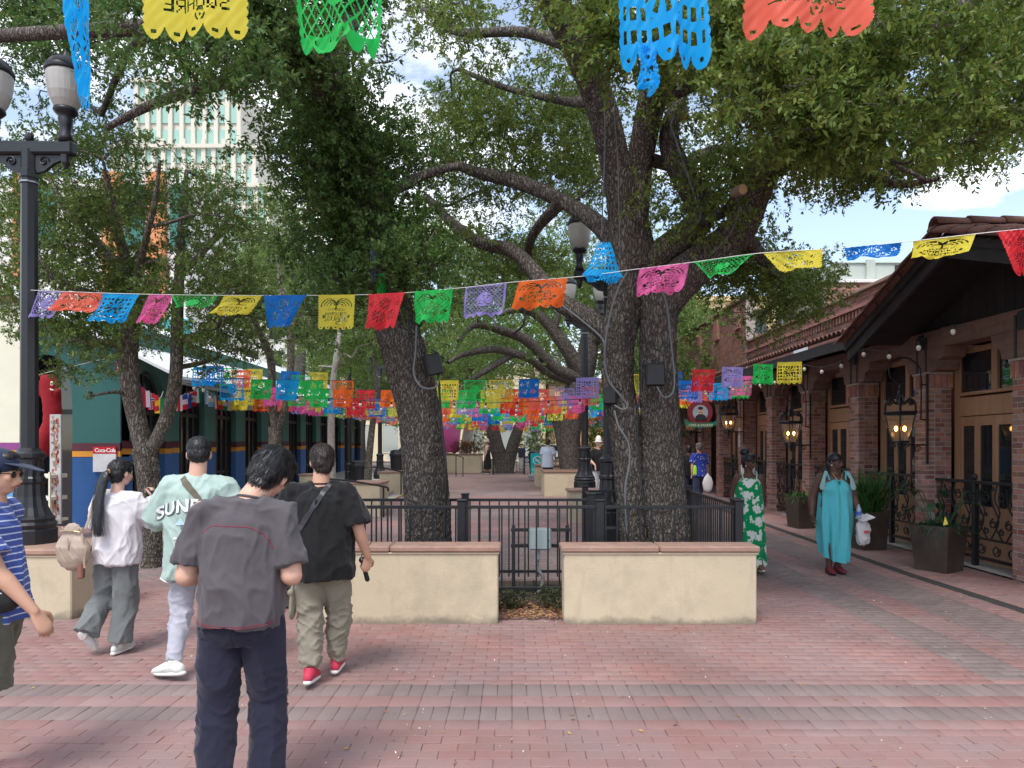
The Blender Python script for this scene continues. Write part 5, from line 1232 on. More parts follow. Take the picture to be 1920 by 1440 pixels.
    def region(s, poly, yr, n, r, twigs=55, per=20, **k):
        """n blobs at pixel-polygon directions, real depths in yr"""
        poly = np.array(poly, float); mn = poly.min(0); mx_ = poly.max(0); c = 0; tries = 0
        while c < n and tries < n * 60:
            tries += 1; x, y = mn + rng.random(2) * (mx_ - mn); inside = False; j = len(poly) - 1
            for i in range(len(poly)):
                if (poly[i, 1] > y) != (poly[j, 1] > y) and x < (poly[j, 0]-poly[i, 0])*(y-poly[i, 1])/(poly[j, 1]-poly[i, 1]) + poly[i, 0]: inside = not inside
                j = i
            if not inside: continue
            if 265 < x < 500 and 175 < y < 280 or 440 < x < 510 and 160 < y < 345: continue          # opening through which the tower shows
            Y = yr[0] + rng.random() * (yr[1] - yr[0])
            if 1030 < x < 1140 and 360 < y < 560 and Y < 12.5: Y = 13 + rng.random()*3     # clear of the centre lamp
            if x < 210 and y < 330 and Y < 8.4: Y += 2.6        # clear of the lamp heads
            p = P(x, y, Y); rr = r * (0.7 + 0.6*rng.random())
            s.blob(p, (rr*1.15, rr, rr*.7), int(twigs*(0.7+.6*rng.random())), per, **k); c += 1
    def done(s):
        if s.V:
            me = np_mesh('trunk', np.concatenate(s.V), np.concatenate(s.F)); me.polygons.foreach_set('use_smooth', [True]*len(me.polygons)); put('trunk', me, s.mb, s.t)
        if s.LV:
            V = np.concatenate(s.LV); n = len(V)//4; b = np.arange(n)[:, None]*4
            Fq = np.concatenate([b + np.array([[0, 1, 2]]), b + np.array([[0, 2, 3]])], 1).reshape(-1, 3)
            put('crown', np_mesh('crown', V, Fq), s.ml, s.t); s.nl = n
            global N_LEAF; N_LEAF += n
        return s.t
N_LEAF = 0

# ---- left big oak (T1)
T = Tree('oak_tree', 'big leaning live oak left of centre with leafy shoots on its trunk', (-1.05, 8.55, 0), M_bark, M_l1d)
T.limb([(803, 1100, 8.55, 92), (801, 1000, 8.55, 80), (796, 900, 8.55, 78), (787, 780, 8.55, 78), (766, 690, 8.55, 84), (742, 610, 8.55, 80), (725, 540, 8.5, 74)], fine=True)
T.limb([(728, 550, 8.5, 74), (712, 450, 8.4, 66), (694, 350, 8.2, 64), (660, 260, 8.0, 60), (618, 180, 7.6, 56), (570, 110, 7.2, 52), (520, 60, 6.8, 48), (440, 30, 6.4, 42), (330, -10, 6.0, 34)])
T.limb([(770, 620, 8.6, 50), (700, 500, 8.7, 44), (668, 400, 8.9, 40), (640, 320, 9.2, 30), (590, 240, 9.6, 24), (540, 170, 10, 18)])
T.limb([(620, 185, 7.6, 40), (640, 80, 7.9, 36), (690, -20, 8.4, 30)])
T.limb([(560, 110, 7.2, 30), (430, 150, 7.0, 24), (300, 190, 6.8, 18), (200, 240, 6.8, 12)])
T.limb([(470, 50, 6.7, 34), (300, 50, 6.9, 30), (120, 60, 7.2, 26), (-40, 70, 7.5, 22)])
T.limb([(300, 52, 6.9, 22), (240, 100, 8.4, 16), (190, 215, 9.6, 10)])
T.limb([(700, 380, 8.3, 22), (790, 330, 8.4, 18), (860, 310, 8.6, 14)])
T.region([(0, -60), (520, -60), (560, 120), (470, 190), (330, 175), (250, 150), (190, 205), (0, 165)], (5.6, 8.2), 42, 0.50, 62, 20)
T.region([(500, -60), (700, -60), (730, 100), (640, 170), (540, 130)], (6.4, 8.8), 12, 0.45, 60, 20)
T.region([(470, 90), (640, 90), (770, 170), (850, 280), (860, 420), (800, 540), (690, 560), (560, 520), (510, 330), (490, 200)], (7.6, 9.2), 46, 0.42, 62, 20)
T.region([(560, 430), (720, 430), (700, 560), (600, 600), (540, 540)], (8.5, 10), 8, 0.40, 45, 20)
# shoots hugging the trunk
_hn = [q for q in T.nodes[:110] if q[2] > 3.75]
for k in range(100):
    Nn = _hn[rng.integers(len(_hn))]; T.blob(Nn[:3] + rng.normal(0, .12, 3) + np.array([0, -.22, 0]), .26, 22, 16, conn=False)
T.done()

# ---- right twin oak (T2)
T = Tree('oak_tree', 'large twin trunked live oak right of centre with spreading limbs and grey conduits', (1.9, 8.7, 0), M_bark, M_l1)
T.limb([(1192, 1100, 8.75, 62), (1191, 1010, 8.7, 56), (1184, 900, 8.7, 56), (1172, 800, 8.7, 56), (1158, 720, 8.7, 58), (1158, 640, 8.7, 62), (1175, 560, 8.7, 74), (1185, 490, 8.7, 92)], fine=True)
T.limb([(1256, 1100, 8.6, 100), (1252, 1000, 8.6, 84), (1243, 900, 8.6, 74), (1240, 800, 8.6, 68), (1236, 700, 8.6, 66), (1235, 620, 8.6, 68), (1238, 550, 8.6, 84)], fine=True)
T.limb([(1185, 500, 8.7, 92), (1178, 420, 8.6, 80), (1160, 330, 8.4, 62), (1140, 240, 8.2, 58), (1115, 160, 8.0, 56), (1085, 90, 7.7, 58), (1045, 20, 7.4, 54), (1010, -50, 7.1, 48)])
T.limb([(1180, 430, 8.6, 74), (1195, 340, 8.5, 56), (1208, 260, 8.3, 52), (1222, 190, 8.1, 54), (1250, 110, 7.8, 56), (1300, 40, 7.5, 50), (1340, -40, 7.2, 44)])
T.limb([(1235, 570, 8.6, 84), (1275, 525, 8.5, 74), (1330, 480, 8.4, 68), (1385, 430, 8.2, 62), (1415, 360, 8.0, 62), (1445, 300, 7.7, 64), (1500, 240, 7.4, 66), (1570, 190, 7.0, 56), (1650, 130, 6.7, 42), (1740, 60, 6.4, 34), (1850, -20, 6.2, 28)])
T.limb([(1200, 510, 8.7, 70), (1250, 470, 8.6, 60), (1300, 430, 8.5, 54), (1318, 395, 8.4, 50), (1295, 350, 8.3, 46), (1262, 290, 8.3, 40), (1255, 240, 8.3, 34), (1272, 190, 8.4, 28), (1290, 120, 8.5, 20)])
T.limb([(1160, 650, 8.7, 40), (1110, 600, 8.9, 38), (1050, 565, 9.2, 34), (1010, 520, 9.5, 29), (960, 470, 9.8, 25), (900, 455, 10.1, 22), (850, 420, 10.4, 20), (800, 370, 10.8, 14)])
T.limb([(1170, 480, 8.7, 42), (1120, 420, 8.9, 33), (1060, 380, 9.2, 26), (980, 345, 9.5, 26), (900, 325, 9.8, 22), (830, 300, 10.2, 14)])
T.limb([(1050, 380, 9.2, 24), (1000, 440, 9.8, 18), (985, 500, 10.4, 14)])
T.limb([(1085, 90, 7.7, 28), (980, 60, 8.4, 20), (860, 60, 9.2, 15), (800, 20, 9.8, 10)])
T.limb([(1110, 190, 8.1, 22), (1060, 190, 8.7, 16), (950, 165, 9.6, 11), (860, 130, 10.2, 8)])
T.limb([(1310, 410, 8.4, 24), (1360, 395, 8.2, 20), (1390, 350, 8.0, 17)])
T.limb([(1440, 310, 7.8, 34), (1520, 300, 7.5, 22), (1600, 320, 7.2, 18), (1680, 345, 6.9, 15), (1760, 335, 6.6, 10)])
T.limb([(1230, 190, 8.1, 26), (1320, 150, 7.7, 20), (1400, 85, 7.2, 16), (1470, 40, 6.9, 10)])
T.limb([(1390, 430, 8.2, 30), (1440, 500, 8.6, 20), (1470, 540, 9.2, 14), (1430, 590, 9.8, 10)])
T.limb([(1215, 300, 8.3, 26), (1280, 310, 8.9, 20), (1340, 280, 9.6, 16), (1400, 290, 10.2, 10)])
T.region([(1290, -60), (1980, -60), (1980, 120), (1860, 250), (1700, 300), (1560, 300), (1440, 230), (1330, 170), (1260, 60)], (5.2, 9.2), 58, 0.34, 58, 20, leaf=.058)
T.region([(1240, 120), (1440, 230), (1460, 300), (1330, 400), (1240, 380), (1220, 200)], (7.6, 11.0), 22, 0.5, 60, 20)
T.region([(1440, 280), (1920, 160), (1960, 240), (1700, 320), (1500, 350), (1460, 340)], (6.6, 9.0), 18, 0.36, 55, 20)
T.region([(1290, 480), (1420, 430), (1530, 500), (1540, 560), (1450, 610), (1350, 600), (1290, 560)], (8.6, 11.5), 22, 0.42, 56, 20)
T.region([(830, 150), (1130, 170), (1150, 300), (1080, 420), (880, 460), (800, 330)], (9.0, 13.0), 54, 0.55, 60, 20)
T.region([(720, -60), (1060, -60), (1110, 150), (980, 170), (840, 140), (740, 60)], (8.0, 12.5), 22, 0.5, 46, 18)
T.region([(1060, -40), (1280, -40), (1260, 90), (1180, 120), (1090, 100)], (6.2, 7.3), 10, 0.26, 40, 18, leaf=.066)
T.region([(1330, 70), (1560, 90), (1640, 260), (1560, 330), (1500, 240)], (5.4, 6.4), 18, 0.24, 44, 18, leaf=.066)
T.region([(850, 430), (1060, 450), (1120, 560), (980, 560), (860, 520)], (10, 13), 12, 0.45, 50, 20)
T.done()

# ---- limbs reaching in from a tree beyond the right edge
T = Tree('oak_tree', 'dark oak boughs reaching in from beyond the right edge of the frame', (7.5, 7.5, 0), M_bark, M_l1)
T.limb([(7.6, 7.0, 0, .3), (7.6, 7.0, 2.5, .26), (7.4, 7.0, 4.6, .22), (6.6, 7.2, 5.2, .14), (5.6, 7.4, 5.25, .10)], px=False)
T.limb([(2050, 120, 7.2, 36), (1960, 125, 7.2, 32), (1900, 135, 7.2, 28), (1850, 170, 7.3, 24), (1800, 190, 7.4, 16)])
T.limb([(2060, 220, 7.2, 36), (1960, 215, 7.2, 30), (1890, 212, 7.3, 26), (1840, 185, 7.4, 18), (1790, 180, 7.6, 12)])
T.region([(1780, -60), (2000, -60), (2000, 270), (1850, 270), (1760, 220)], (6.8, 10.5), 15, 0.42, 46, 20)
T.region([(1650, 230), (1990, 200), (1990, 290), (1700, 320)], (8.5, 12.5), 15, 0.40, 44, 20)
T.done()

# ---- small forked tree at left (T3)
T = Tree('cedar_elm_tree', 'slim forked tree with furrowed bark at left between the strollers', (-5.05, 10.1, 0), M_bark2, M_l2, leaf=0.05)
T.limb([(287, 1085, 10.1, 40), (285, 1060, 10.1, 34), (284, 1000, 10.1, 32), (280, 930, 10.1, 34), (276, 880, 10.1, 40), (270, 840, 10.1, 40)], fine=True)
T.limb([(272, 850, 10.1, 34), (258, 790, 10.1, 32), (246, 730, 10.0, 32), (240, 660, 10.0, 32), (246, 600, 9.9, 30), (250, 540, 9.8, 24), (230, 470, 9.6, 20), (215, 400, 9.4, 15), (200, 330, 9.2, 9)], seg=16)
T.limb([(274, 858, 10.1, 26), (296, 820, 10.1, 26), (318, 765, 10.2, 25), (330, 700, 10.2, 23), (332, 630, 10.3, 21), (334, 560, 10.3, 19), (338, 480, 10.4, 16), (342, 400, 10.5, 13), (350, 320, 10.6, 8)], seg=16)
T.limb([(246, 610, 9.9, 20), (190, 560, 9.7, 15), (120, 530, 9.5, 12), (50, 470, 9.3, 8)]); T.limb([(250, 540, 9.8, 18), (200, 470, 10, 14), (130, 400, 10.2, 12), (90, 330, 10.4, 7)])
T.limb([(252, 545, 9.8, 16), (270, 460, 9.4, 12), (290, 380, 9.2, 9), (300, 300, 9, 6)]); T.limb([(334, 640, 10.3, 14), (390, 620, 10.4, 11), (450, 590, 10.6, 8), (500, 600, 10.8, 5)])
T.limb([(336, 520, 10.3, 13), (400, 450, 10.4, 10), (440, 390, 10.6, 7)]); T.limb([(248, 660, 10, 12), (190, 640, 9.7, 9), (130, 640, 9.4, 6)]); T.limb([(330, 690, 10.2, 10), (380, 680, 10.5, 8), (410, 670, 10.8, 5)])
T.limb([(242, 740, 10, 9), (215, 735, 9.8, 6), (170, 742, 9.6, 4)])
T.region([(0, 250), (200, 250), (260, 300), (450, 270), (500, 360), (500, 480), (470, 620), (300, 640), (130, 640), (0, 600)], (8.8, 12.2), 150, 0.36, 44, 15, sticks=4)
T.region([(70, 560), (200, 580), (190, 700), (80, 690)], (9.0, 10.0), 10, 0.26, 34, 15)
T.region([(320, 560), (500, 560), (520, 690), (400, 700)], (9.8, 11.5), 12, 0.28, 28, 15)
T.region([(160, 215), (420, 240), (440, 300), (180, 290)], (9, 12), 12, 0.32, 22, 13)
T.blob(P(160, 746, 9.6), (.08, .08, .08), 5, 9, conn=False)
T.done()

# ---- slim tree in front of the arcade (T4)
T = Tree('cedar_elm_tree', 'slim pale barked tree forking behind the man in grey', (-5.1, 15.6, 0.1), M_bark2, M_l2, leaf=0.06)
T.limb([(520, 1000, 15.6, 28), (520, 930, 15.6, 25), (517, 860, 15.6, 23), (516, 800, 15.6, 24)], fine=True)
T.limb([(516, 805, 15.6, 16), (510, 740, 15.5, 15), (508, 680, 15.3, 14), (494, 640, 15, 13), (470, 590, 14.6, 10), (440, 540, 14.2, 6)]); T.limb([(518, 805, 15.6, 16), (538, 750, 15.7, 14), (545, 680, 15.8, 13), (542, 610, 15.9, 12), (530, 560, 16, 10), (520, 480, 16.2, 6)])
T.limb([(542, 640, 15.8, 10), (560, 590, 16, 8), (590, 540, 16.4, 5)])
T.region([(430, 440), (600, 470), (640, 560), (600, 640), (480, 650), (430, 560)], (14, 18.5), 32, 0.5, 34, 16)
T.done()
# ---- slim trunks farther along
for (pts, lb, reg, yr) in (
    ([(622, 985, 18.2, 17), (622, 900, 18.2, 15), (621, 830, 18.2, 14), (622, 760, 18.2, 13), (626, 700, 18.4, 10), (640, 600, 19, 7)], 'thin pale trunk behind the black T-shirt man', [(560, 520), (720, 540), (720, 660), (600, 700), (560, 640)], (17, 23)),
    ([(689, 940, 20.8, 15), (690, 880, 20.8, 13), (698, 800, 20.8, 12), (706, 740, 20.8, 10), (700, 660, 21, 7)], 'thin leaning trunk between the left terrace lamp posts', [(620, 560), (760, 600), (740, 690), (640, 700)], (19, 25))):
    T = Tree('slim_tree', lb, P(pts[0][0], pts[0][1], pts[0][2]), M_bark3 if pts[0][0] < 650 else M_bark2, M_l3, leaf=0.085, group=None)
    T.limb(pts); T.region(reg, yr, 20, 0.75, 40, 16); T.done()

# ---- oaks deep in the plaza
T = Tree('oak_tree', 'broad live oak behind the mid plaza planters with arching limbs', (2.0, 24.6, 0.24), M_bark, M_l3, leaf=0.10)
T.limb([(1078, 925, 24.5, 46), (1074, 880, 24.5, 38), (1070, 830, 24.5, 36), (1072, 780, 24.5, 42), (1085, 720, 24.5, 44)], seg=24); T.limb([(1066, 900, 24.8, 26), (1058, 850, 24.8, 24), (1050, 800, 24.8, 24), (1030, 760, 24.8, 18)])
T.limb([(1085, 725, 24.5, 40), (1100, 680, 24.5, 40), (1110, 620, 24.5, 34), (1130, 560, 24, 24)]); T.limb([(1092, 700, 24.4, 34), (1060, 650, 24.2, 26), (1020, 600, 24, 20), (980, 580, 23.8, 15), (930, 590, 23.5, 9)])
T.limb([(1085, 710, 24.4, 26), (1040, 690, 24, 22), (990, 640, 23.5, 19), (940, 620, 23, 16), (890, 610, 22.5, 12), (860, 640, 22, 8)]); T.limb([(1080, 715, 24.4, 22), (1030, 700, 24, 17), (990, 672, 23.5, 15), (930, 655, 23, 14), (870, 665, 22.5, 10), (840, 680, 22, 7)])
T.limb([(960, 665, 23.3, 13), (920, 690, 23, 11), (870, 720, 22.6, 7)]); T.limb([(1110, 640, 24.4, 24), (1180, 600, 24, 18), (1250, 590, 23.5, 12)]); T.limb([(1040, 620, 24, 12), (1050, 560, 24, 9), (1030, 510, 24, 6)])
T.region([(840, 480), (1290, 500), (1290, 640), (1180, 640), (1060, 560), (860, 600)], (20, 28), 46, 1.0, 60, 20)
T.region([(860, 600), (1060, 640), (1060, 690), (850, 700)], (24, 31), 16, 0.8, 40, 18)
T.done()
T = Tree('oak_tree', 'dark forked oak far back under the bunting with a leaf littered fenced bed', (-0.55, 38, 0.35), M_bark, M_l3, leaf=0.14)
T.limb([(948, 905, 38, 40), (943, 875, 38, 30), (932, 840, 38, 27), (922, 800, 38, 26), (905, 750, 38, 20), (880, 690, 37, 12)], seg=18); T.limb([(950, 900, 38, 24), (958, 850, 38, 22), (972, 805, 38, 20), (990, 760, 38, 15), (1000, 700, 38, 9)], seg=18)
T.region([(700, 560), (1080, 560), (1080, 700), (700, 720)], (33, 44), 50, 1.6, 60, 20)
T.done()
T = Tree('oak_tree', 'oak trunk far back beside the pink pot', (-3.3, 44, 0.35), M_bark3, M_l3, leaf=0.14)
T.limb([(872, 855, 44, 22), (876, 820, 44, 19), (882, 780, 44, 18), (880, 720, 44, 12)]); T.region([(560, 560), (900, 600), (900, 760), (740, 770), (560, 700)], (36, 50), 46, 1.7, 60, 20); T.done()
T = Tree('oak_tree', 'leafy oak on the right side of the far plaza behind the café sign', (5.2, 30, 0.36), M_bark, M_l3, leaf=0.12)
T.limb([(1180, 900, 30, 30), (1176, 840, 30, 26), (1180, 760, 30, 24), (1190, 690, 30, 14)]); T.region([(1130, 560), (1300, 580), (1300, 720), (1240, 790), (1140, 790)], (25, 36), 34, 1.2, 50, 20); T.done()
# background wood closing the plaza
for (lb, poly, yr, n, c) in (('dense green street tree closing the plaza above the bunting on the left', [(480, 330), (900, 420), (900, 700), (480, 720)], (46, 58), 46, (-11, 52)),
        ('dense green street tree closing the plaza above the bunting in the middle', [(850, 420), (1300, 420), (1300, 700), (850, 720)], (46, 58), 46, (4, 52)),
        ('sunlit tree crown rising left of the deco tower base', [(440, 380), (620, 330), (640, 560), (480, 560)], (28, 36), 22, (-9.5, 31))):
    T = Tree('street_tree', lb, (c[0], c[1], .35), M_bark, M_l3, leaf=0.22 if yr[0] > 40 else .13); T.limb([(c[0], c[1], .3, .3), (c[0], c[1], 3, .26), (c[0] + .3, c[1], 6, .2), (c[0], c[1], 9, .1)], px=False)
    T.region(poly, yr, n, 2.4 if yr[0] > 40 else 1.2, 60, 20, sticks=1); T.done()
# small pale street trees at the far end
T = Tree('street_tree', 'small young street tree before the far cream front', (-3.0, 56, .34), M_bark3, M_l3, leaf=0.15); T.limb([(-3.0, 56, .3, .08), (-3.0, 56, 2, .07), (-2.9, 56, 3.2, .05)], px=False); T.region([(870, 770), (920, 770), (920, 830), (870, 820)], (54, 57), 5, .7, 26, 16); T.done()
T = Tree('street_tree', 'small leafy tree in front of the orange lit window far back', (2.0, 56, .34), M_bark3, M_l3, leaf=0.15); T.limb([(1.6, 56, .3, .1), (1.6, 56, 2, .08), (1.7, 56, 3.6, .05)], px=False); T.region([(970, 775), (1035, 775), (1035, 840), (975, 840)], (52, 57), 9, .8, 30, 16); T.done()
print('leaves', N_LEAF)

# ---- shrubs, ground cover, leaf litter
def cover(name, label, cat, pts, rad, twigs, leafm, leaf=0.03, z=None):
    T = Tree(name, label, pts[0], M_bark, leafm, leaf=leaf, cat=cat)
    for p in pts: T.blob(p, rad, twigs, 12, conn=False)
    t = T.done(); return t
for lb, pxs in (('small dark green shrub filling the left side of the gap between planters', ((945, 1115), (955, 1135), (948, 1140), (968, 1120))), ('small dark green shrub on the right side of the gap under the box', ((1020, 1112), (1035, 1128), (1045, 1145), (1042, 1118)))):
    cover('shrub', lb, 'shrub', [P(a, b, 7.45) for a, b in pxs], (.10, .16, .07), 26, leaf_mat('dull bed leaf', (.06, .075, .03), hue=.05))
cover('shrub', 'low green shrub behind the electrical conduit in the gap', 'shrub', [P(a, 1108, 8.3) for a in (975, 995, 1012)], (.10, .12, .07), 30, M_dleaf)
cover('shrub_bed', 'autumn tinted shrubs growing in the far cream planter by the pink pot', 'shrub', [(x, 39.6, 1.55 + gz(40)*0.6) for x in np.linspace(-4.2, -1.8, 9)], (.35, .6, .28), 46, leaf_mat('rusty shrub leaf', (.22, .12, .06), hue=.05), .09)
cover('shrub', 'bright yellow green bush behind the man in the white hat', 'shrub', [P(a, b, 27) for a, b in ((1120, 815), (1130, 830), (1112, 835), (1122, 800))], (.5, .5, .4), 46, leaf_mat('lime leaf', (.16, .25, .04)), .10)
# fallen leaves
def litter(name, label, n, fpos, size=(.02, .045), m=None, cat='leaves'):
    V = np.zeros((n, 4, 3)); 
    for i in range(n):
        x, y, z = fpos(); a = rng.random()*6.28; l = size[0] + rng.random()*(size[1]-size[0]); w = l*.4; c, s_ = math.cos(a), math.sin(a)
        V[i] = [(x - c*l/2, y - s_*l/2, z + rng.random()*.008), (x + s_*w/2, y - c*w/2, z + rng.random()*.012), (x + c*l/2, y + s_*l/2, z + rng.random()*.01), (x - s_*w/2, y + c*w/2, z + .002)]
    b = np.arange(n)[:, None]*4; Fq = np.concatenate([b + np.array([[0, 1, 2]]), b + np.array([[0, 2, 3]])], 1).reshape(-1, 3)
    o = put(name, np_mesh(name, V.reshape(-1, 3), Fq), m); tag(o, label, cat, kind='stuff'); return o
M_lit1 = mat('fallen leaf', (.30, .16, .07), rough=.8, objvar=.5, hue=.03, island=True, var=.1)
M_lit2 = mat('pale petal litter', (.62, .55, .42), rough=.8, objvar=.3, hue=.02, island=True, var=.1)
litter('leaf_litter', 'brown dry leaves covering the soil in the gap between the planters', 900, lambda: (-0.12 + rng.random()*.62, 6.98 + abs(rng.normal(0, .35)), .022 + rng.random()*.02), m=M_lit1, size=(.025, .055))
litter('leaf_litter', 'scattered tiny pale and brown leaves on the brick paving', 260, lambda: ((lambda y: (rng.uniform(-.75, .75)*y, y, .003))(3.3 + rng.random()**1.3*8)), m=M_lit1, size=(.014, .045))
litter('leaf_litter', 'small pale flecks strewn over the brick paving', 420, lambda: ((lambda y: (rng.uniform(-.5, .75)*y, y, .003))(3.3 + rng.random()*7)), m=M_lit2, size=(.006, .022))
litter('leaf_litter', 'small pale flecks along the front of the planter walls', 60, lambda: (rng.uniform(-2, 2.4), 6.85 + rng.random()*.12, .003), m=M_lit2, size=(.01, .03))

# ---- conduits, boxes and floodlights fixed to the trunks
M_cond = mat('grey conduit', (.13, .14, .145), rough=.5, var=.1)
def conduit(label, pts, r=.0115, m=None):
    b = MB(); b.tube(spline([tuple(P(*p)) for p in pts], 6), r, 8); o = b.build('conduit', m or M_cond, None, True); tag(o, label, 'conduit'); return o
conduit('grey conduit looping under the black box on the left oak', [(781, 610, 8.2), (779, 660, 8.2), (776, 700, 8.15), (790, 725, 8.12), (812, 728, 8.15), (823, 715, 8.2), (822, 695, 8.25)])
conduit('black cable running down the right edge of the left oak', [(822, 700, 8.25), (828, 800, 8.3), (836, 880, 8.3), (834, 1010, 8.35)], .014, M_iron)
conduit('grey conduit snaking down the left stem of the twin oak', [(1176, 510, 8.2), (1158, 545, 8.2), (1142, 600, 8.25), (1134, 660, 8.3), (1140, 710, 8.35), (1162, 740, 8.3), (1176, 760, 8.3), (1168, 768, 8.3), (1152, 760, 8.35)])
conduit('grey conduit joining the snaking one from the left bough', [(1050, 570, 8.9), (1090, 600, 8.8), (1125, 630, 8.5), (1134, 645, 8.4)])
conduit('grey conduit hanging in a long bow beside the black lamp post', [(1152, 770, 8.35), (1160, 800, 8.3), (1178, 830, 8.25), (1180, 870, 8.25), (1172, 920, 8.25), (1176, 1010, 8.3)])
conduit('grey conduit dropping down the right stem from the pink banner', [(1236, 535, 8.1), (1250, 570, 8.15), (1258, 640, 8.2), (1264, 700, 8.2), (1262, 735, 8.18), (1245, 745, 8.15), (1232, 725, 8.15)])
conduit('black wire crossing between the twin stems', [(1186, 600, 8.35), (1200, 660, 8.35), (1203, 720, 8.3), (1196, 770, 8.3), (1198, 860, 8.3), (1215, 1010, 8.2)], .010, M_iron)
conduit('pale conduit zigzagging up the upper bough to the floodlight', [(1290, 432, 8.05), (1312, 412, 8.0), (1306, 380, 8.0), (1290, 330, 8.0), (1266, 260, 8.0), (1258, 235, 8.0), (1266, 215, 8.0)], .012)
conduit('pale conduit rising along the big right bough', [(1330, 480, 8.0), (1368, 440, 7.9), (1385, 395, 7.75), (1382, 370, 7.7)], .010)
conduit('thin light cord of small bulbs climbing the left stem', [(1128, 450, 8.1), (1130, 380, 8.0), (1134, 280, 7.9), (1134, 180, 7.7)], .008)
conduit('thin wire ladder of bulbs along the centre bough', [(1163, 480, 8.2), (1160, 380, 8.1), (1158, 290, 8.0), (1150, 200, 7.8)], .007)
def tbox(label, p, w, h, d, rz=0.0, tilt=0.0):
    t = thing('junction_box', label, 'junction box', p, rz); b = MB(); b.box((-w/2, 0, -h/2), (w/2, d, h/2), bev=.012); o = b.build('housing', M_black, t, world=False); c = MB(); c.box((-w/2+.012, -.008, -h/2+.012), (w/2-.012, -.001, h/2-.012), bev=.004); c.build('cover', M_black, t, world=False)
    t.rotation_euler = (0, tilt, rz); return t
tbox('black junction box on the right side of the left oak trunk', P(815, 683, 8.12), .19, .24, .12, .5, -.25); tbox('black square box on the right stem of the twin oak', P(1230, 702, 8.15), .22, .26, .12); tbox('black box on the lamp post beside the left stem', P(1143, 742, 8.5), .17, .2, .12, -.4)
def flood(label, p, d):
    t = thing('floodlight', label, 'floodlight', p); d = Vector(d).normalized(); b = MB(); b.tube([(0, 0, 0), d*.16], [.05, .062], 14); b.build('housing', mat('bronze lamp housing', (.22, .16, .12), rough=.5), t, world=False); b = MB(); b.tube([d*.155, d*.165], .05, 14); b.build('lens', mat('amber lens', (.6, .4, .2), rough=.2), t, world=False)
flood('small bronze floodlight high on the inner bough', P(1279, 198, 8.0), (0.1, -.2, -1)); flood('round bronze floodlight on the big right bough', P(1376, 362, 7.6), (.3, -1, -.1))
# ================================================================== cut paper banners, flags, light strings
def paper(name, c):
    m = mat(name, c, rough=0.55, var=0.05, vscale=6, transl=0.55, spec=0.3); return m
PC = {'yellow': paper('yellow paper', (0.80, 0.68, 0.07)), 'green': paper('green paper', (0.03, 0.58, 0.11)), 'sky': paper('sky blue paper', (0.01, 0.43, 0.90)), 'blue': paper('deep blue paper', (0.01, 0.20, 0.66)),
      'orange': paper('orange paper', (0.90, 0.16, 0.025)), 'coral': paper('coral paper', (0.90, 0.165, 0.10)), 'red': paper('red paper', (0.80, 0.045, 0.06)), 'pink': paper('pink paper', (0.87, 0.16, 0.42)), 'lilac': paper('lilac paper', (0.38, 0.32, 0.72)), 'magenta': paper('magenta paper', (0.68, 0.09, 0.31))}
M_str = mat('white string', (0.7, 0.7, 0.68), rough=.8); M_wire = mat('black cable', (.015, .015, .016), rough=.6)
FONT = {'M': '10001 11011 10101 10101 10001 10001 10001', 'A': '01110 10001 10001 11111 10001 10001 10001', 'R': '11110 10001 10001 11110 10100 10010 10001', 'K': '10001 10010 10100 11000 10100 10010 10001',
        'E': '11111 10000 10000 11110 10000 10000 11111', 'T': '11111 00100 00100 00100 00100 00100 00100', 'S': '01111 10000 10000 01110 00001 00001 11110', 'Q': '01110 10001 10001 10001 10101 10010 01101', 'U': '10001 10001 10001 10001 10001 10001 01110'}
def word(B, txt, cx_, cy_, hgt, wid, nx, ny, mirror):
    """cut the letters of txt out of the sheet (stencil with a solid frame)"""
    L = len(txt); cw = wid / L
    for y in range(max(0, int((cy_ - hgt/2)*ny)), min(ny, int((cy_ + hgt/2)*ny) + 1)):
        for x in range(max(0, int((cx_ - wid/2)*nx)), min(nx, int((cx_ + wid/2)*nx) + 1)):
            u = ((x + .5)/nx - (cx_ - wid/2)) / wid; v = ((y + .5)/ny - (cy_ - hgt/2)) / hgt
            if not (0 <= u < 1 and 0 <= v < 1): continue
            if mirror: u = 1 - u
            i = int(u*L); fu = (u*L - i) * 6 ; fv = v * 7
            if fu < 5 and FONT[txt[i]].split()[int(fv)][int(fu)] == '1': B[y, x] = False
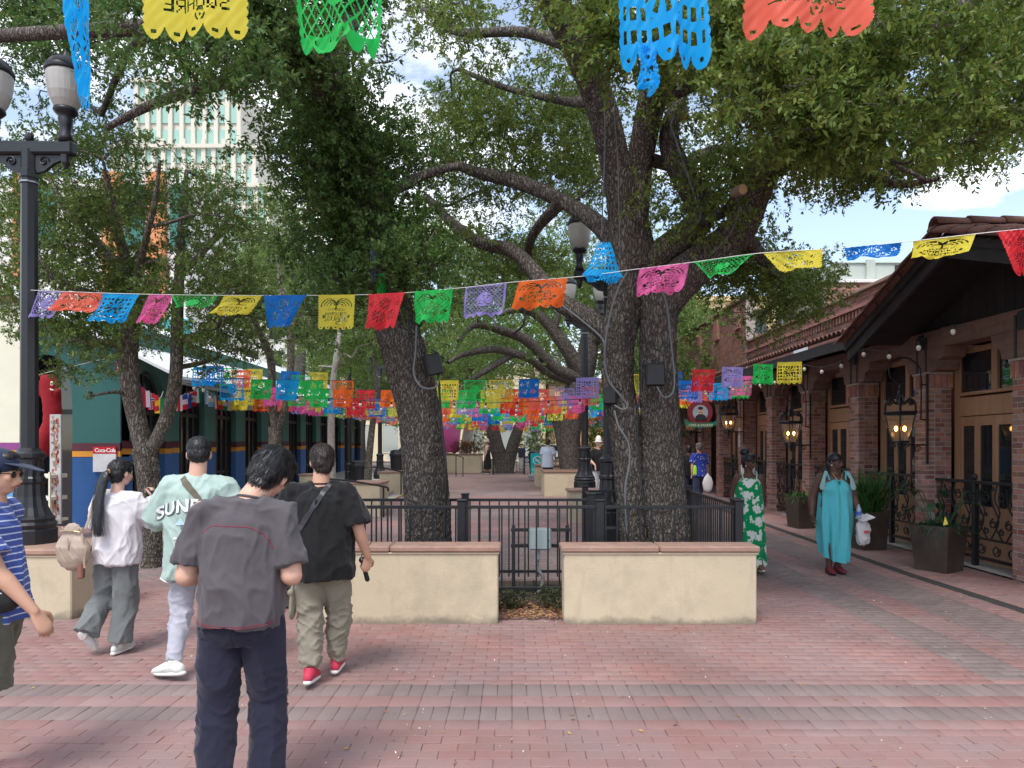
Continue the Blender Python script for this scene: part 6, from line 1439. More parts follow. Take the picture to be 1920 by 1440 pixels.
def sheet(kind, nx, ny, mirror=False, seed=0):
    """True = paper. x across, y down."""
    r = np.random.default_rng(seed); X, Y = np.meshgrid((np.arange(nx)+.5)/nx, (np.arange(ny)+.5)/ny); asp = ny/nx; Yr = Y * asp*nx/nx
    B = np.ones((ny, nx), bool); n = 5
    # scalloped bottom and small scallops on the sides
    sc_ = np.abs(np.sin(X * math.pi * n)); B &= Y < 0.86 + 0.13 * sc_ ** .55
    B &= (X > 0.018 * (1 - np.abs(np.sin(Y*math.pi*14)))) & (X < 1 - 0.018 * (1 - np.abs(np.sin(Y*math.pi*14))))
    cxs = (np.floor(X*n) + .5)/n
    if kind in ('tree', 'flower'): B &= ~((np.abs((X-cxs)*nx/ny*ny/nx) < .022) & (np.abs(Y-.925) < .013))
    if kind == 'grid':        # ribs and squares like the blue ones
        gx = (X*9) % 1; gy = (Y*7) % 1; B &= ~((gx > .22) & (gx < .80) & (gy > .22) & (gy < .78) & (Y < .86) & (Y > .12) & (X > .06) & (X < .94) & ((np.floor(Y*7) % 2 == 1) | (np.hypot(X-.5, (Y-.45)) > .26)))
        B &= ~(np.hypot((X-cxs)*1.1, Y-.925) < .018)
        a = np.arctan2(Y-.45, X-.5); d = np.hypot(X-.5, Y-.45); B &= ~((d < .22) & (d > .07) & (np.sin(a*10) > .25))
    elif kind == 'lattice':
        u = (X*10 + Y*8) % 1; v = (X*10 - Y*8) % 1; m = (u > .2) & (v > .2) & (X > .05) & (X < .95) & (Y > .05) & (Y < .86); m &= (np.hypot(X-.5, (Y-.45)*.9) > .20); B &= ~m
        for k in range(14):
            cx_, cy_ = .5 + r.uniform(-.16, .16), .45 + r.uniform(-.16, .16); B &= ~((np.hypot((X-cx_)*1.0, (Y-cy_)*2.2) < .028))
    elif kind == 'flower':
        for (cx_, cy_, R_, k) in ((.32, .62, .16, 12), (.70, .60, .15, 12), (.5, .28, .17, 14), (.14, .28, .09, 8), (.86, .28, .09, 8)):
            a = np.arctan2(Y-cy_, X-cx_); d = np.hypot(X-cx_, Y-cy_); B &= ~((d < R_*(.75+.25*np.abs(np.sin(a*k/2)))) & (d > R_*.30) & (np.sin(a*k) > .35)); B &= ~(d < R_*.10)
        for k in range(50):
            cx_, cy_ = r.random(), r.random()*.82; d = np.hypot((X-cx_)*1.5, Y-cy_); B &= ~(d < .011)
    else:                       # tree of life over the lettering
        cx_, cy_ = .5, .27
        for k in range(5):
            R_ = .06 + k*.042
            for s_ in (-1, 1):
                d = np.hypot((X-(cx_ + s_*R_*.85)), (Y-(cy_+.10))*.9); B &= ~((np.abs(d - R_) < .011) & (Y < cy_ + .03 + k*.01) & (s_*(X-cx_) > .018))
        B &= ~((np.abs(X-cx_) < .012) & (Y > cy_-.05) & (Y < cy_+.15))
        for yy in (.40, .445): B &= ~((np.abs(Y-yy) < .010) & (np.abs(X-.5) < .22) & (((X*16) % 1) > .3))
        word(B, 'MARKET', .5, .55, .115, .60, nx, ny, mirror); word(B, 'SQUARE', .5, .69, .115, .66, nx, ny, mirror)
        d = np.hypot((X-.56)*1.0, (Y-.80)*.95); a = np.arctan2(Y-.8, X-.56)
        B &= ~((np.abs(d-.045) < .009) & (np.sin(a*3) > -.7)); B &= ~(np.hypot((X-.56), (Y-.8)) < .014)
        for s_ in (.16, .84): B &= ~((np.abs(X-s_) < .035) & (np.abs(Y-.62) < .045) & (np.abs(X-s_) + np.abs(Y-.62) < .06))
    B[:max(1, ny//40)] = True
    return B
def banner_mesh(kind, w, h, res=64, shear=0., lift=0., billow=0.05, twist=0., curl=0., mirror=False, seed=0, narrow=0.0, fold=0.0):
    nx = res; ny = max(8, int(res*h/w)); B = sheet(kind, nx, ny, mirror, seed)
    X, Y = np.meshgrid(np.arange(nx+1)/nx, np.arange(ny+1)/ny); r = np.random.default_rng(seed + 77); ph = r.random(6)*6.28
    s = (X - .5) * (1 - narrow*Y**.7); t = Y * h
    x = s*w + shear*t
    dy = billow*np.sin(s*9 + ph[0] + Y*2.0)*Y + .5*billow*np.sin(s*17 + ph[1])*Y**1.5 + .12*billow*np.sin(s*31 + Y*9 + ph[2])*Y
    dy += twist*s*w*Y + billow*.10*np.sin(s*47 + Y*21 + ph[3])*np.sin(Y*33 + s*12 + ph[4]) + billow*.02*np.sin((s*1.3+Y*.8)*41 + 2*np.sin(Y*7) + ph[5])
    ang = lift*Y**1.2; z = -t*np.cos(ang) ; dy += -t*np.sin(ang)
    z += curl*w*(s*2)**2*Y*np.sign(s)
    if fold: z += fold*h*np.clip(Y - .45 + s*.5, 0, 1)*1.3; dy -= .05*np.clip(Y - .45 + s*.5, 0, 1)
    V = np.stack([x, dy, z], -1).reshape(-1, 3)
    jj, ii = np.nonzero(B); a = jj*(nx+1) + ii; Fq = np.stack([a, a+nx+1, a+nx+2, a+1], 1)
    used, inv = np.unique(Fq, return_inverse=True); me = np_mesh('cut_paper_banner', V[used], inv.reshape(-1, 4)); me.polygons.foreach_set('use_smooth', [True]*len(me.polygons)); return me
def banner(me, c, loc, rz, label, group, scale=1.0):
    o = bpy.data.objects.new('cut_paper_banner', me); COL.objects.link(o)
    if not me.materials: me.materials.append(None)
    o.material_slots[0].link = 'OBJECT'; o.material_slots[0].material = PC[c]; o.location = loc; o.rotation_euler = (0, 0, rz); o.scale = (scale,)*3
    return tag(o, label, 'banner', group)

# string 1: across the whole view, from the lamp post to the gable
S1 = [(58, 544, 7.2), (250, 551, 7.1), (480, 554, 7.05), (700, 552, 7.0), (850, 541, 6.6), (960, 529, 6.4), (1090, 518, 6.1), (1190, 505, 5.9), (1295, 492, 5.65), (1430, 474, 5.3), (1580, 465, 5.05), (1710, 452, 4.75), (1870, 434, 4.5), (2050, 418, 4.2)]
W1 = [tuple(P(*p)) for p in S1]
o = MB().tube(spline(W1, 5), 0.0028, 5, caps=False).build('banner_string', M_str); tag(o, 'white string stretched from the left lamp post to the right gable carrying the near banners', 'string')
def on_string(px):
    a = np.array(S1, float); return P(px, float(np.interp(px, a[:, 0], a[:, 1])), float(np.interp(px, a[:, 0], a[:, 2])))
row1 = [  # x0, x1, bottom dy, colour, kind, name, options
 (72, 128, 52, 'lilac', 'lattice', 'lilac lattice banner next to the lamp post, leftmost on the near string', dict(shear=-.45, billow=.03)),
 (118, 196, 42, 'coral', 'tree', 'coral orange banner second from the lamp post on the near string', dict(shear=-.35, lift=.5)),
 (192, 262, 56, 'sky', 'grid', 'sky blue grid banner third from the lamp post on the near string', dict(shear=-.45)),
 (280, 326, 56, 'pink', 'tree', 'pink banner blown aslant beside the dark green one', dict(shear=-.5)),
 (318, 412, 32, 'green', 'lattice', 'green banner blown nearly flat between pink and yellow', dict(shear=-.1, lift=.75, narrow=.5)),
 (420, 492, 42, 'yellow', 'tree', 'small yellow banner curling left before the deep blue one', dict(shear=-.5, lift=.4)),
 (494, 576, 62, 'blue', 'flower', 'deep blue banner twisted to a point above the man in grey', dict(shear=-.25, narrow=.45, billow=.05)),
 (597, 666, 66, 'yellow', 'tree', 'yellow banner hanging flat just left of the red one', dict(shear=-.04, billow=.03)),
 (690, 760, 68, 'red', 'flower', 'red banner with flower cut-outs in front of the left oak trunk', dict(shear=-.12, narrow=.18, billow=.05)),
 (777, 850, 62, 'green', 'tree', 'bright green banner with cut-out lettering right of the red one', dict(shear=-.08, narrow=.1, billow=.05)),
 (873, 950, 60, 'lilac', 'lattice', 'lilac banner with diamond lattice between green and orange', dict(shear=-.16, billow=.045)),
 (972, 1065, 54, 'orange', 'tree', 'vivid orange banner left of the blue folded one', dict(shear=-.22, billow=.04)),
 (1200, 1292, 52, 'pink', 'tree', 'pink banner with wavy hem over the twin oak trunk', dict(shear=-.25, narrow=-.02, billow=.06)),
 (1297, 1416, 38, 'green', 'lattice', 'emerald green banner twisted to a point over the big right bough', dict(shear=-.05, lift=.4, narrow=.65)),
 (1428, 1546, 42, 'yellow', 'flower', 'yellow banner swept sideways against the sky left of the blue one', dict(shear=.42, lift=.5, narrow=.35)),
 (1582, 1692, 32, 'blue', 'flower', 'deep blue crumpled banner against the sky right of the yellow one', dict(shear=.1, lift=.75, narrow=.15)),
 (1712, 1830, 44, 'yellow', 'tree', 'yellow banner partly over the clay tiled gable', dict(shear=-.15, lift=.55, narrow=.1)),
 (1868, 1960, 85, 'red', 'flower', 'crimson crumpled banner at the right edge of the frame', dict(shear=.3, billow=.07, narrow=.3))]
for i, (x0, x1, dy, c, kind, lb, op) in enumerate(row1):
    a, b = on_string(x0), on_string(x1); w = (b - a).length; Yc = (a.y + b.y)/2; vis_h = dy * Yc / F; lf = op.pop('lift', 0); h = vis_h / max(.35, math.cos(lf*.8))
    me = banner_mesh(kind, w, h, 60, mirror=False, seed=i, lift=lf, **op)
    o = banner(me, c, (a + b)/2, math.atan2(b.y - a.y, b.x - a.x), lb, 'cut paper banners on the near string')
    tl = math.atan2(b.z - a.z, math.hypot(b.x - a.x, b.y - a.y)); o.rotation_euler = Euler((0, -tl, math.atan2(b.y - a.y, b.x - a.x)))
# the blue one folded upward over the string
me = banner_mesh('grid', .36, .30, 60, seed=31, narrow=.75, billow=.05, twist=.2); a = on_string(1130)
o = banner(me, 'sky', a + Vector((0, 0, -.02)), 0, 'sky blue banner flipped up into a tent shape over the string', 'cut paper banners on the near string'); o.rotation_euler = Euler((0, math.pi + .05, 0)); 
me = banner_mesh('grid', .34, .055, 50, seed=32, narrow=.3); o2 = bpy.data.objects.new('hanging_edge', me); COL.objects.link(o2); me.materials.append(PC['sky']); o2.parent = o; o2.rotation_euler = (0, math.pi, 0)
# string 0 : overhead, only the lower halves of its banners in view
S0 = [(-200, -115, 2.75), (400, -150, 2.7), (1000, -175, 2.7), (1600, -165, 2.7), (2200, -120, 2.7)]
o = MB().tube(spline([tuple(P(*p)) for p in S0], 5), 0.0025, 5, caps=False).build('banner_string', M_str); tag(o, 'white string just above the top edge carrying the largest banners', 'string')
def on0(px): a = np.array(S0, float); return P(px, float(np.interp(px, a[:, 0], a[:, 1])), float(np.interp(px, a[:, 0], a[:, 2])))
for (x0, x1, yb, c, kind, lb, op) in ((270, 462, 76, 'yellow', 'tree', 'large yellow banner with reversed lettering at the top left', dict(mirror=True, billow=.02, shear=.0)),
        (548, 722, 98, 'green', 'lattice', 'large green banner with lattice cut-outs and a drooping loop at the top', dict(billow=.05, narrow=.12)),
        (1150, 1322, 128, 'sky', 'grid', 'large sky blue banner with torn trailing corner at the top right', dict(billow=.04, shear=.05)),
        (1400, 1636, 64, 'coral', 'tree', 'large coral banner with scalloped hem at the top right', dict(mirror=True, billow=.035, shear=-.02))):
    a, b = on0(x0), on0(x1); Yc = a.y; h = (a + b).z/2 - P((x0+x1)/2, yb, Yc).z; w = (b - a).length
    me = banner_mesh(kind, w, h, 120, seed=x0, **op); banner(me, c, (a + b)/2, 0, lb, 'large cut paper banners along the top edge')
a = on0(150); h = a.z - P(150, 212, 2.75).z; me = banner_mesh('flower', .17, h, 60, seed=5, narrow=.82, billow=.05, shear=.03); banner(me, 'sky', a + Vector((-.02, 0, 0)), 0, 'blue banner twisted into a long thin strip at the top left', 'large cut paper banners along the top edge')
a = P(1212, 85, 2.7); me = banner_mesh('grid', .11, .165, 40, seed=6, narrow=.25, billow=.05, shear=.12, twist=.8); banner(me, 'sky', a, .5, 'torn blue paper strip trailing below the large sky blue banner', 'large cut paper banners along the top edge')
# green trailing loop
lp_ = [P(560, 28, 2.68), P(572, 60, 2.66), P(590, 88, 2.65), P(604, 98, 2.65), P(620, 90, 2.64), P(640, 70, 2.64), P(655, 50, 2.66)]
V = []; Fs = []
q = spline([tuple(p) for p in lp_], 5)
for i, p in enumerate(q):
    w = .012 + .006*math.sin(i*.7); V += [(p[0] - w*.3, p[1], p[2] + w), (p[0] + w*.3, p[1] - .01, p[2] - w)]
Fs = [(2*i, 2*i+1, 2*i+3, 2*i+2) for i in range(len(q)-1)]; o = MB().add(V, Fs).build('paper_loop', PC['green'], None, True); tag(o, 'loose green paper loop drooping from the large green banner', 'banner')
# two crumpled ones caught on the left oak
me = banner_mesh('lattice', .07, .36, 30, seed=8, narrow=.2, billow=.08); banner(me, 'lilac', P(700, 470, 7.9), .2, 'lilac crumpled banner caught in the shoots of the left oak', None)
me = banner_mesh('tree', .10, .26, 30, seed=9, narrow=.1, billow=.06); banner(me, 'green', P(714, 513, 7.9), -.2, 'green crumpled banner caught on the left oak trunk', None)

# the many strings deeper in the plaza
cl = ['yellow', 'coral', 'sky', 'green', 'magenta', 'orange', 'blue', 'pink', 'lilac', 'green', 'yellow', 'red']
kinds = ['tree', 'lattice', 'grid', 'flower']
FM = [banner_mesh(kinds[i % 4], .42, .40, 40, seed=50+i, billow=.04 + .02*(i % 3), shear=rng.uniform(-.12, .12), narrow=rng.uniform(-.02, .12)) for i in range(9)]
FM2 = [banner_mesh(kinds[i % 4], .42, .40, 16, seed=70+i, billow=.05, shear=rng.uniform(-.15, .15), narrow=rng.uniform(-.02, .15)) for i in range(6)]
rows = [  # (x_left, x_right, Y, z_left, z_mid, z_right)
 (-5.5, 5.7, 13.2, 3.02, 2.98, 3.35), (-6.0, 5.6, 15.2, 3.05, 2.95, 3.3), (-6.6, 5.6, 16.6, 3.0, 2.86, 3.3), (-6.4, 5.7, 18.4, 3.1, 2.9, 3.35), (-6.4, 5.6, 20.4, 3.1, 2.86, 3.3), (-6.2, 5.6, 22.6, 3.15, 2.95, 3.35),
 (-6.2, 5.6, 25.2, 3.2, 2.95, 3.35), (-6.2, 5.6, 28.0, 3.2, 3.0, 3.4), (-6.2, 5.6, 31.5, 3.2, 3.0, 3.4), (-6, 5.6, 35.5, 3.2, 2.98, 3.4), (-6, 5.6, 40, 3.25, 3.0, 3.4)]
rr = random.Random(5); NB = 0
words_ = {'yellow': 'yellow', 'coral': 'coral', 'sky': 'sky blue', 'green': 'green', 'magenta': 'magenta', 'orange': 'orange', 'blue': 'deep blue', 'pink': 'pink', 'lilac': 'lilac', 'red': 'red'}
ordn = ['first', 'second', 'third', 'fourth', 'fifth', 'sixth', 'seventh', 'eighth', 'ninth', 'tenth', 'eleventh']
for ri, (xl, xr, Y, zl, zm, zr) in enumerate(rows):
    def zof(x):
        t = (x - xl)/(xr - xl); return zl*(1-t) + zr*t - ((zl+zr)/2 - zm)*4*t*(1-t)
    q = [(x, Y + .12*math.sin(x), zof(x)) for x in np.linspace(xl, xr, 20)]
    o = MB().tube(q, 0.004, 4, caps=False).build('banner_string', M_wire); tag(o, ordn[ri] + ' banner string back across the plaza between market hall and restaurant', 'string')
    x = xl + .25; k = ri*5
    while x < xr - .2:
        c = cl[(k*7 + rr.randrange(3)) % len(cl)]
        if rr.random() < .93:
            me = (FM if ri < 4 else FM2)[rr.randrange(9 if ri < 4 else 6)]
            side = 'left' if x < -2.5 else ('right' if x > 2.6 else 'middle')
            o = banner(me, c, (x, Y + .12*math.sin(x), zof(x) - .004), rr.uniform(-.15, .15), '%s paper banner on the %s string back, %s part of the plaza' % (words_[c], ordn[ri], side), '%s paper banners, %s string, %s part' % (words_[c], ordn[ri], side), rr.uniform(.92, 1.08)); NB += 1
        x += rr.uniform(.48, .58) if ri < 8 else rr.uniform(.55, .72); k += 1
print('banners', NB)
# black light strings with bulbs, below the banner strings
M_bulb = mat('frosted bulb', (.75, .72, .66), rough=.2, transl=.3); M_bulb.node_tree.nodes
bm_ = MB(); bm_.lathe([(.004, -.125), (.022, -.115), (.032, -.09), (.030, -.07), (.016, -.05)], (0, 0, 0), 8); b_me = bm_.mesh('bulb', True); b_me.materials.append(M_bulb)
sm_ = MB(); sm_.lathe([(.017, -.055), (.017, -.01), (.006, 0)], (0, 0, 0), 8); s_me = sm_.mesh('socket'); s_me.materials.append(M_wire)
lines = [(-6.3, 5.7, 13.8, 2.95, 2.58, 3.2), (-6.3, 5.6, 16.0, 2.95, 2.62, 3.2), (-6.3, 5.6, 18.0, 2.95, 2.60, 3.2), (-6.3, 5.6, 21.0, 3.0, 2.62, 3.25), (-6.2, 5.6, 25.0, 3.0, 2.7, 3.3), (-6.2, 5.6, 30.0, 3.05, 2.75, 3.3)]
for li, (xl, xr, Y, zl, zm, zr) in enumerate(lines):
    t = thing('light_string', ordn[li] + ' black cable of hanging bulbs back across the plaza', 'string lights', (xl, Y, zl))
    def zof(x):
        u = (x - xl)/(xr - xl); return zl*(1-u) + zr*u - ((zl+zr)/2 - zm)*4*u*(1-u)
    MB().tube([(x, Y, zof(x)) for x in np.linspace(xl, xr, 24)], .006, 5, caps=False).build('cable', M_wire, t)
    x = xl + .3
    while x < xr:
        for me, nm in ((s_me, 'socket'), (b_me, 'bulb')):
            o = bpy.data.objects.new(nm, me); COL.objects.link(o); o.parent = t; o.location = Vector((x, Y, zof(x))) - Vector((xl, Y, zl))
        x += .61
t = thing('light_string', 'cable of round bulbs drooping along the restaurant eave', 'string lights', (5.5, 8, 3.3))
q = [(5.5, y, 3.26 + gz(y)*.5 - .16*abs(math.sin(y*1.4))) for y in np.arange(8.6, 30, .25)]; MB().tube(q, .005, 4, caps=False).build('cable', M_wire, t)
for p in q[1::3]:
    for me, nm in ((s_me, 'socket'), (b_me, 'bulb')): o = bpy.data.objects.new(nm, me); COL.objects.link(o); o.parent = t; o.location = Vector(p) - Vector((5.5, 8, 3.3))
t = thing('light_string', 'cable of round bulbs strung along the market hall gutter', 'string lights', (-6.5, 13, 3.0))
q = [(-6.45, y, 2.98 + gz(y)*.5 - .2*abs(math.sin(y*1.1))) for y in np.arange(13.4, 34, .25)]; MB().tube(q, .005, 4, caps=False).build('cable', M_wire, t)
for p in q[1::3]:
    for me, nm in ((s_me, 'socket'), (b_me, 'bulb')): o = bpy.data.objects.new(nm, me); COL.objects.link(o); o.parent = t; o.location = Vector(p) - Vector((-6.5, 13, 3.0))
# banners and little flags along the market hall
for i, (x, y, Y, c, k) in enumerate(((383, 700, 13.6, 'sky', 2), (400, 698, 13.9, 'blue', 2), (425, 702, 14.5, 'green', 1), (452, 706, 15, 'coral', 0), (475, 704, 15.3, 'yellow', 0), (545, 708, 15, 'blue', 3), (566, 716, 14.4, 'green', 1), (598, 710, 15.5, 'yellow', 0))):
    banner(FM[k + (4 if i % 2 else 0)], c, P(x, y - 12, Y), .2, '%s banner near the market hall eave, number %s from the left' % (words_[c], ordn[i]), 'banners near the market hall eave', .95)
fl = {'red': (.62, .02, .04), 'white': (.78, .78, .78), 'fblue': (.02, .06, .30), 'green': (.01, .28, .10), 'yellow': (.85, .55, .02), 'maroon': (.40, .01, .08), 'sky': (.25, .5, .8), 'black': (.02, .02, .02), 'orange': (.85, .3, .03)}
FMt = {k: mat('flag ' + k, v, rough=.7, transl=.35) for k, v in fl.items()}
def flag(kind, cs, p, rz, label, w=.20, h=.31):
    o_ = MB(); 
    def quad(x0, x1, z0, z1, d=0.0): o_.add([(x0 + .0*z0, d + .02*math.sin(x0*20), z0), (x1, d + .02*math.sin(x1*20), z0), (x1, d + .02*math.sin(x1*20) - .01, z1), (x0, d + .02*math.sin(x0*20) - .01, z1)], [(0, 1, 2, 3)])
    n = len(cs)
    if kind == 'v':
        for i in range(n): o_.mi = i; quad(-w/2 + w*i/n, -w/2 + w*(i+1)/n, -h, 0)
    elif kind == 'h':
        for i in range(n): o_.mi = i; quad(-w/2, w/2, -h*(i+1)/n, -h*i/n)
    elif kind == 'x':      # plain field with a cross
        o_.mi = 0; quad(-w/2, w/2, -h, 0); o_.mi = 1; quad(-.02, .02, -h*.75, -h*.25, -.004); quad(-.06, -.02, -h*.56, -h*.44, -.004); quad(.02, .06, -h*.56, -h*.44, -.004)
    elif kind == 'n':      # offset cross
        o_.mi = 0; quad(-w/2, w/2, -h, 0); o_.mi = 1; quad(-.03, .03, -h, 0, -.004); quad(-w/2, w/2, -h*.46, -h*.30, -.005); o_.mi = 2; quad(-.012, .012, -h, 0, -.008); quad(-w/2, w/2, -h*.41, -h*.35, -.009)
    elif kind == 'c':      # bands with a leaf
        o_.mi = 0; quad(-w/2, w/2, -h*.27, 0); quad(-w/2, w/2, -h, -h*.73); o_.mi = 1; quad(-w/2, w/2, -h*.73, -h*.27); o_.mi = 0
        o_.add([(-.05, -.03, -h*.5), (-.015, -.03, -h*.56), (0, -.03, -h*.64), (.015, -.03, -h*.56), (.05, -.03, -h*.5), (.015, -.03, -h*.44), (0, -.03, -h*.36), (-.015, -.03, -h*.44)], [tuple(range(8))])
    elif kind == 's':      # striped with canton
        o_.mi = 0; quad(-w/2, w/2, -h, 0)
        for i in range(4): o_.mi = 1; quad(-w/2 + w*(2*i+.0)/8, -w/2 + w*(2*i+1)/8, -h, 0, -.004)
        o_.mi = 2; quad(-w/2, w*.1, -h*.45, 0, -.008); o_.mi = 0
        for i in range(3):
            for j in range(3): quad(-w/2 + .02 + i*.035, -w/2 + .03 + i*.035, -.03 - j*.04, -.02 - j*.04, -.012)
    o = o_.build('small_flag', [FMt[c] for c in cs]); o.location = p; o.rotation_euler = (0, rr.uniform(-.12, .12), rz); tag(o, label, 'flag', 'small national flags strung along the market hall'); return o
seq = [(228, 668, 12.2, 's', ('white', 'red', 'fblue'), 'striped flag with starred canton leftmost before the forked trunk'), (238, 700, 12.3, 'x', ('white', 'red'), 'white flag with a red mark leftmost before the forked trunk'),
 (256, 722, 13.2, 'v', ('yellow', 'fblue'), 'yellow and blue flag just right of the left stem'), (264, 726, 13.3, 'h', ('red', 'red'), 'plain red flag between the two stems'), (274, 733, 13.5, 'v', ('maroon', 'white'), 'maroon and white flag between the two stems'),
 (284, 738, 13.7, 'n', ('red', 'white', 'fblue'), 'red flag with a blue and white cross between the two stems'), (293, 742, 13.9, 'h', ('red', 'yellow', 'red'), 'red and yellow flag near the right stem'), (301, 746, 14.1, 'v', ('yellow', 'green'), 'yellow and green flag touching the right stem'),
 (326, 742, 14.3, 'x', ('red', 'white'), 'red flag with a white cross right of the right stem'), (336, 742, 14.5, 'v', ('white', 'red', 'white'), 'white flag with a red stripe next to the cross flag'), (346, 740, 14.7, 'h', ('fblue', 'white', 'red'), 'blue white red flag left of the starry blue flag'),
 (354, 738, 14.9, 's', ('fblue', 'fblue', 'white'), 'dark blue flag with a small canton in the second swag'), (363, 734, 15.0, 'c', ('red', 'white'), 'red and white flag with a leaf in the second swag'), (373, 728, 15.2, 'v', ('white', 'green'), 'green and white flag ending the second swag'),
 (388, 732, 15.8, 'v', ('sky', 'white'), 'pale blue flag starting the third swag'), (396, 737, 16.1, 'h', ('sky', 'white', 'sky'), 'sky and white banded flag in the third swag'), (404, 741, 16.4, 'v', ('maroon', 'white', 'red'), 'maroon flag in the third swag'),
 (412, 743, 16.7, 'h', ('green', 'yellow', 'red'), 'green yellow red flag in the third swag'), (420, 745, 17.0, 'h', ('green', 'white', 'green'), 'green and white flag in the third swag'), (428, 746, 17.3, 'v', ('red', 'white'), 'red and white flag in the third swag'),
 (436, 746, 17.6, 'n', ('red', 'white', 'red'), 'red flag with white cross in the third swag'), (444, 744, 17.9, 'v', ('white', 'fblue', 'red'), 'tricolour flag near the end of the third swag'), (451, 742, 18.2, 'v', ('red', 'white', 'red'), 'red striped flag ending the third swag'),
 (461, 745, 19.0, 's', ('white', 'sky', 'fblue'), 'pale striped flag starting the last swag'), (468, 748, 19.3, 'h', ('sky', 'white'), 'light blue flag in the last swag'), (476, 750, 19.7, 'v', ('red', 'yellow'), 'red and yellow flag in the last swag'), (484, 752, 20.1, 'h', ('yellow', 'red'), 'yellow over red flag in the last swag'), (492, 753, 20.5, 'v', ('white', 'red', 'white'), 'white and red flag in the last swag'), (500, 754, 20.9, 'n', ('white', 'red', 'fblue'), 'white flag with red cross ending the last swag')]
for (x, y, Y, k, cs, lb) in seq: flag(k, cs, P(x, y, Y), rr.uniform(-.5, .3) - .5, lb)
for (i0, i1, lb) in ((0, 2, 'pale cord carrying the first flags from the dark arch'), (2, 8, 'pale cord of the first swag of little flags'), (8, 14, 'pale cord of the second swag of little flags'), (14, 23, 'pale cord of the third swag of little flags'), (23, 29, 'pale cord of the last swag of little flags')):
    pts = [tuple(P(x, y, Y)) for x, y, Y, *_ in seq[i0:i1]]; e0 = P(seq[i0][0] - 6, seq[i0][1] - 12, seq[i0][2] - .1); e1 = P(seq[i1-1][0] + 5, seq[i1-1][1] - 12, seq[i1-1][2] + .1)
    if i0 == 0: e0 = P(70, 703, 12.0)
    o = MB().tube(spline([tuple(e0)] + pts + [tuple(e1)], 3), .006, 5, caps=False).build('flag_cord', M_str); tag(o, lb, 'string')
# ================================================================== people
def voxel(mb_, size, smooth=4, fac=0.5):
    me = mb_.mesh('tmp'); o = bpy.data.objects.new('tmp', me); COL.objects.link(o)
    m = o.modifiers.new('r', 'REMESH'); m.mode = 'VOXEL'; m.voxel_size = size; m.use_smooth_shade = True
    if smooth: s = o.modifiers.new('s', 'SMOOTH'); s.iterations = smooth; s.factor = fac
    dg = bpy.context.evaluated_depsgraph_get(); n = bpy.data.meshes.new_from_object(o.evaluated_get(dg))
    bpy.data.objects.remove(o); bpy.data.meshes.remove(me)
    n.polygons.foreach_set('use_smooth', [True]*len(n.polygons)); return n
def getco(me):
    a = np.empty(len(me.vertices)*3, np.float32); me.vertices.foreach_get('co', a); return a.reshape(-1, 3)
def getno(me):
    a = np.empty(len(me.vertices)*3, np.float32); me.vertices.foreach_get('normal', a); return a.reshape(-1, 3)
def nz3(co, sc_, off=0.0):
    return np.array([noise.noise(Vector((c[0]*sc_[0]+off, c[1]*sc_[1]+off*1.7, c[2]*sc_[2]-off))) for c in co])
def wrinkle(me, fields, seed=0.0):
    """fields: list of (amp, (sx,sy,sz), mask fn or None, ridged)"""
    co = getco(me); no = getno(me); d = np.zeros(len(co))
    for i, (amp, sc_, mask, ridge) in enumerate(fields):
        w = nz3(co + .03*np.sin(co[:, ::-1]*11 + i), sc_, seed + i*3.1)
        if ridge: w = 1 - 2*np.minimum(np.abs(w)/.30, 1)**.62
        d += amp * w * (mask(co) if mask else 1)
    d = d + fields[0][0]*.45
    co = co + no * d[:, None].astype(np.float32); me.vertices.foreach_set('co', co.ravel()); me.update(); return me
def skin(name, c): return mat(name, c, rough=.5, var=.06, vscale=9, bump=.12, bscale=120, bdist=.002, spec=.35)
SK1 = skin('light skin', (.62, .36, .26)); SK2 = skin('tan skin', (.55, .31, .21)); SK3 = skin('dark brown skin', (.115, .056, .040)); SK4 = skin('fair skin', (.62, .38, .29))
M_hair = mat('black hair', (.011, .010, .011), rough=.42, var=.3, vscale=40, spec=.5, bump=.3, bscale=60, stretch=(1, 1, .25), bdist=.003)
M_hairb = mat('dark brown hair', (.028, .018, .014), rough=.45, var=.3, vscale=40, spec=.5, bump=.3, bscale=60, stretch=(1, 1, .25), bdist=.003)
M_hairg = mat('greying hair', (.16, .13, .11), rough=.6, var=.3, vscale=40)
def cloth(name, c, rough=.85, var=.07, bump=.25, bs=260, **k): return mat(name, c, rough=rough, var=var, vscale=5, bump=bump, bscale=bs, bdist=.001, sheen=.15, spec=.2, **k)
def lerp(a, b, t): return tuple(x + (y - x)*t for x, y in zip(a, b))
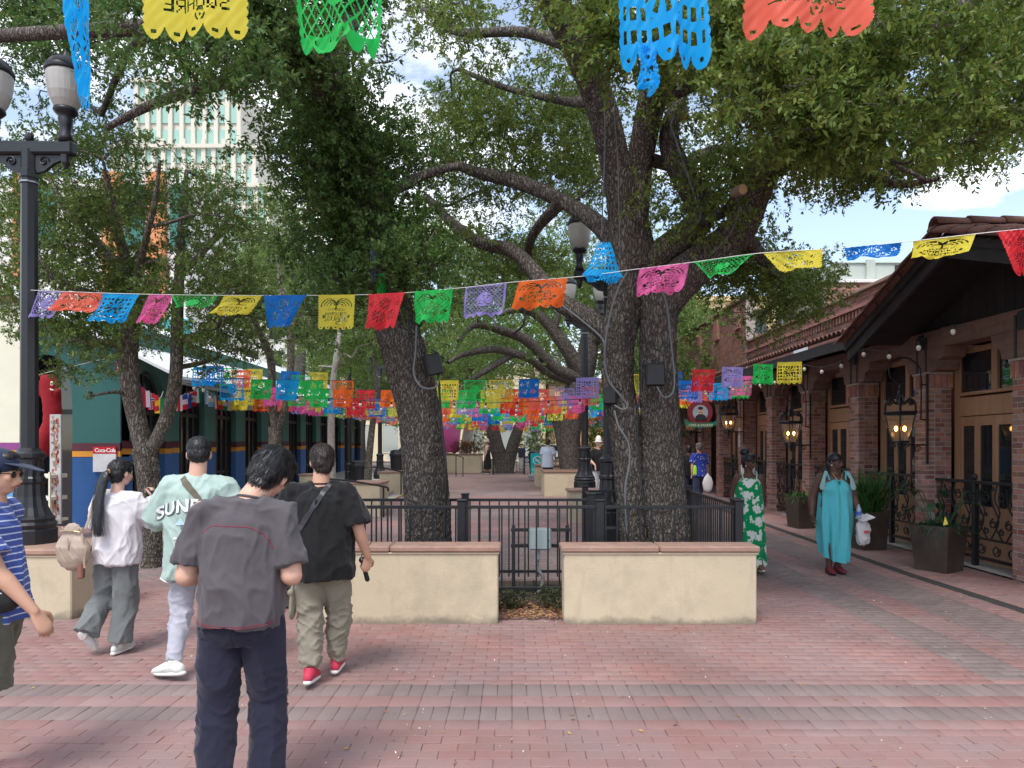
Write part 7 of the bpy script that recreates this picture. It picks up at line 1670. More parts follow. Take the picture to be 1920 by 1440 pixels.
class Person:
    def __init__(s, label, loc, rz, H, J=None, skinm=SK1, vox=.010, group=None):
        s.k = H/1.75; s.vox = vox; s.skin = skinm; s.t = thing('person', label, 'person', loc, rz, group)
        s.J = dict(pelvis=(0, 0, .95), chest=(0, 0, 1.28), neck=(0, -.005, 1.46), head=(0, .02, 1.625), hrot=(0, 0, 0),
                   sR=(.175, 0, 1.405), eR=(.22, -.02, 1.13), wR=(.235, .05, .88), hR=(.0, .15, -1), sL=(-.175, 0, 1.405), eL=(-.22, -.02, 1.13), wL=(-.235, .05, .88), hL=(0, .15, -1),
                   iR=(.09, 0, .91), kR=(.10, .02, .49), aR=(.10, -.02, .09), iL=(-.09, 0, .91), kL=(-.10, .02, .49), aL=(-.10, -.02, .09), tR=(0, 1, 0), tL=(0, 1, 0))
        s.J.update(J or {}); s.M = Euler(tuple(R(a) for a in s.J['hrot'])).to_matrix(); s.Hd = Vector(s.J['head'])
    def S(s, mb_): mb_.v = [(x*s.k, y*s.k, z*s.k) for x, y, z in mb_.v]; return mb_
    def hp(s, p): return s.Hd + s.M @ Vector(p)
    def hell(s, b, c, r, rot=None): b.ell(s.hp(c), r, s.M @ Euler(rot).to_matrix() if rot else s.M.copy(), seg=20, rings=12)
    def add(s, name, mb_, m, vox=None, smooth=4, wr=None, seed=0.0, parent=None, raw=False):
        s.S(mb_)
        me = mb_.mesh(name, True) if raw else voxel(mb_, vox or s.vox, smooth)
        if wr: wrinkle(me, wr, seed)
        o = put(name, me, m, parent or s.t, False)
        return o
    def hand(s, b, w, d, side, curl=.9, palm=None):
        """palm and five fingers; d = direction the hand points"""
        w = Vector(w); d = Vector(d).normalized(); n = Vector(palm) if palm else Vector((-side, 0, 0)); n = (n - d*n.dot(d)).normalized(); a = d.cross(n)*side
        # palm
        b.tube([w, w + d*.03, w + d*.085], [(.024, .02), (.034, .016), (.040, .014)], 12, rnd=True, up=a)
        for i, (off, L, r) in enumerate(((.030, .072, .0085), (.010, .082, .009), (-.011, .076, .0087), (-.030, .060, .0078))):
            p0 = w + d*.078 + a*off; c = curl*(1 + .12*i); d1 = (d*math.cos(c*.45) + n*math.sin(c*.45)); d2 = (d*math.cos(c*1.15) + n*math.sin(c*1.15)); d3 = (d*math.cos(c*1.8) + n*math.sin(c*1.8))
            p1 = p0 + d1*L*.48; p2 = p1 + d2*L*.32; p3 = p2 + d3*L*.26; b.tube([p0, p1, p2, p3], [r, r*.98, r*.9, r*.75], 8, rnd=True)
        t0 = w + d*.02 + a*.026; t1 = t0 + (d*.7 + a*.75 + n*.35).normalized()*.042; t2 = t1 + (d*.9 + n*.45 + a*.1).normalized()*.032; t3 = t2 + (d*.8 + n*.7).normalized()*.024
        b.tube([t0, t1, t2, t3], [.013, .012, .0105, .008], 8, rnd=True)
    def arm(s, b, S_, E, W, r=1.0):
        b.tube([S_, lerp(S_, E, .3), lerp(S_, E, .7), E], [.052*r, .050*r, .043*r, .039*r], 14, rnd=True); b.tube([E, lerp(E, W, .25), lerp(E, W, .7), W], [.040*r, .042*r, .031*r, .025*r], 14, rnd=True)
    def leg(s, b, I, K, A, r=1.0):
        b.tube([I, lerp(I, K, .3), lerp(I, K, .75), K], [.085*r, .082*r, .062*r, .055*r], 16, rnd=True); b.tube([K, lerp(K, A, .3), lerp(K, A, .75), A], [.054*r, .058*r, .040*r, .034*r], 16, rnd=True)
    def body(s, hands=True, curl=(.9, .9), fat=1.0, face=True, palms=(None, None), arm_r=1.0, leg_r=1.0, feet=False, vox=None):
        J = s.J; b = MB(); P_, C_, N_ = J['pelvis'], J['chest'], J['neck']
        b.tube([(P_[0], P_[1], P_[2]-.03), P_, lerp(P_, C_, .45), C_, lerp(C_, N_, .55), lerp(C_, N_, .8)], [(.105*fat, .075*fat), (.145*fat, .10*fat), (.135*fat, .095*fat), (.155*fat, .10*fat), (.135*fat, .085*fat), (.075, .06)], 24, rnd=True, up=(1, 0, 0))
        nb = Vector(lerp(C_, N_, .75)); b.tube([nb, Vector(N_), s.hp((0, -.02, -.055))], [.066*fat**.5, .058*fat**.5, .056*fat**.5], 16, rnd=True)
        for q in 'RL':
            sd = 1 if q == 'R' else -1
            b.tube([lerp(C_, N_, .5), lerp(lerp(C_, N_, .5), J['s'+q], .92)], [.06, .048], 12, rnd=True); s.arm(b, J['s'+q], J['e'+q], J['w'+q], arm_r)
            if hands: s.hand(b, J['w'+q], J['h'+q], sd, curl[0 if q == 'R' else 1], palms[0 if q == 'R' else 1])
            else: b.tube([J['w'+q], Vector(J['w'+q]) + Vector(J['h'+q]).normalized()*.13], [(.025, .02), (.03, .02)], 8, rnd=True)
            s.leg(b, J['i'+q], J['k'+q], J['a'+q], leg_r)
            if feet: A = Vector(J['a'+q]); T_ = Vector(J['t'+q]).normalized(); b.tube([A + Vector((0, 0, -.02)) - T_*.04, A + T_*.06 + Vector((0, 0, -.035)), A + T_*.15 + Vector((0, 0, -.06))], [(.036, .035), (.040, .03), (.038, .018)], 10, rnd=True, up=(T_.y, -T_.x, 0))
        # head
        h = s.hell
        h(b, (0, -.014, .030), (.076, .094, .086)); h(b, (0, .018, -.025), (.064, .076, .082)); h(b, (0, .036, -.078), (.042, .042, .030)); h(b, (0, .085, .012), (.045, .016, .012)); h(b, (0, .090, -.052), (.026, .014, .018))
        b.tube([s.hp((0, .086, .008)), s.hp((0, .103, -.022)), s.hp((0, .108, -.034))], [.008, .011, .013], 8, rnd=True); h(b, (0, .098, -.036), (.017, .012, .009)); h(b, (.036, .070, -.02), (.018, .018, .018)); h(b, (-.036, .070, -.02), (.018, .018, .018))
        for sx in (-1, 1): h(b, (sx*.079, -.008, -.012), (.009, .020, .032), (0, 0, sx*-.35)); h(b, (sx*.077, -.002, -.036), (.007, .010, .012))
        o = s.add('body', b, s.skin, vox or s.vox*.7, 3)
        if face:
            for sx in (-1, 1):
                e = MB(); e.ell(s.hp((sx*.031, .086, .0)), (.012, .007, .006), s.M, 10, 8); s.add('eye', e, mat('eye dark', (.03, .02, .015), rough=.2), raw=True)
                e = MB(); e.tube([s.hp((sx*.014, .096, .022)), s.hp((sx*.034, .095, .027)), s.hp((sx*.05, .084, .020))], .0035, 6); s.add('eyebrow', e, M_hair, raw=True)
            e = MB(); e.tube([s.hp((-.022, .096, -.058)), s.hp((0, .104, -.057)), s.hp((.022, .096, -.058))], [.003, .006, .003], 6, rnd=True); s.add('lips', e, mat('lips', (.32, .09, .08) if s.skin is not SK3 else (.12, .035, .035), rough=.4), raw=True)
        return o
    def hair(s, m=M_hair, style='short', n=2600, seed=1, length=.032, back=-.055, vol=1.0):
        b = MB(); h = s.hell
        h(b, (0, -.020, .042), (.085*vol, .102*vol, .088*vol)); h(b, (0, -.045, .0), (.079*vol, .074, .078)); h(b, (0, -.050, back), (.060, .052, .045))
        h(b, (0, .045, .085), (.062, .045, .032))
        if style == 'short':
            for sx in (-1, 1): h(b, (sx*.070, .012, .02), (.012, .030, .032))
        me = voxel(s.S(b), .007*s.k if s.vox < .016 else .012, 2); wrinkle(me, [(.0045, (38, 38, 22), None, False), (.003, (90, 90, 50), None, False)], seed)
        o = put('hair', me, m, s.t, False)
        if n:       # locks growing from the crown
            bv = BVHTree.FromPolygons([v.co for v in me.vertices], [p.vertices[:] for p in me.polygons]); r = random.Random(seed); V = []; Fs = []; crown = s.hp((.02, -.055, .12))*s.k; hc = s.hp((0, -.02, .03))*s.k; dn = s.M @ Vector((0, -.25, -1)); ps = me.polygons
            for _ in range(n):
                p = ps[r.randrange(len(ps))]; c = p.center.copy(); nn = p.normal.copy()
                d = (c - crown); d = d - nn*d.dot(nn)
                if d.length < 1e-4: continue
                d = (d.normalized() + dn*.35 + Vector((r.gauss(0, .2), r.gauss(0, .2), r.gauss(0, .15)))); d = (d - nn*d.dot(nn)*.8).normalized()
                L = length*(.6 + .8*r.random())*s.k; w = d.cross(nn).normalized()*.0016; k = len(V); lift = .04 + .12*r.random()
                p1 = c + d*L*.5 + nn*L*lift; p2 = c + d*L - nn*L*.02
                V += [c - w, c + w, p1 + w*.8, p1 - w*.8, p2]; Fs += [(k, k+1, k+2, k+3), (k+3, k+2, k+4)]
            o2 = MB().add(V, Fs).build('strands', m, o, False, False); o2['kind'] = 'stuff'
        return o
    def shoe(s, q, m, sole=None, heel=None, L=.27, up=None, name='shoe', wd=1.0):
        A = Vector(s.J['a'+q]); T_ = Vector(s.J['t'+q]).normalized(); u = Vector(up) if up else Vector((0, 0, 1)); u = (u - T_*u.dot(T_)).normalized(); W = T_.cross(u)
        def at(f, c, z): return A + T_*f + W*c + u*(z - .085)
        b = MB(); b.tube([at(-.055, 0, .05), at(0, 0, .062), at(.06, 0, .058), at(.12, 0, .045), at(.165, 0, .038)], [(.036*wd, .042), (.040*wd, .048), (.044*wd, .044), (.048*wd, .034), (.040*wd, .026)], 14, rnd=True, up=W); b.tube([at(-.01, 0, .06), at(-.012, 0, .115)], [.044, .043], 12)
        o = s.add(name, b, m, .007 if s.vox < .016 else .014, 2)
        b = MB(); b.tube([at(-.075, 0, .018), at(-.02, 0, .018), at(.05, 0, .016), at(.12, 0, .018), at(.185, 0, .026)], [(.032*wd, .018), (.042*wd, .020), (.043*wd, .018), (.051*wd, .018), (.032*wd, .013)], 14, rnd=True, up=W); s.add('sole', b, sole or mat('white rubber', (.7, .69, .66), rough=.6), .007 if s.vox < .016 else .014, 1, parent=o)
        return o
    def ray_back(s, bv, x, z, off=.004, frm=-1.0, dirn=1):
        h = bv.ray_cast(Vector((x, frm, z)), Vector((0, dirn, 0))); return (h[0] + h[1]*off) if h[0] is not None else None
    def bvh(s, o): me = o.data; return BVHTree.FromPolygons([v.co for v in me.vertices], [p.vertices[:] for p in me.polygons])
    def seam(s, o, pts, r, m, name='stitching', frm=-1.0, dirn=1):
        bv = s.bvh(o); q = []
        for x, z in spline(pts, 10):
            h = s.ray_back(bv, x*s.k, z*s.k, .0005, frm, dirn)
            if h is not None: q.append(h)
        if len(q) > 2: put(name, MB().tube(q, [(r, r*.45)]*len(q), 6).mesh(name, True), m, o, False)
    def strap(s, o, pts, w, m, name='strap', frm=-1.0, dirn=1, th=.003):
        bv = s.bvh(o); V = []; Fs = []; q = spline(pts, 10)
        for i, (x, z) in enumerate(q):
            a = q[max(0, i-1)]; c = q[min(len(q)-1, i+1)]; dx, dz = c[0]-a[0], c[1]-a[1]; L = math.hypot(dx, dz) or 1
            for sg_ in (-1, 1):
                X, Z = x - sg_*dz/L*w/2, z + sg_*dx/L*w/2; h = s.ray_back(bv, X*s.k, Z*s.k, .006, frm, dirn)
                if h is None: h = Vector(V[-2]) + Vector(((x-a[0])*s.k, 0, (z-a[1])*s.k)) if len(V) >= 2 else Vector((X*s.k, 0, Z*s.k))
                V.append(tuple(h))
        Fs = [(2*i, 2*i+1, 2*i+3, 2*i+2) for i in range(len(q)-1)]; return V, Fs
def shirt(p, hem, W=.215, D=.145, chest=1.0, sleeve='short', slr=.075, name='shirt', drop=0.0, bot=None, sl=.78, belly=0.0):
    J = p.J; b = MB(); N_ = Vector(J['neck']); C_ = Vector(J['chest']); P_ = Vector(J['pelvis'])
    def c(z):
        if z >= C_.z: t = (z - C_.z)/(N_.z - C_.z); return C_.lerp(N_, min(1, t))
        t = (z - P_.z)/(C_.z - P_.z); return P_.lerp(C_, max(-.6, t))
    zs = [(hem, bot or W*1.02, D*1.04), ((hem*.65 + C_.z*.35), W*.99, D*(1.03 + belly)), ((hem*.3 + C_.z*.7), W*.97, D*(1.0 + belly*.5)), (C_.z, W*.96, D*.98), (C_.z + .07, W*.90, D*.90), (C_.z + .12, W*.72, D*.74), (C_.z + .155, W*.45, D*.58), (C_.z + .18, .068, .068)]
    pts = [(c(z).x, c(z).y - (belly*.0), z) for z, *_ in zs]; b.tube(pts, [(w, d) for _, w, d in zs], 32, up=(1, 0, 0))
    for q in 'RL':
        S_ = Vector(J['s'+q]); E = Vector(J['e'+q]); Wr = Vector(J['w'+q]); b.tube([c(C_.z + .145), c(C_.z + .12).lerp(S_, .6), S_ + Vector((0, 0, -.005))], [.066, .078, .076], 14, rnd=True)
        if sleeve == 'short': b.tube([S_ + (S_-E).normalized()*.01, S_.lerp(E, .4), S_.lerp(E, sl)], [.074, slr, slr*1.10], 18)
        elif sleeve == 'elbow': b.tube([S_, S_.lerp(E, .5), E, E.lerp(Wr, .18)], [.078, slr*1.05, slr*1.05, slr*1.0], 18)
        elif sleeve == 'long': b.tube([S_, S_.lerp(E, .5), E, E.lerp(Wr, .5), Wr], [.07, slr*.95, slr*.85, slr*.75, slr*.62], 18)
    return b
def collar(p, m, r=.063):
    J = p.J; N_ = Vector(J['neck']); C_ = Vector(J['chest']); c = C_.lerp(N_, .93); ax = (N_ - C_).normalized(); u = ax.orthogonal().normalized(); v = ax.cross(u)
    b = MB(); b.tube([c + ax*.012 + (u*math.cos(a) + v*math.sin(a))*r for a in np.linspace(0, 6.283, 25)], .0065, 8, caps=False); return p.add('collar', b, m, raw=True)
def trousers(p, waist=.98, hipw=.175, hipd=.125, r=(.098, .088, .078, .075), end=None, seat=.0, name='trousers'):
    J = p.J; b = MB(); P_ = J['pelvis']
    b.tube([(P_[0], P_[1], waist), (P_[0], P_[1]-.005, .93), (P_[0], P_[1] - .012 - seat, .86), (P_[0], P_[1], .80)], [(hipw*.92, hipd*.88), (hipw, hipd), (hipw*1.04, hipd*1.06), (hipw*.9, hipd*.85)], 28, rnd=False, up=(1, 0, 0))
    for q in 'RL':
        I, K, A = [Vector(J[c+q]) for c in 'ika']; pts = [I + Vector((0, 0, .0)), I.lerp(K, .5), K, K.lerp(A, .5), K.lerp(A, .96)]
        if end is not None: pts = [I, I.lerp(K, .5), I.lerp(K, end)]
        rr_ = [r[0], (r[0]+r[1])/2, r[1], r[2], r[-1]]
        if end is not None: rr_ = [r[0], r[1], r[2]]
        b.tube(pts, rr_, 22); b.ell(I + Vector((0, -.03, -.02)), (.085, .085, .10))
    return b
TOR = lambda co: np.clip((co[:, 2] - .5)*3, 0, 1)
shirtW = [(.010, (6, 6, 2.4), None, True), (.0045, (13, 13, 6), None, True), (.004, (16, 16, 7), None, False), (.0018, (40, 40, 22), None, False)]
pantW = [(.008, (7, 7, 5), None, True), (.006, (9, 9, 20), lambda c: np.exp(-((c[:, 2]-.47)/.12)**2) + np.exp(-((c[:, 2]-.14)/.10)**2), True), (.003, (30, 30, 40), None, False)]

# ---- 1 man in dark grey T-shirt, nearest
p = Person('nearest man from behind in charcoal T-shirt with red stitching and navy trousers', (-1.27, 3.32, 0), R(3), 1.76,
    dict(chest=(.0, .03, 1.27), neck=(.03, .07, 1.455), head=(.105, .145, 1.565), hrot=(-28, 16, -20), sR=(.185, .03, 1.375), sL=(-.175, .03, 1.385), eR=(.24, -.02, 1.10), wR=(.12, .20, 1.10), hR=(-.5, .8, .15), eL=(-.24, -.02, 1.10), wL=(-.10, .20, 1.12), hL=(.5, .8, .1),
         iR=(.095, 0, .90), kR=(.115, .07, .50), aR=(.115, -.02, .09), iL=(-.095, 0, .90), kL=(-.10, -.01, .48), aL=(-.085, -.12, .10)), SK1, .009)
p.body(fat=1.12, arm_r=1.22, face=True); p.hair(M_hair, n=4200, seed=3, length=.045, vol=1.03)
M_char = cloth('charcoal heather knit', (.085, .075, .082), var=.05); M_stitch = mat('dark red stitching', (.21, .035, .055), rough=.8)
sh = p.add('shirt', shirt(p, .865, .200, .158, sleeve='short', slr=.074, sl=.84, belly=.02, bot=.192), M_char, wr=shirtW, seed=2)
collar(p, M_char)
p.seam(sh, [(-.155, 1.30), (-.10, 1.335), (0, 1.335), (.08, 1.325), (.14, 1.28), (.165, 1.23)], .0032, M_stitch); p.seam(sh, [(-.19, .90), (-.1, .893), (0, .89), (.1, .892), (.20, .90)], .0035, M_stitch); p.seam(sh, [(-.19, .908), (-.1, .901), (0, .898), (.1, .90), (.20, .908)], .002, M_stitch)

tr = p.add('trousers', trousers(p, .99, .178, .120, (.104, .090, .082, .084), seat=.0), cloth('navy trouser cloth', (.018, .018, .036), var=.05, bump=.15), wr=[(.007, (6, 6, 3), None, True), (.004, (12, 12, 16), lambda c: .4 + np.exp(-((c[:, 2]-.47)/.10)**2), True), (.002, (30, 30, 40), None, False)], seed=5)
p.seam(tr, [(-.155, .83), (-.10, .825), (-.05, .815)], .002, M_iron, 'pocket_seam'); p.seam(tr, [(.06, .82), (.11, .83), (.16, .84)], .002, M_iron, 'pocket_seam'); p.seam(tr, [(0, .93), (-.003, .88), (0, .80)], .002, M_iron, 'back_seam')
for q in 'RL': p.shoe(q, mat('dark shoe', (.03, .03, .035), rough=.5))
ph_ = MB(); c = Vector((-1.27, 3.32, 0)); ph_.box((-.035, -.005, -.07), (.035, .004, .07), bev=.004); o = ph_.build('phone', M_iron); o.location = c + Vector((.02, .37, 1.14)); o.rotation_euler = (R(-50), 0, 0); tag(o, 'black phone held in front of the man in the charcoal T-shirt', 'phone')

# ---- 2 man in green SUNDAY shirt
p = Person('man in mint green T-shirt lettered SUNDAY with pale grey trousers and white sneakers', (-2.36, 5.33, 0), R(6), 1.78,
    dict(head=(.0, .03, 1.63), hrot=(-6, 0, 14), sR=(.19, 0, 1.40), sL=(-.19, 0, 1.40), eL=(-.30, -.01, 1.14), wL=(-.22, .20, 1.12), hL=(.4, .8, .2), eR=(.27, .02, 1.13), wR=(.16, .22, 1.15), hR=(-.4, .8, .2),
         kL=(-.12, .02, .48), aL=(-.13, -.12, .12), tL=(-.85, .5, -.12), kR=(.12, .12, .50), aR=(.11, .10, .09)), SK1, .010)
p.body(fat=1.12, arm_r=1.12); p.hair(M_hair, n=2200, seed=5, length=.018, vol=.985, back=-.035)
M_mint = cloth('mint green cotton', (.36, .47, .42), var=.04)
sh = p.add('shirt', shirt(p, .71, .245, .165, sleeve='elbow', slr=.092, belly=.08), M_mint, wr=shirtW, seed=9)
collar(p, M_mint)
p.seam(sh, [(-.25, .722), (-.15, .705), (0, .70), (.15, .705), (.25, .722)], .006, mat('white hem', (.75, .76, .75)), 'hem')
bv = p.bvh(sh)
def onback(p, o, bv, me, m, x, z, name, arch=0.0, off=.005):
    for v in me.vertices:
        X = v.co.x + x; Z = v.co.y + z - arch*(v.co.x)**2; h = p.ray_back(bv, X, Z, off + v.co.z); v.co = h if h is not None else Vector((X, -.18, Z))
    put(name, me, m, o, False)
def fine(me, cuts=2):
    bm = bmesh.new(); bm.from_mesh(me); bmesh.ops.triangulate(bm, faces=bm.faces); bmesh.ops.subdivide_edges(bm, edges=[e for e in bm.edges if e.calc_length() > .015], cuts=cuts, use_grid_fill=False); bmesh.ops.triangulate(bm, faces=bm.faces); bm.to_mesh(me); bm.free(); return me
M_wht = mat('white print', (.78, .80, .80), rough=.7); M_prt = mat('grey outline print', (.10, .13, .14), rough=.7); M_lb = mat('pale blue print', (.45, .62, .72), rough=.7)
me = fine(text_mesh('SUNDAY', .125, 0, .007, 1.08)); onback(p, sh, bv, me, M_prt, 0.004, 1.272, 'lettering', 1.0, .006)
me = fine(text_mesh('SUNDAY', .125, 0, .0035, 1.08)); onback(p, sh, bv, me, M_wht, 0.0, 1.277, 'lettering', 1.0, .009)
def flatshape(pol):
    m_ = MB(); m_.add([(a, b, 0) for a, b in pol], [tuple(range(len(pol)))]); return fine(m_.mesh('print'), 3)
for pol, mm in (([(-.10, -.03), (-.06, .03), (-.03, -.01), (0, .05), (.04, 0), (.09, .02), (.07, -.04), (0, -.02)], M_lb), ([(-.05, -.10), (.05, -.10), (.05, -.085), (-.05, -.085)], M_wht), ([(-.11, -.13), (.11, -.13), (.11, -.117), (-.11, -.117)], M_wht)): onback(p, sh, bv, flatshape(pol), mm, -.01, 1.165, 'print', 0, .006)
for q in range(2): 
    n = 16; m_ = MB(); m_.add([(.022*math.cos(6.283*k/n) + (.04 if q else -.035), .022*math.sin(6.283*k/n), 0) for k in range(n)] + [(.014*math.cos(6.283*k/n) + (.04 if q else -.035), .014*math.sin(6.283*k/n), 0) for k in range(n)], [(k, (k+1) % n, n + (k+1) % n, n + k) for k in range(n)]); onback(p, sh, bv, m_.mesh('print'), M_prt, -.01, 1.12, 'print', 0, .007)
V, Fs = p.strap(sh, [(-.085, 1.455), (-.03, 1.40), (.05, 1.31), (.12, 1.20), (.19, 1.06), (.235, .98)], .042, None); o = put('bag_strap', MB().add(V, Fs).mesh('bag_strap', True), cloth('olive webbing', (.13, .115, .085)), p.t, False)
p.add('trousers', trousers(p, .98, .18, .135, (.105, .085, .068, .058), seat=.01), cloth('pale grey jersey', (.42, .42, .48), var=.05), wr=pantW, seed=12)
M_sneak = mat('white sneaker', (.68, .67, .64), rough=.65, var=.1, vscale=20, bump=.3, bscale=90)
for q in 'RL': p.shoe(q, M_sneak, wd=1.1)

# ---- 3 woman with pony tail
p = Person('woman with long black ponytail in white top and wide grey trousers taking a photo', (-3.28, 5.9, 0), R(-8), 1.60,
    dict(head=(.015, .03, 1.63), hrot=(-4, 0, -16), sR=(.16, 0, 1.40), sL=(-.16, 0, 1.40), eR=(.27, .06, 1.20), wR=(.17, .26, 1.38), hR=(-.3, .5, .8), eL=(-.25, .02, 1.18), wL=(-.12, .22, 1.32), hL=(.4, .6, .6),
         kL=(-.145, .02, .50), aL=(-.17, -.20, .20), tL=(.12, .35, -.95), kR=(.07, .02, .49), aR=(.04, -.03, .09)), SK4, .010)
p.body(fat=.92, arm_r=.85); p.hair(M_hair, 'long', n=1600, seed=8, length=.03, back=-.05, vol=.99)
q_ = [p.hp((0, -.115, .02)), p.hp((-.005, -.155, -.03)), p.hp((-.01, -.175, -.12)), p.hp((-.0, -.20, -.24)), p.hp((.02, -.215, -.36)), p.hp((.035, -.22, -.47)), p.hp((.05, -.215, -.54))]
b = MB(); b.tube(spline([tuple(x) for x in q_], 5), [(r_, r_*.6) for r_ in np.interp(np.linspace(0, 1, 31), [0, .1, .3, .75, 1], [.020, .034, .042, .036, .020])], 16, rnd=True); pt_ = p.add('ponytail', b, M_hair, .007, 2, wr=[(.005, (45, 45, 4), None, False), (.002, (120, 120, 8), None, False)], seed=4)
V = []; Fs = []; r_ = random.Random(3)
for k in range(420):
    ox, oy = r_.gauss(0, .014), r_.gauss(0, .008); pr = []
    for i, c in enumerate(q_[1:]): sp = 1 + i*.10; pr.append(Vector(c) + Vector((ox*sp*1.3, oy*sp - .008, r_.uniform(-.03, .0))))
    pr = [Vector(x)*p.k for x in spline([tuple(x) for x in pr], 2)]; kk = len(V)
    for i, c in enumerate(pr): w = .0014*(1 - i/len(pr)*.8); V += [c + Vector((w, 0, 0)), c - Vector((w, 0, 0))]
    Fs += [(kk + 2*i, kk + 2*i+1, kk + 2*i+3, kk + 2*i+2) for i in range(len(pr)-1)]
o = put('strands', MB().add(V, Fs).mesh('strands'), M_hair, pt_, False); o['kind'] = 'stuff'
b = MB(); b.tube([p.hp((.022*math.cos(a), -.135 + .004, .005 + .022*math.sin(a))) for a in np.linspace(0, 6.283, 13)], .007, 6); p.add('hair_tie', b, mat('tan hair tie', (.35, .2, .1)), raw=True)
sh = p.add('shirt', shirt(p, .81, .215, .155, sleeve='long', slr=.088), cloth('white cotton', (.66, .63, .65), var=.03), wr=[(.010, (6, 6, 3.0), None, True), (.005, (13, 13, 7), None, True)], seed=21)
p.add('trousers', trousers(p, .98, .165, .125, (.104, .100, .104, .112), seat=.0), cloth('grey twill', (.155, .165, .165), var=.05), wr=[(.010, (6, 6, 2.0), None, True), (.003, (12, 12, 8), None, True)], seed=22)
p.shoe('R', M_sneak, wd=.85); p.shoe('L', M_sneak, wd=.85, up=(0, -1, -.2))
V, Fs = p.strap(sh, [(-.10, 1.455), (-.125, 1.40), (-.15, 1.30), (-.17, 1.18), (-.18, 1.10)], .035, None)
M_tan = mat('taupe leather', (.38, .29, .23), rough=.5, var=.12, vscale=7, bump=.4, bscale=14, bdist=.006)
bg_ = thing('shoulder_bag', 'taupe leather shoulder bag hanging at the left side of the woman with the ponytail', 'handbag', (-3.55, 5.74, .84), R(-14)); bg_.scale = (.86, .86, .86)
b = MB(); b.tube([(0, 0, .185), (0, 0, .14), (0, 0, .07), (0, 0, .02)], [(.115, .03), (.15, .055), (.185, .08), (.18, .075)], 20, rnd=True); me = voxel(b, .009, 4); wrinkle(me, [(.005, (14, 14, 5), None, True)], 3); put('bag_body', me, M_tan, bg_, False)
b = MB(); b.tube([(-.11, -.03, .215), (-.05, -.045, .225), (.06, -.045, .225), (.11, -.03, .215)], .008, 6); put('zip', b.mesh('zip'), mat('brass', (.5, .4, .25), metal=.8, rough=.35), bg_, False)
for sx in (-.11, .10): b = MB(); b.tube([(sx + .018*math.cos(a), -.02, .235 + .018*math.sin(a)) for a in np.linspace(0, 6.283, 11)], .004, 5); put('ring', b.mesh('ring'), mat('brass', (.5, .4, .25)), bg_, False)
b = MB(); b.box((.02, -.088, .06), (.035, -.082, .17), bev=.002); put('zip_pull', b.mesh('zip_pull'), M_tan, bg_, False)
b = MB(); b.tube([(.12, .02, .24), (.16, .03, .35), (.19, .05, .52)], [(.016, .004)]*3, 6); b.tube([(.13, -.03, .2), (.15, -.03, .05), (.15, -.02, -.12)], [(.012, .004)]*3, 6); put('bag_handle', b.mesh('bag_handle'), M_tan, bg_, False)
o = put('strap', MB().add(V, Fs).mesh('strap', True), M_tan, p.t, False)
b = MB(); b.box((-.025, -.05, -.15), (.025, 0, .06), bev=.01); o = b.build('brown_pouch', mat('reddish brown leather', (.23, .10, .075), rough=.5)); o.location = (-3.47, 5.74, .80); tag(o, 'reddish brown leather pouch dangling below the taupe shoulder bag', 'pouch')
cm = thing('camera_in_hand', 'small black camera held up by the woman with the ponytail', 'camera', (-3.09, 6.12, 1.30), R(-10)); b = MB(); b.box((-.06, -.02, -.035), (.06, .02, .035), bev=.008); put('camera_body', b.mesh('camera_body'), M_black, cm, False); b = MB(); b.tube([(0, .02, 0), (0, .06, 0)], .028, 14); b.tube([(.03, -.02, .0), (.03, -.035, 0)], .016, 10); put('lens', b.mesh('lens'), M_iron, cm, False)

# ---- 4 man in black T-shirt
p = Person('man in oversized black T-shirt and khaki cargo trousers with red sneakers', (-1.40, 5.2, 0), R(4), 1.73,
    dict(chest=(0, 0, 1.27), head=(0, .03, 1.62), hrot=(-6, 0, 24), sR=(.20, 0, 1.39), sL=(-.20, 0, 1.39), eR=(.285, -.03, 1.11), wR=(.335, .05, .905), hR=(-.15, .12, -1), eL=(-.27, .05, 1.14), wL=(-.2, .22, 1.05), hL=(.2, .8, -.2),
         kL=(-.085, .02, .47), aL=(-.05, -.13, .11), tL=(.05, 1, -.1), kR=(.11, .12, .51), aR=(.085, .16, .10)), SK2, .010)
p.body(fat=1.2, arm_r=1.12, curl=(1.25, .9), palms=((-.5, 1, 0), None)); p.hair(M_hairb, n=2600, seed=15, length=.035, vol=1.04)
M_blk = cloth('black cotton', (.010, .010, .011), var=.1)
sh = p.add('shirt', shirt(p, .755, .245, .165, sleeve='short', slr=.100, sl=.86, belly=.06), M_blk, wr=shirtW, seed=31)
collar(p, M_blk)
V, Fs = p.strap(sh, [(.075, 1.455), (.04, 1.40), (-.02, 1.30), (-.09, 1.19), (-.16, 1.08), (-.21, 1.0)], .036, None); put('bag_strap', MB().add(V, Fs).mesh('bag_strap', True), mat('black webbing', (.035, .035, .04), rough=.45), p.t, False)
tr = p.add('trousers', trousers(p, .98, .185, .135, (.108, .100, .090, .072), seat=.01), cloth('khaki canvas', (.235, .21, .16), var=.08), wr=[(.009, (7, 7, 6), None, True), (.009, (9, 9, 18), lambda c: np.exp(-((c[:, 2]-.40)/.16)**2) + .8*np.exp(-((c[:, 2]-.14)/.08)**2), True)], seed=33)
b = MB(); b.tube([(-.195, -.03, .66), (-.200, -.03, .53)], [(.018, .065), (.022, .075)], 14, rnd=True); b.box((-.225, -.10, .645), (-.18, .045, .69), bev=.012); p.add('cargo_pocket', b, MATS['khaki canvas'], .008, 3, parent=tr)
M_rs = mat('red sneaker mesh', (.52, .04, .08), rough=.7, var=.15, vscale=30, bump=.3, bscale=120)
for q in 'RL': p.shoe(q, M_rs)
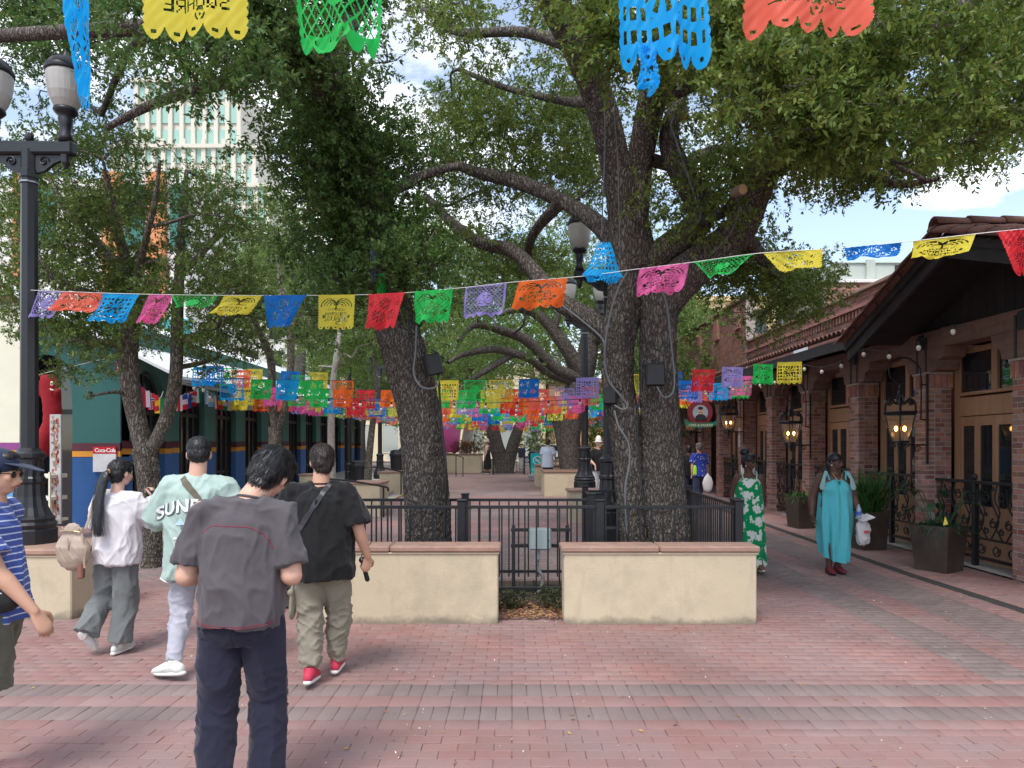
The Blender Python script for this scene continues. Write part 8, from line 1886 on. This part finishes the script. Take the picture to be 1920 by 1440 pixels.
W_ = Vector(p.J['wR'])*p.k; d_ = Vector(p.J['hR']).normalized(); gb = thing('hand_grip', 'small black camera grip with wrist cord held by the man in the black T-shirt', 'camera grip', Vector((-1.40, 5.2, 0)) + Matrix.Rotation(R(4), 3, 'Z') @ (W_ + d_*.09 + Vector((-.01, .03, 0))), R(4))
b = MB(); b.tube([(-.015, -.03, .05), (0, -.01, -.02), (.015, .01, -.09)], [.016, .017, .019], 12, rnd=True); put('grip', b.mesh('grip', True), M_black, gb, False); b = MB(); b.ell((-.018, -.035, .062), (.024, .024, .024), seg=14, rings=10); put('knob', b.mesh('knob', True), mat('dark chrome', (.08, .08, .08), metal=.8, rough=.3), gb, False)
b = MB(); b.tube(spline([(-.015, -.03, .06), (-.02, -.02, .11), (.03, .0, .17), (.05, .0, .19)], 4), .0028, 5); put('cord', b.mesh('cord'), M_black, gb, False)

# ---- 5 man at the left edge in cap and shorts
p = Person('man in navy cap, blue striped T-shirt and olive shorts striding in from the left edge', (-2.635, 3.56, 0), R(-78), 1.72,
    dict(head=(0, .05, 1.60), neck=(0, .03, 1.45), hrot=(-4, 0, -4), sR=(.19, .02, 1.385), sL=(-.19, 0, 1.39), eR=(.225, .15, 1.13), wR=(.225, .31, .93), hR=(-.1, .45, -.85), eL=(-.22, -.12, 1.13), wL=(-.22, -.16, .88),
         pelvis=(0, .04, .95), iR=(.09, .045, .91), iL=(-.09, .045, .91), kR=(.10, .03, .49), aR=(.10, -.20, .16), tR=(0, .6, -.8), kL=(-.1, -.14, .48), aL=(-.1, -.22, .09)), SK2, .009)
p.body(fat=1.05, curl=(.6, .9), palms=((-.7, -.8, -.2), None), vox=.0062); p.hair(M_hair, n=800, seed=18, length=.015, vol=.97)
M_strp = cloth('blue striped jersey', (.055, .095, .33), var=.05)
t_ = M_strp.node_tree; bs = node(M_strp, 'ShaderNodeBsdfPrincipled')[0]; cx = node(M_strp, 'ShaderNodeTexCoord')[0]; wv = N(t_, 'ShaderNodeTexWave', wave_type='BANDS', bands_direction='Z'); wv.inputs['Scale'].default_value = 9.5; wv.inputs['Distortion'].default_value = .25
t_.links.new(cx.outputs['Object'], wv.inputs['Vector']); mr = N(t_, 'ShaderNodeMapRange'); mr.inputs['From Min'].default_value = .86; mr.inputs['From Max'].default_value = .95; t_.links.new(wv.outputs['Fac'], mr.inputs['Value'])
mxx = N(t_, 'ShaderNodeMix', data_type='RGBA'); mxx.inputs[7].default_value = (.55, .6, .75, 1); ol = [l for l in t_.links if l.to_node == bs and l.to_socket.name == 'Base Color'][0]; t_.links.new(ol.from_socket, mxx.inputs[6]); t_.links.new(mr.outputs[0], mxx.inputs[0]); t_.links.new(mxx.outputs[2], bs.inputs['Base Color'])
p.add('shirt', shirt(p, .84, .195, .145, sleeve='short', slr=.082, sl=.74, belly=.04), M_strp, wr=shirtW, seed=41)
p.add('shorts', trousers(p, .98, .175, .128, (.115, .118, .122), end=.92), cloth('olive twill', (.115, .115, .085), var=.06), wr=pantW, seed=42)
for q in 'RL': p.shoe(q, mat('dark shoe', (.03, .03, .035)))
b = MB(); p.hell(b, (0, -.01, .055), (.088, .108, .080)); cp_ = p.add('cap', b, cloth('navy cap cotton', (.022, .032, .065)), .008, 2)
b = MB(); b.tube([p.hp((0, .07, .055)), p.hp((0, .12, .048)), p.hp((0, .175, .035))], [(.070, .006), (.070, .005), (.045, .004)], 20, rnd=True, up=p.M @ Vector((1, 0, 0))); p.add('cap_brim', b, MATS['navy cap cotton'], parent=cp_, raw=True)
b = MB()
for sx in (-1, 1): b.ell(p.hp((sx*.034, .094, .0)), (.024, .006, .017), p.M, 12, 8); b.tube([p.hp((sx*.055, .09, .006)), p.hp((sx*.082, .04, .004)), p.hp((sx*.083, -.01, 0))], .0025, 5)
p.add('sunglasses', b, M_black, raw=True)
wb = thing('waist_bag', 'black waist bag on the hip of the man in the striped T-shirt', 'bag', Vector((-2.635, 3.56, 0)), R(-78)); b = MB(); b.tube([(.205, -.04, .98), (.215, .07, .97), (.19, .17, .97)], [(.035, .065), (.04, .07), (.035, .062)], 16, rnd=True); put('pouch', voxel(b, .009, 3), mat('black nylon', (.015, .015, .017), rough=.5, bump=.2, bscale=90), wb, False)
b = MB(); b.tube([(.25, -.03, 1.02), (.262, .07, 1.01), (.235, .17, 1.01)], .004, 5); put('zip', b.mesh('zip'), M_steel, wb, False)

# ---- 6 woman in the green floral dress
def dress(p, top, hem, prof, strapr=.010, pleat=.018, nf=11, seed=0, dip=0.0, name='dress', m=None, ybust=.03):
    J = p.J; P_ = Vector(J['pelvis']); C_ = Vector(J['chest']); n = 64; vs = []; zs = np.linspace(hem, top, 34); ph = random.Random(seed)
    fr_ = [ph.random()*6.28 for _ in range(4)]
    for z in zs:
        t = (z - hem)/(top - hem); w = np.interp(z, [q[0] for q in prof], [q[1] for q in prof]); d = np.interp(z, [q[0] for q in prof], [q[2] for q in prof]); c = P_.lerp(C_, (z - P_.z)/(C_.z - P_.z)) if z > P_.z else Vector((P_.x, P_.y, z))
        for k in range(n):
            a = 2*math.pi*k/n; f = pleat*(1 - t)**.6*(math.sin(nf*a + fr_[0] + .6*math.sin(z*5)) + .5*math.sin((nf*2-3)*a + fr_[1] + z*3)); bust = ybust*math.exp(-((z - (top - .13))/.07)**2)*max(0, math.sin(a))*(abs(math.cos(a))*1.4)
            zz = z + (dip*math.sin(a + 2.6)*(1 - t)**3 if dip else 0); vs.append((c.x + (w + f)*math.cos(a), c.y + (d + f)*math.sin(a) + bust, zz))
    N_ = len(zs); fs = [(i*n + k, i*n + (k+1) % n, (i+1)*n + (k+1) % n, (i+1)*n + k) for i in range(N_-1) for k in range(n)] + [tuple((N_-1)*n + k for k in range(n))]
    b = MB(); b.add(vs, fs); return p.add(name, b, m, raw=True)
p = Person('woman with a high bun in sunglasses and long green and white floral dress', (3.24, 9.72, 0), R(172), 1.63,
    dict(head=(0, .03, 1.62), hrot=(0, 0, 48), sR=(.165, 0, 1.39), sL=(-.165, 0, 1.39), eR=(.225, -.05, 1.12), wR=(.21, -.06, .88), eL=(-.20, -.06, 1.13), wL=(-.15, -.12, .92), kL=(-.10, .08, .5), aL=(-.14, .16, .12), tL=(0, 1, .1), kR=(.09, .0, .48), aR=(.08, -.1, .1)), SK3, .012)
p.body(fat=1.05, feet=True); p.hair(M_hair, 'long', n=500, seed=2, length=.02)
b = MB(); p.hell(b, (0, -.075, .145), (.068, .062, .058)); p.add('hair_bun', b, M_hair, .010, 1, wr=[(.008, (40, 40, 40), None, False)])
M_flor = cloth('green and white floral print', (.0, .26, .085), var=.06)
t_ = M_flor.node_tree; bs = node(M_flor, 'ShaderNodeBsdfPrincipled')[0]; cx = node(M_flor, 'ShaderNodeTexCoord')[0]
nn = N(t_, 'ShaderNodeTexNoise'); nn.inputs['Scale'].default_value = 9; nn.inputs['Detail'].default_value = 1; t_.links.new(cx.outputs['Object'], nn.inputs['Vector']); ad = N(t_, 'ShaderNodeMix', data_type='VECTOR'); ad.inputs[0].default_value = .10; t_.links.new(cx.outputs['Object'], ad.inputs[4]); t_.links.new(nn.outputs['Color'], ad.inputs[5])
vo = N(t_, 'ShaderNodeTexVoronoi'); vo.inputs['Scale'].default_value = 7.5; vo.inputs['Randomness'].default_value = .85; t_.links.new(ad.outputs[1], vo.inputs['Vector']); n2 = N(t_, 'ShaderNodeTexNoise'); n2.inputs['Scale'].default_value = 22; t_.links.new(cx.outputs['Object'], n2.inputs['Vector'])
sb = N(t_, 'ShaderNodeMath', operation='MULTIPLY_ADD'); sb.inputs[1].default_value = .9; t_.links.new(n2.outputs[0], sb.inputs[0]); t_.links.new(vo.outputs['Distance'], sb.inputs[2]); mr = N(t_, 'ShaderNodeMapRange'); mr.inputs['From Min'].default_value = .85; mr.inputs['From Max'].default_value = .88; mr.inputs['To Min'].default_value = 1; mr.inputs['To Max'].default_value = 0; t_.links.new(sb.outputs[0], mr.inputs['Value'])
mxx = N(t_, 'ShaderNodeMix', data_type='RGBA'); mxx.inputs[7].default_value = (.66, .68, .62, 1); ol = [l for l in t_.links if l.to_node == bs and l.to_socket.name == 'Base Color'][0]; t_.links.new(ol.from_socket, mxx.inputs[6]); t_.links.new(mr.outputs[0], mxx.inputs[0]); t_.links.new(mxx.outputs[2], bs.inputs['Base Color'])
d_ = dress(p, 1.385, .10, [(.1, .235, .22), (.5, .225, .20), (.95, .205, .17), (1.15, .195, .16), (1.30, .175, .135), (1.385, .13, .10)], m=M_flor, seed=3)
for sx in (-1, 1): b = MB(); b.tube(spline([(sx*.09, .10, 1.37), (sx*.105, .065, 1.45), (sx*.10, 0, 1.485), (sx*.09, -.06, 1.44), (sx*.08, -.10, 1.37)], 4), [(.009, .003)]*17, 6); p.add('dress_strap', b, mat('pale green strap', (.45, .62, .45)), raw=True)
b = MB()
for sx in (-1, 1): b.ell(p.hp((sx*.034, .096, .0)), (.026, .007, .018), p.M, 12, 8); b.tube([p.hp((sx*.055, .09, .006)), p.hp((sx*.084, .03, .004)), p.hp((sx*.084, -.01, 0))], .0035, 5)
p.add('sunglasses', b, M_black, raw=True)
for sx in (-1, 1): b = MB(); b.ell(p.hp((sx*.082, .0, -.055)), (.006, .006, .014), p.M, 8, 6); p.add('earring', b, M_wht, raw=True)
for q in 'RL': p.shoe(q, mat('sandal tan', (.20, .08, .05), rough=.5), name='sandal', wd=.9)

# ---- 7 woman in turquoise dress
p = Person('woman in loose turquoise dress and dark red shoes carrying a bag past the pots', (4.37, 9.62, 0), R(176), 1.66,
    dict(head=(.0, .03, 1.60), hrot=(0, 0, 36), sR=(.19, 0, 1.37), sL=(-.19, 0, 1.37), eR=(.30, -.04, 1.10), wR=(.33, .04, .84), eL=(-.27, -.02, 1.10), wL=(-.27, .13, .93), hL=(0, .5, -.8), kL=(-.09, -.02, .48), aL=(-.06, -.05, .09), kR=(.09, .05, .49), aR=(.09, .04, .09), tR=(0, 1, 0), tL=(-.15, 1, 0)), SK3, .012)
p.body(fat=1.45, arm_r=1.35, leg_r=1.15); b = MB(); p.hell(b, (0, -.02, .04), (.082, .10, .085)); p.hell(b, (0, -.07, -.04), (.075, .05, .09)); b.tube([p.hp((-.01, -.07, -.05)), p.hp((.02, -.11, -.18)), p.hp((.05, -.12, -.30)), p.hp((.08, -.10, -.38))], [(.075, .04), (.075, .04), (.06, .03), (.02, .015)], 14, rnd=True)
p.add('hair', b, M_hair, .010, 2, wr=[(.008, (50, 50, 6), None, False)])
M_tqc = cloth('turquoise jersey', (.10, .50, .56), var=.05)
dress(p, 1.36, .24, [(.24, .17, .16), (.45, .20, .185), (.8, .225, .205), (1.05, .215, .20), (1.2, .205, .19), (1.30, .175, .16), (1.36, .135, .12)], pleat=.034, nf=8, dip=.07, m=M_tqc, seed=5, ybust=.07)
for sx in (-1, 1):
    b = MB(); b.tube(spline([(sx*.11, .12, 1.34), (sx*.13, .07, 1.44), (sx*.13, 0, 1.46), (sx*.12, -.1, 1.36)], 4), [(.012, .004)]*13, 6); p.add('dress_strap', b, M_tqc, raw=True)
    b = MB(); b.tube([(sx*.15, .09, 1.44), (sx*.19, .12, 1.36), (sx*.21, .13, 1.24)], [(.03, .006), (.025, .008), (.045, .01)], 8, rnd=True); p.add('shoulder_tie', b, mat('pale grey teal tie', (.25, .42, .42)), raw=True)
b = MB(); b.tube(spline([(-.07, .10, 1.44), (-.04, .155, 1.37), (0, .17, 1.33), (.04, .155, 1.37), (.07, .10, 1.44)], 4), .005, 6); p.add('necklace', b, mat('pale gold', (.5, .42, .25), metal=.6, rough=.4), raw=True); b = MB(); b.box((-.018, .168, 1.28), (.018, .18, 1.325), bev=.004); p.add('pendant', b, mat('turquoise stone', (.05, .5, .5)), raw=True)
b = MB()
for sx in (-1, 1): b.tube([p.hp((sx*.034 + .022*math.cos(a), .098, .0 + .016*math.sin(a))) for a in np.linspace(0, 6.283, 13)], .003, 5); b.tube([p.hp((sx*.055, .09, .006)), p.hp((sx*.084, .03, .004)), p.hp((sx*.084, -.01, 0))], .0025, 5)
p.add('glasses', b, M_black, raw=True)
for sx in (-1, 1): b = MB(); b.ell(p.hp((sx*.083, .0, -.052)), (.009, .009, .011), p.M, 8, 6); p.add('earring', b, M_wht, raw=True)
for q in 'RL': p.shoe(q, mat('dark red suede', (.16, .02, .03), rough=.9), sole=mat('dark sole', (.05, .02, .02)), wd=1.0)
hand = Vector((4.37, 9.62, 0)) + Matrix.Rotation(R(176), 3, 'Z') @ (Vector((-.27, .17, .84))*p.k)
wb = thing('plastic_bag', 'white plastic bag with a red mark held by the woman in turquoise', 'plastic bag', hand + Vector((.03, -.05, -.30)), .3); b = MB(); b.tube([(0, 0, 0), (0, 0, .12), (.0, 0, .24), (-.01, 0, .31)], [(.095, .05), (.105, .06), (.075, .04), (.02, .02)], 18, rnd=True); me = voxel(b, .012, 3); wrinkle(me, [(.012, (16, 16, 8), None, True)], 3); put('bag', me, mat('white plastic', (.75, .73, .74), rough=.4, transl=.3, var=.05), wb, False); b = MB(); b.box((-.04, -.075, .08), (.03, -.066, .12)); put('print', b.mesh('print'), mat('red print', (.6, .08, .1)), wb, False)
bt = thing('water_bottle', 'clear blue labelled water bottle in the hand of the woman in turquoise', 'bottle', hand + Vector((-.05, -.10, -.02))); b = MB(); b.lathe([(.028, 0), (.032, .01), (.032, .12), (.012, .165), (.012, .18)], (0, 0, 0), 14); put('bottle', b.mesh('bottle', True), glass('bottle plastic', (.45, .55, .65), .1, .6), bt, False); b = MB(); b.lathe([(.033, .04), (.033, .09)], (0, 0, 0), 14); put('paper_label', b.mesh('paper_label'), mat('blue print', (.05, .15, .5)), bt, False)
pp = MB(); pp.box((-.10, -.07, 0), (.10, .07, .012), bev=.003); o = pp.build('folded_leaflet', mat('printed leaflet', (.6, .57, .58), var=.4, vscale=18)); o.location = hand + Vector((.04, -.09, -.02)); o.rotation_euler = (.3, -.25, .3); tag(o, 'printed leaflet and wallet in the hand of the woman in turquoise', 'leaflet')

# ---- people farther off
def far(label, loc, rz, H, top, bot, skinm=SK2, hairm=M_hairg, hat=None, J=None, fat=1.2, topcol=None, sleeve='short', hem=.86, dressed=None):
    p = Person(label, loc, rz, H, J, skinm, .020); p.body(fat=fat, hands=False, face=False, vox=.017)
    if hairm: p.hair(hairm, n=0, seed=3)
    if dressed: dress(p, 1.42, .25, [(.25, .24, .2), (.9, .2, .16), (1.1, .18, .14), (1.3, .18, .13), (1.42, .14, .1)], m=dressed)
    else:
        p.add('shirt', shirt(p, hem, .215, .16, sleeve=sleeve, slr=.085), top, smooth=2); p.add('trousers', trousers(p, .97, .17, .13, (.10, .085, .075, .07)), bot, smooth=2)
    for q in 'RL': p.shoe(q, mat('dark shoe', (.03, .03, .035)))
    if hat:
        b = MB(); b.tube([p.hp((0, -.01, .055)), p.hp((0, -.01, .066))], [(.14, .15), (.13, .14)], 20); b.tube([p.hp((0, -.01, .06)), p.hp((0, -.01, .15))], [(.09, .105), (.078, .09)], 18, rnd=True); p.add('hat', b, hat, raw=True)
    return p
walk = dict(kR=(.1, .12, .5), aR=(.1, .14, .1), kL=(-.1, -.0, .49), aL=(-.1, -.16, .12))
M_navy = cloth('navy cloth', (.02, .025, .05)); M_jean = cloth('dark jeans', (.03, .04, .08)); M_straw = mat('white straw hat', (.72, .70, .65), rough=.8)
M_pat = cloth('blue dotted shirt cloth', (.03, .05, .33)); t_ = M_pat.node_tree; bs = node(M_pat, 'ShaderNodeBsdfPrincipled')[0]; cx = node(M_pat, 'ShaderNodeTexCoord')[0]; vo = N(t_, 'ShaderNodeTexVoronoi'); vo.inputs['Scale'].default_value = 15; t_.links.new(cx.outputs['Object'], vo.inputs['Vector']); mr = N(t_, 'ShaderNodeMapRange'); mr.inputs['From Min'].default_value = .20; mr.inputs['From Max'].default_value = .28; mr.inputs['To Min'].default_value = 1; mr.inputs['To Max'].default_value = 0; t_.links.new(vo.outputs['Distance'], mr.inputs['Value'])
mxx = N(t_, 'ShaderNodeMix', data_type='RGBA'); mxx.inputs[7].default_value = (.5, .55, .7, 1); ol = [l for l in t_.links if l.to_node == bs and l.to_socket.name == 'Base Color'][0]; t_.links.new(ol.from_socket, mxx.inputs[6]); t_.links.new(mr.outputs[0], mxx.inputs[0]); t_.links.new(mxx.outputs[2], bs.inputs['Base Color'])
bag_arm = dict(walk, eR=(.25, .0, 1.13), wR=(.29, .05, .88), eL=(-.25, -.05, 1.15), wL=(-.27, -.06, .95))
far('man in bright blue dotted shirt walking away under the café sign', (P(1311, 900, 18.3).x, 18.3, gz(18)), R(20), 1.70, M_pat, M_jean, hat=None, J=bag_arm)
o = MB().tube([(0, 0, 0), (0, 0, .12), (0, 0, .26), (0, 0, .34)], [(.12, .06), (.14, .07), (.09, .05), (.02, .02)], 14, rnd=True).build('plastic_bag', MATS['white plastic'], None, True); o.location = (P(1327, 905, 18.0).x, 18.0, P(1327, 914, 18.0).z); tag(o, 'white carrier bag in the hand of the man in the blue dotted shirt', 'plastic bag')
far('dark clothed person behind the man in the blue dotted shirt', (P(1291, 900, 18.9).x, 18.9, gz(18)), R(10), 1.64, M_blk, M_navy, SK3, M_hair, J=bag_arm)
o = MB().tube([(0, 0, 0), (0, 0, .1), (0, 0, .18)], [(.05, .03), (.05, .03), (.03, .02)], 10, rnd=True).build('lime_pouch', mat('lime fabric', (.35, .75, .03)), None, True); o.location = P(1303, 888, 17.9); tag(o, 'small lime green bag beside the man in the blue dotted shirt', 'bag')
far('man in white straw hat and black polo shirt behind the grey lamp post', (P(1122, 900, 20.5).x, 20.5, gz(20)), R(200), 1.78, M_blk, cloth('light trousers', (.5, .5, .52)), SK4, None, M_straw, J=dict(eR=(.26, .02, 1.15), wR=(.2, .2, 1.02), eL=(-.26, .02, 1.15), wL=(-.1, .22, 1.02), hrot=(0, 0, 30)))
far('man in white cap and blue patterned shirt just right of the black lamp post', (P(1153, 900, 22).x, 22, gz(22)), R(150), 1.70, mat('blue leafy shirt', (.08, .25, .5), var=.6, vscale=18), M_navy, SK4, None, M_straw)
far('man in pale blue shirt seen from behind over the mid plaza planters', (P(1027, 900, 25.5).x, 25.5, gz(25)), R(-15), 1.78, cloth('pale blue shirt cloth', (.55, .62, .75)), M_navy, SK4, mat('reddish brown hair', (.10, .04, .03)), hem=.74, J=dict(eR=(.27, -.02, 1.14), wR=(.26, .14, 1.0)))
far('woman in black dress and pale sun hat beside the forked oak', (P(914, 885, 36.5).x, 36.5, gz(36)), R(70), 1.72, None, None, SK4, M_hairg, mat('beige hat', (.5, .45, .36)), dressed=M_blk, fat=1.25)
far('small figure in dark top standing behind the forked oak', (P(978, 885, 42).x, 42, gz(42)), R(160), 1.6, M_navy, cloth('light trousers', (.5, .5, .52)), SK4, M_hair)
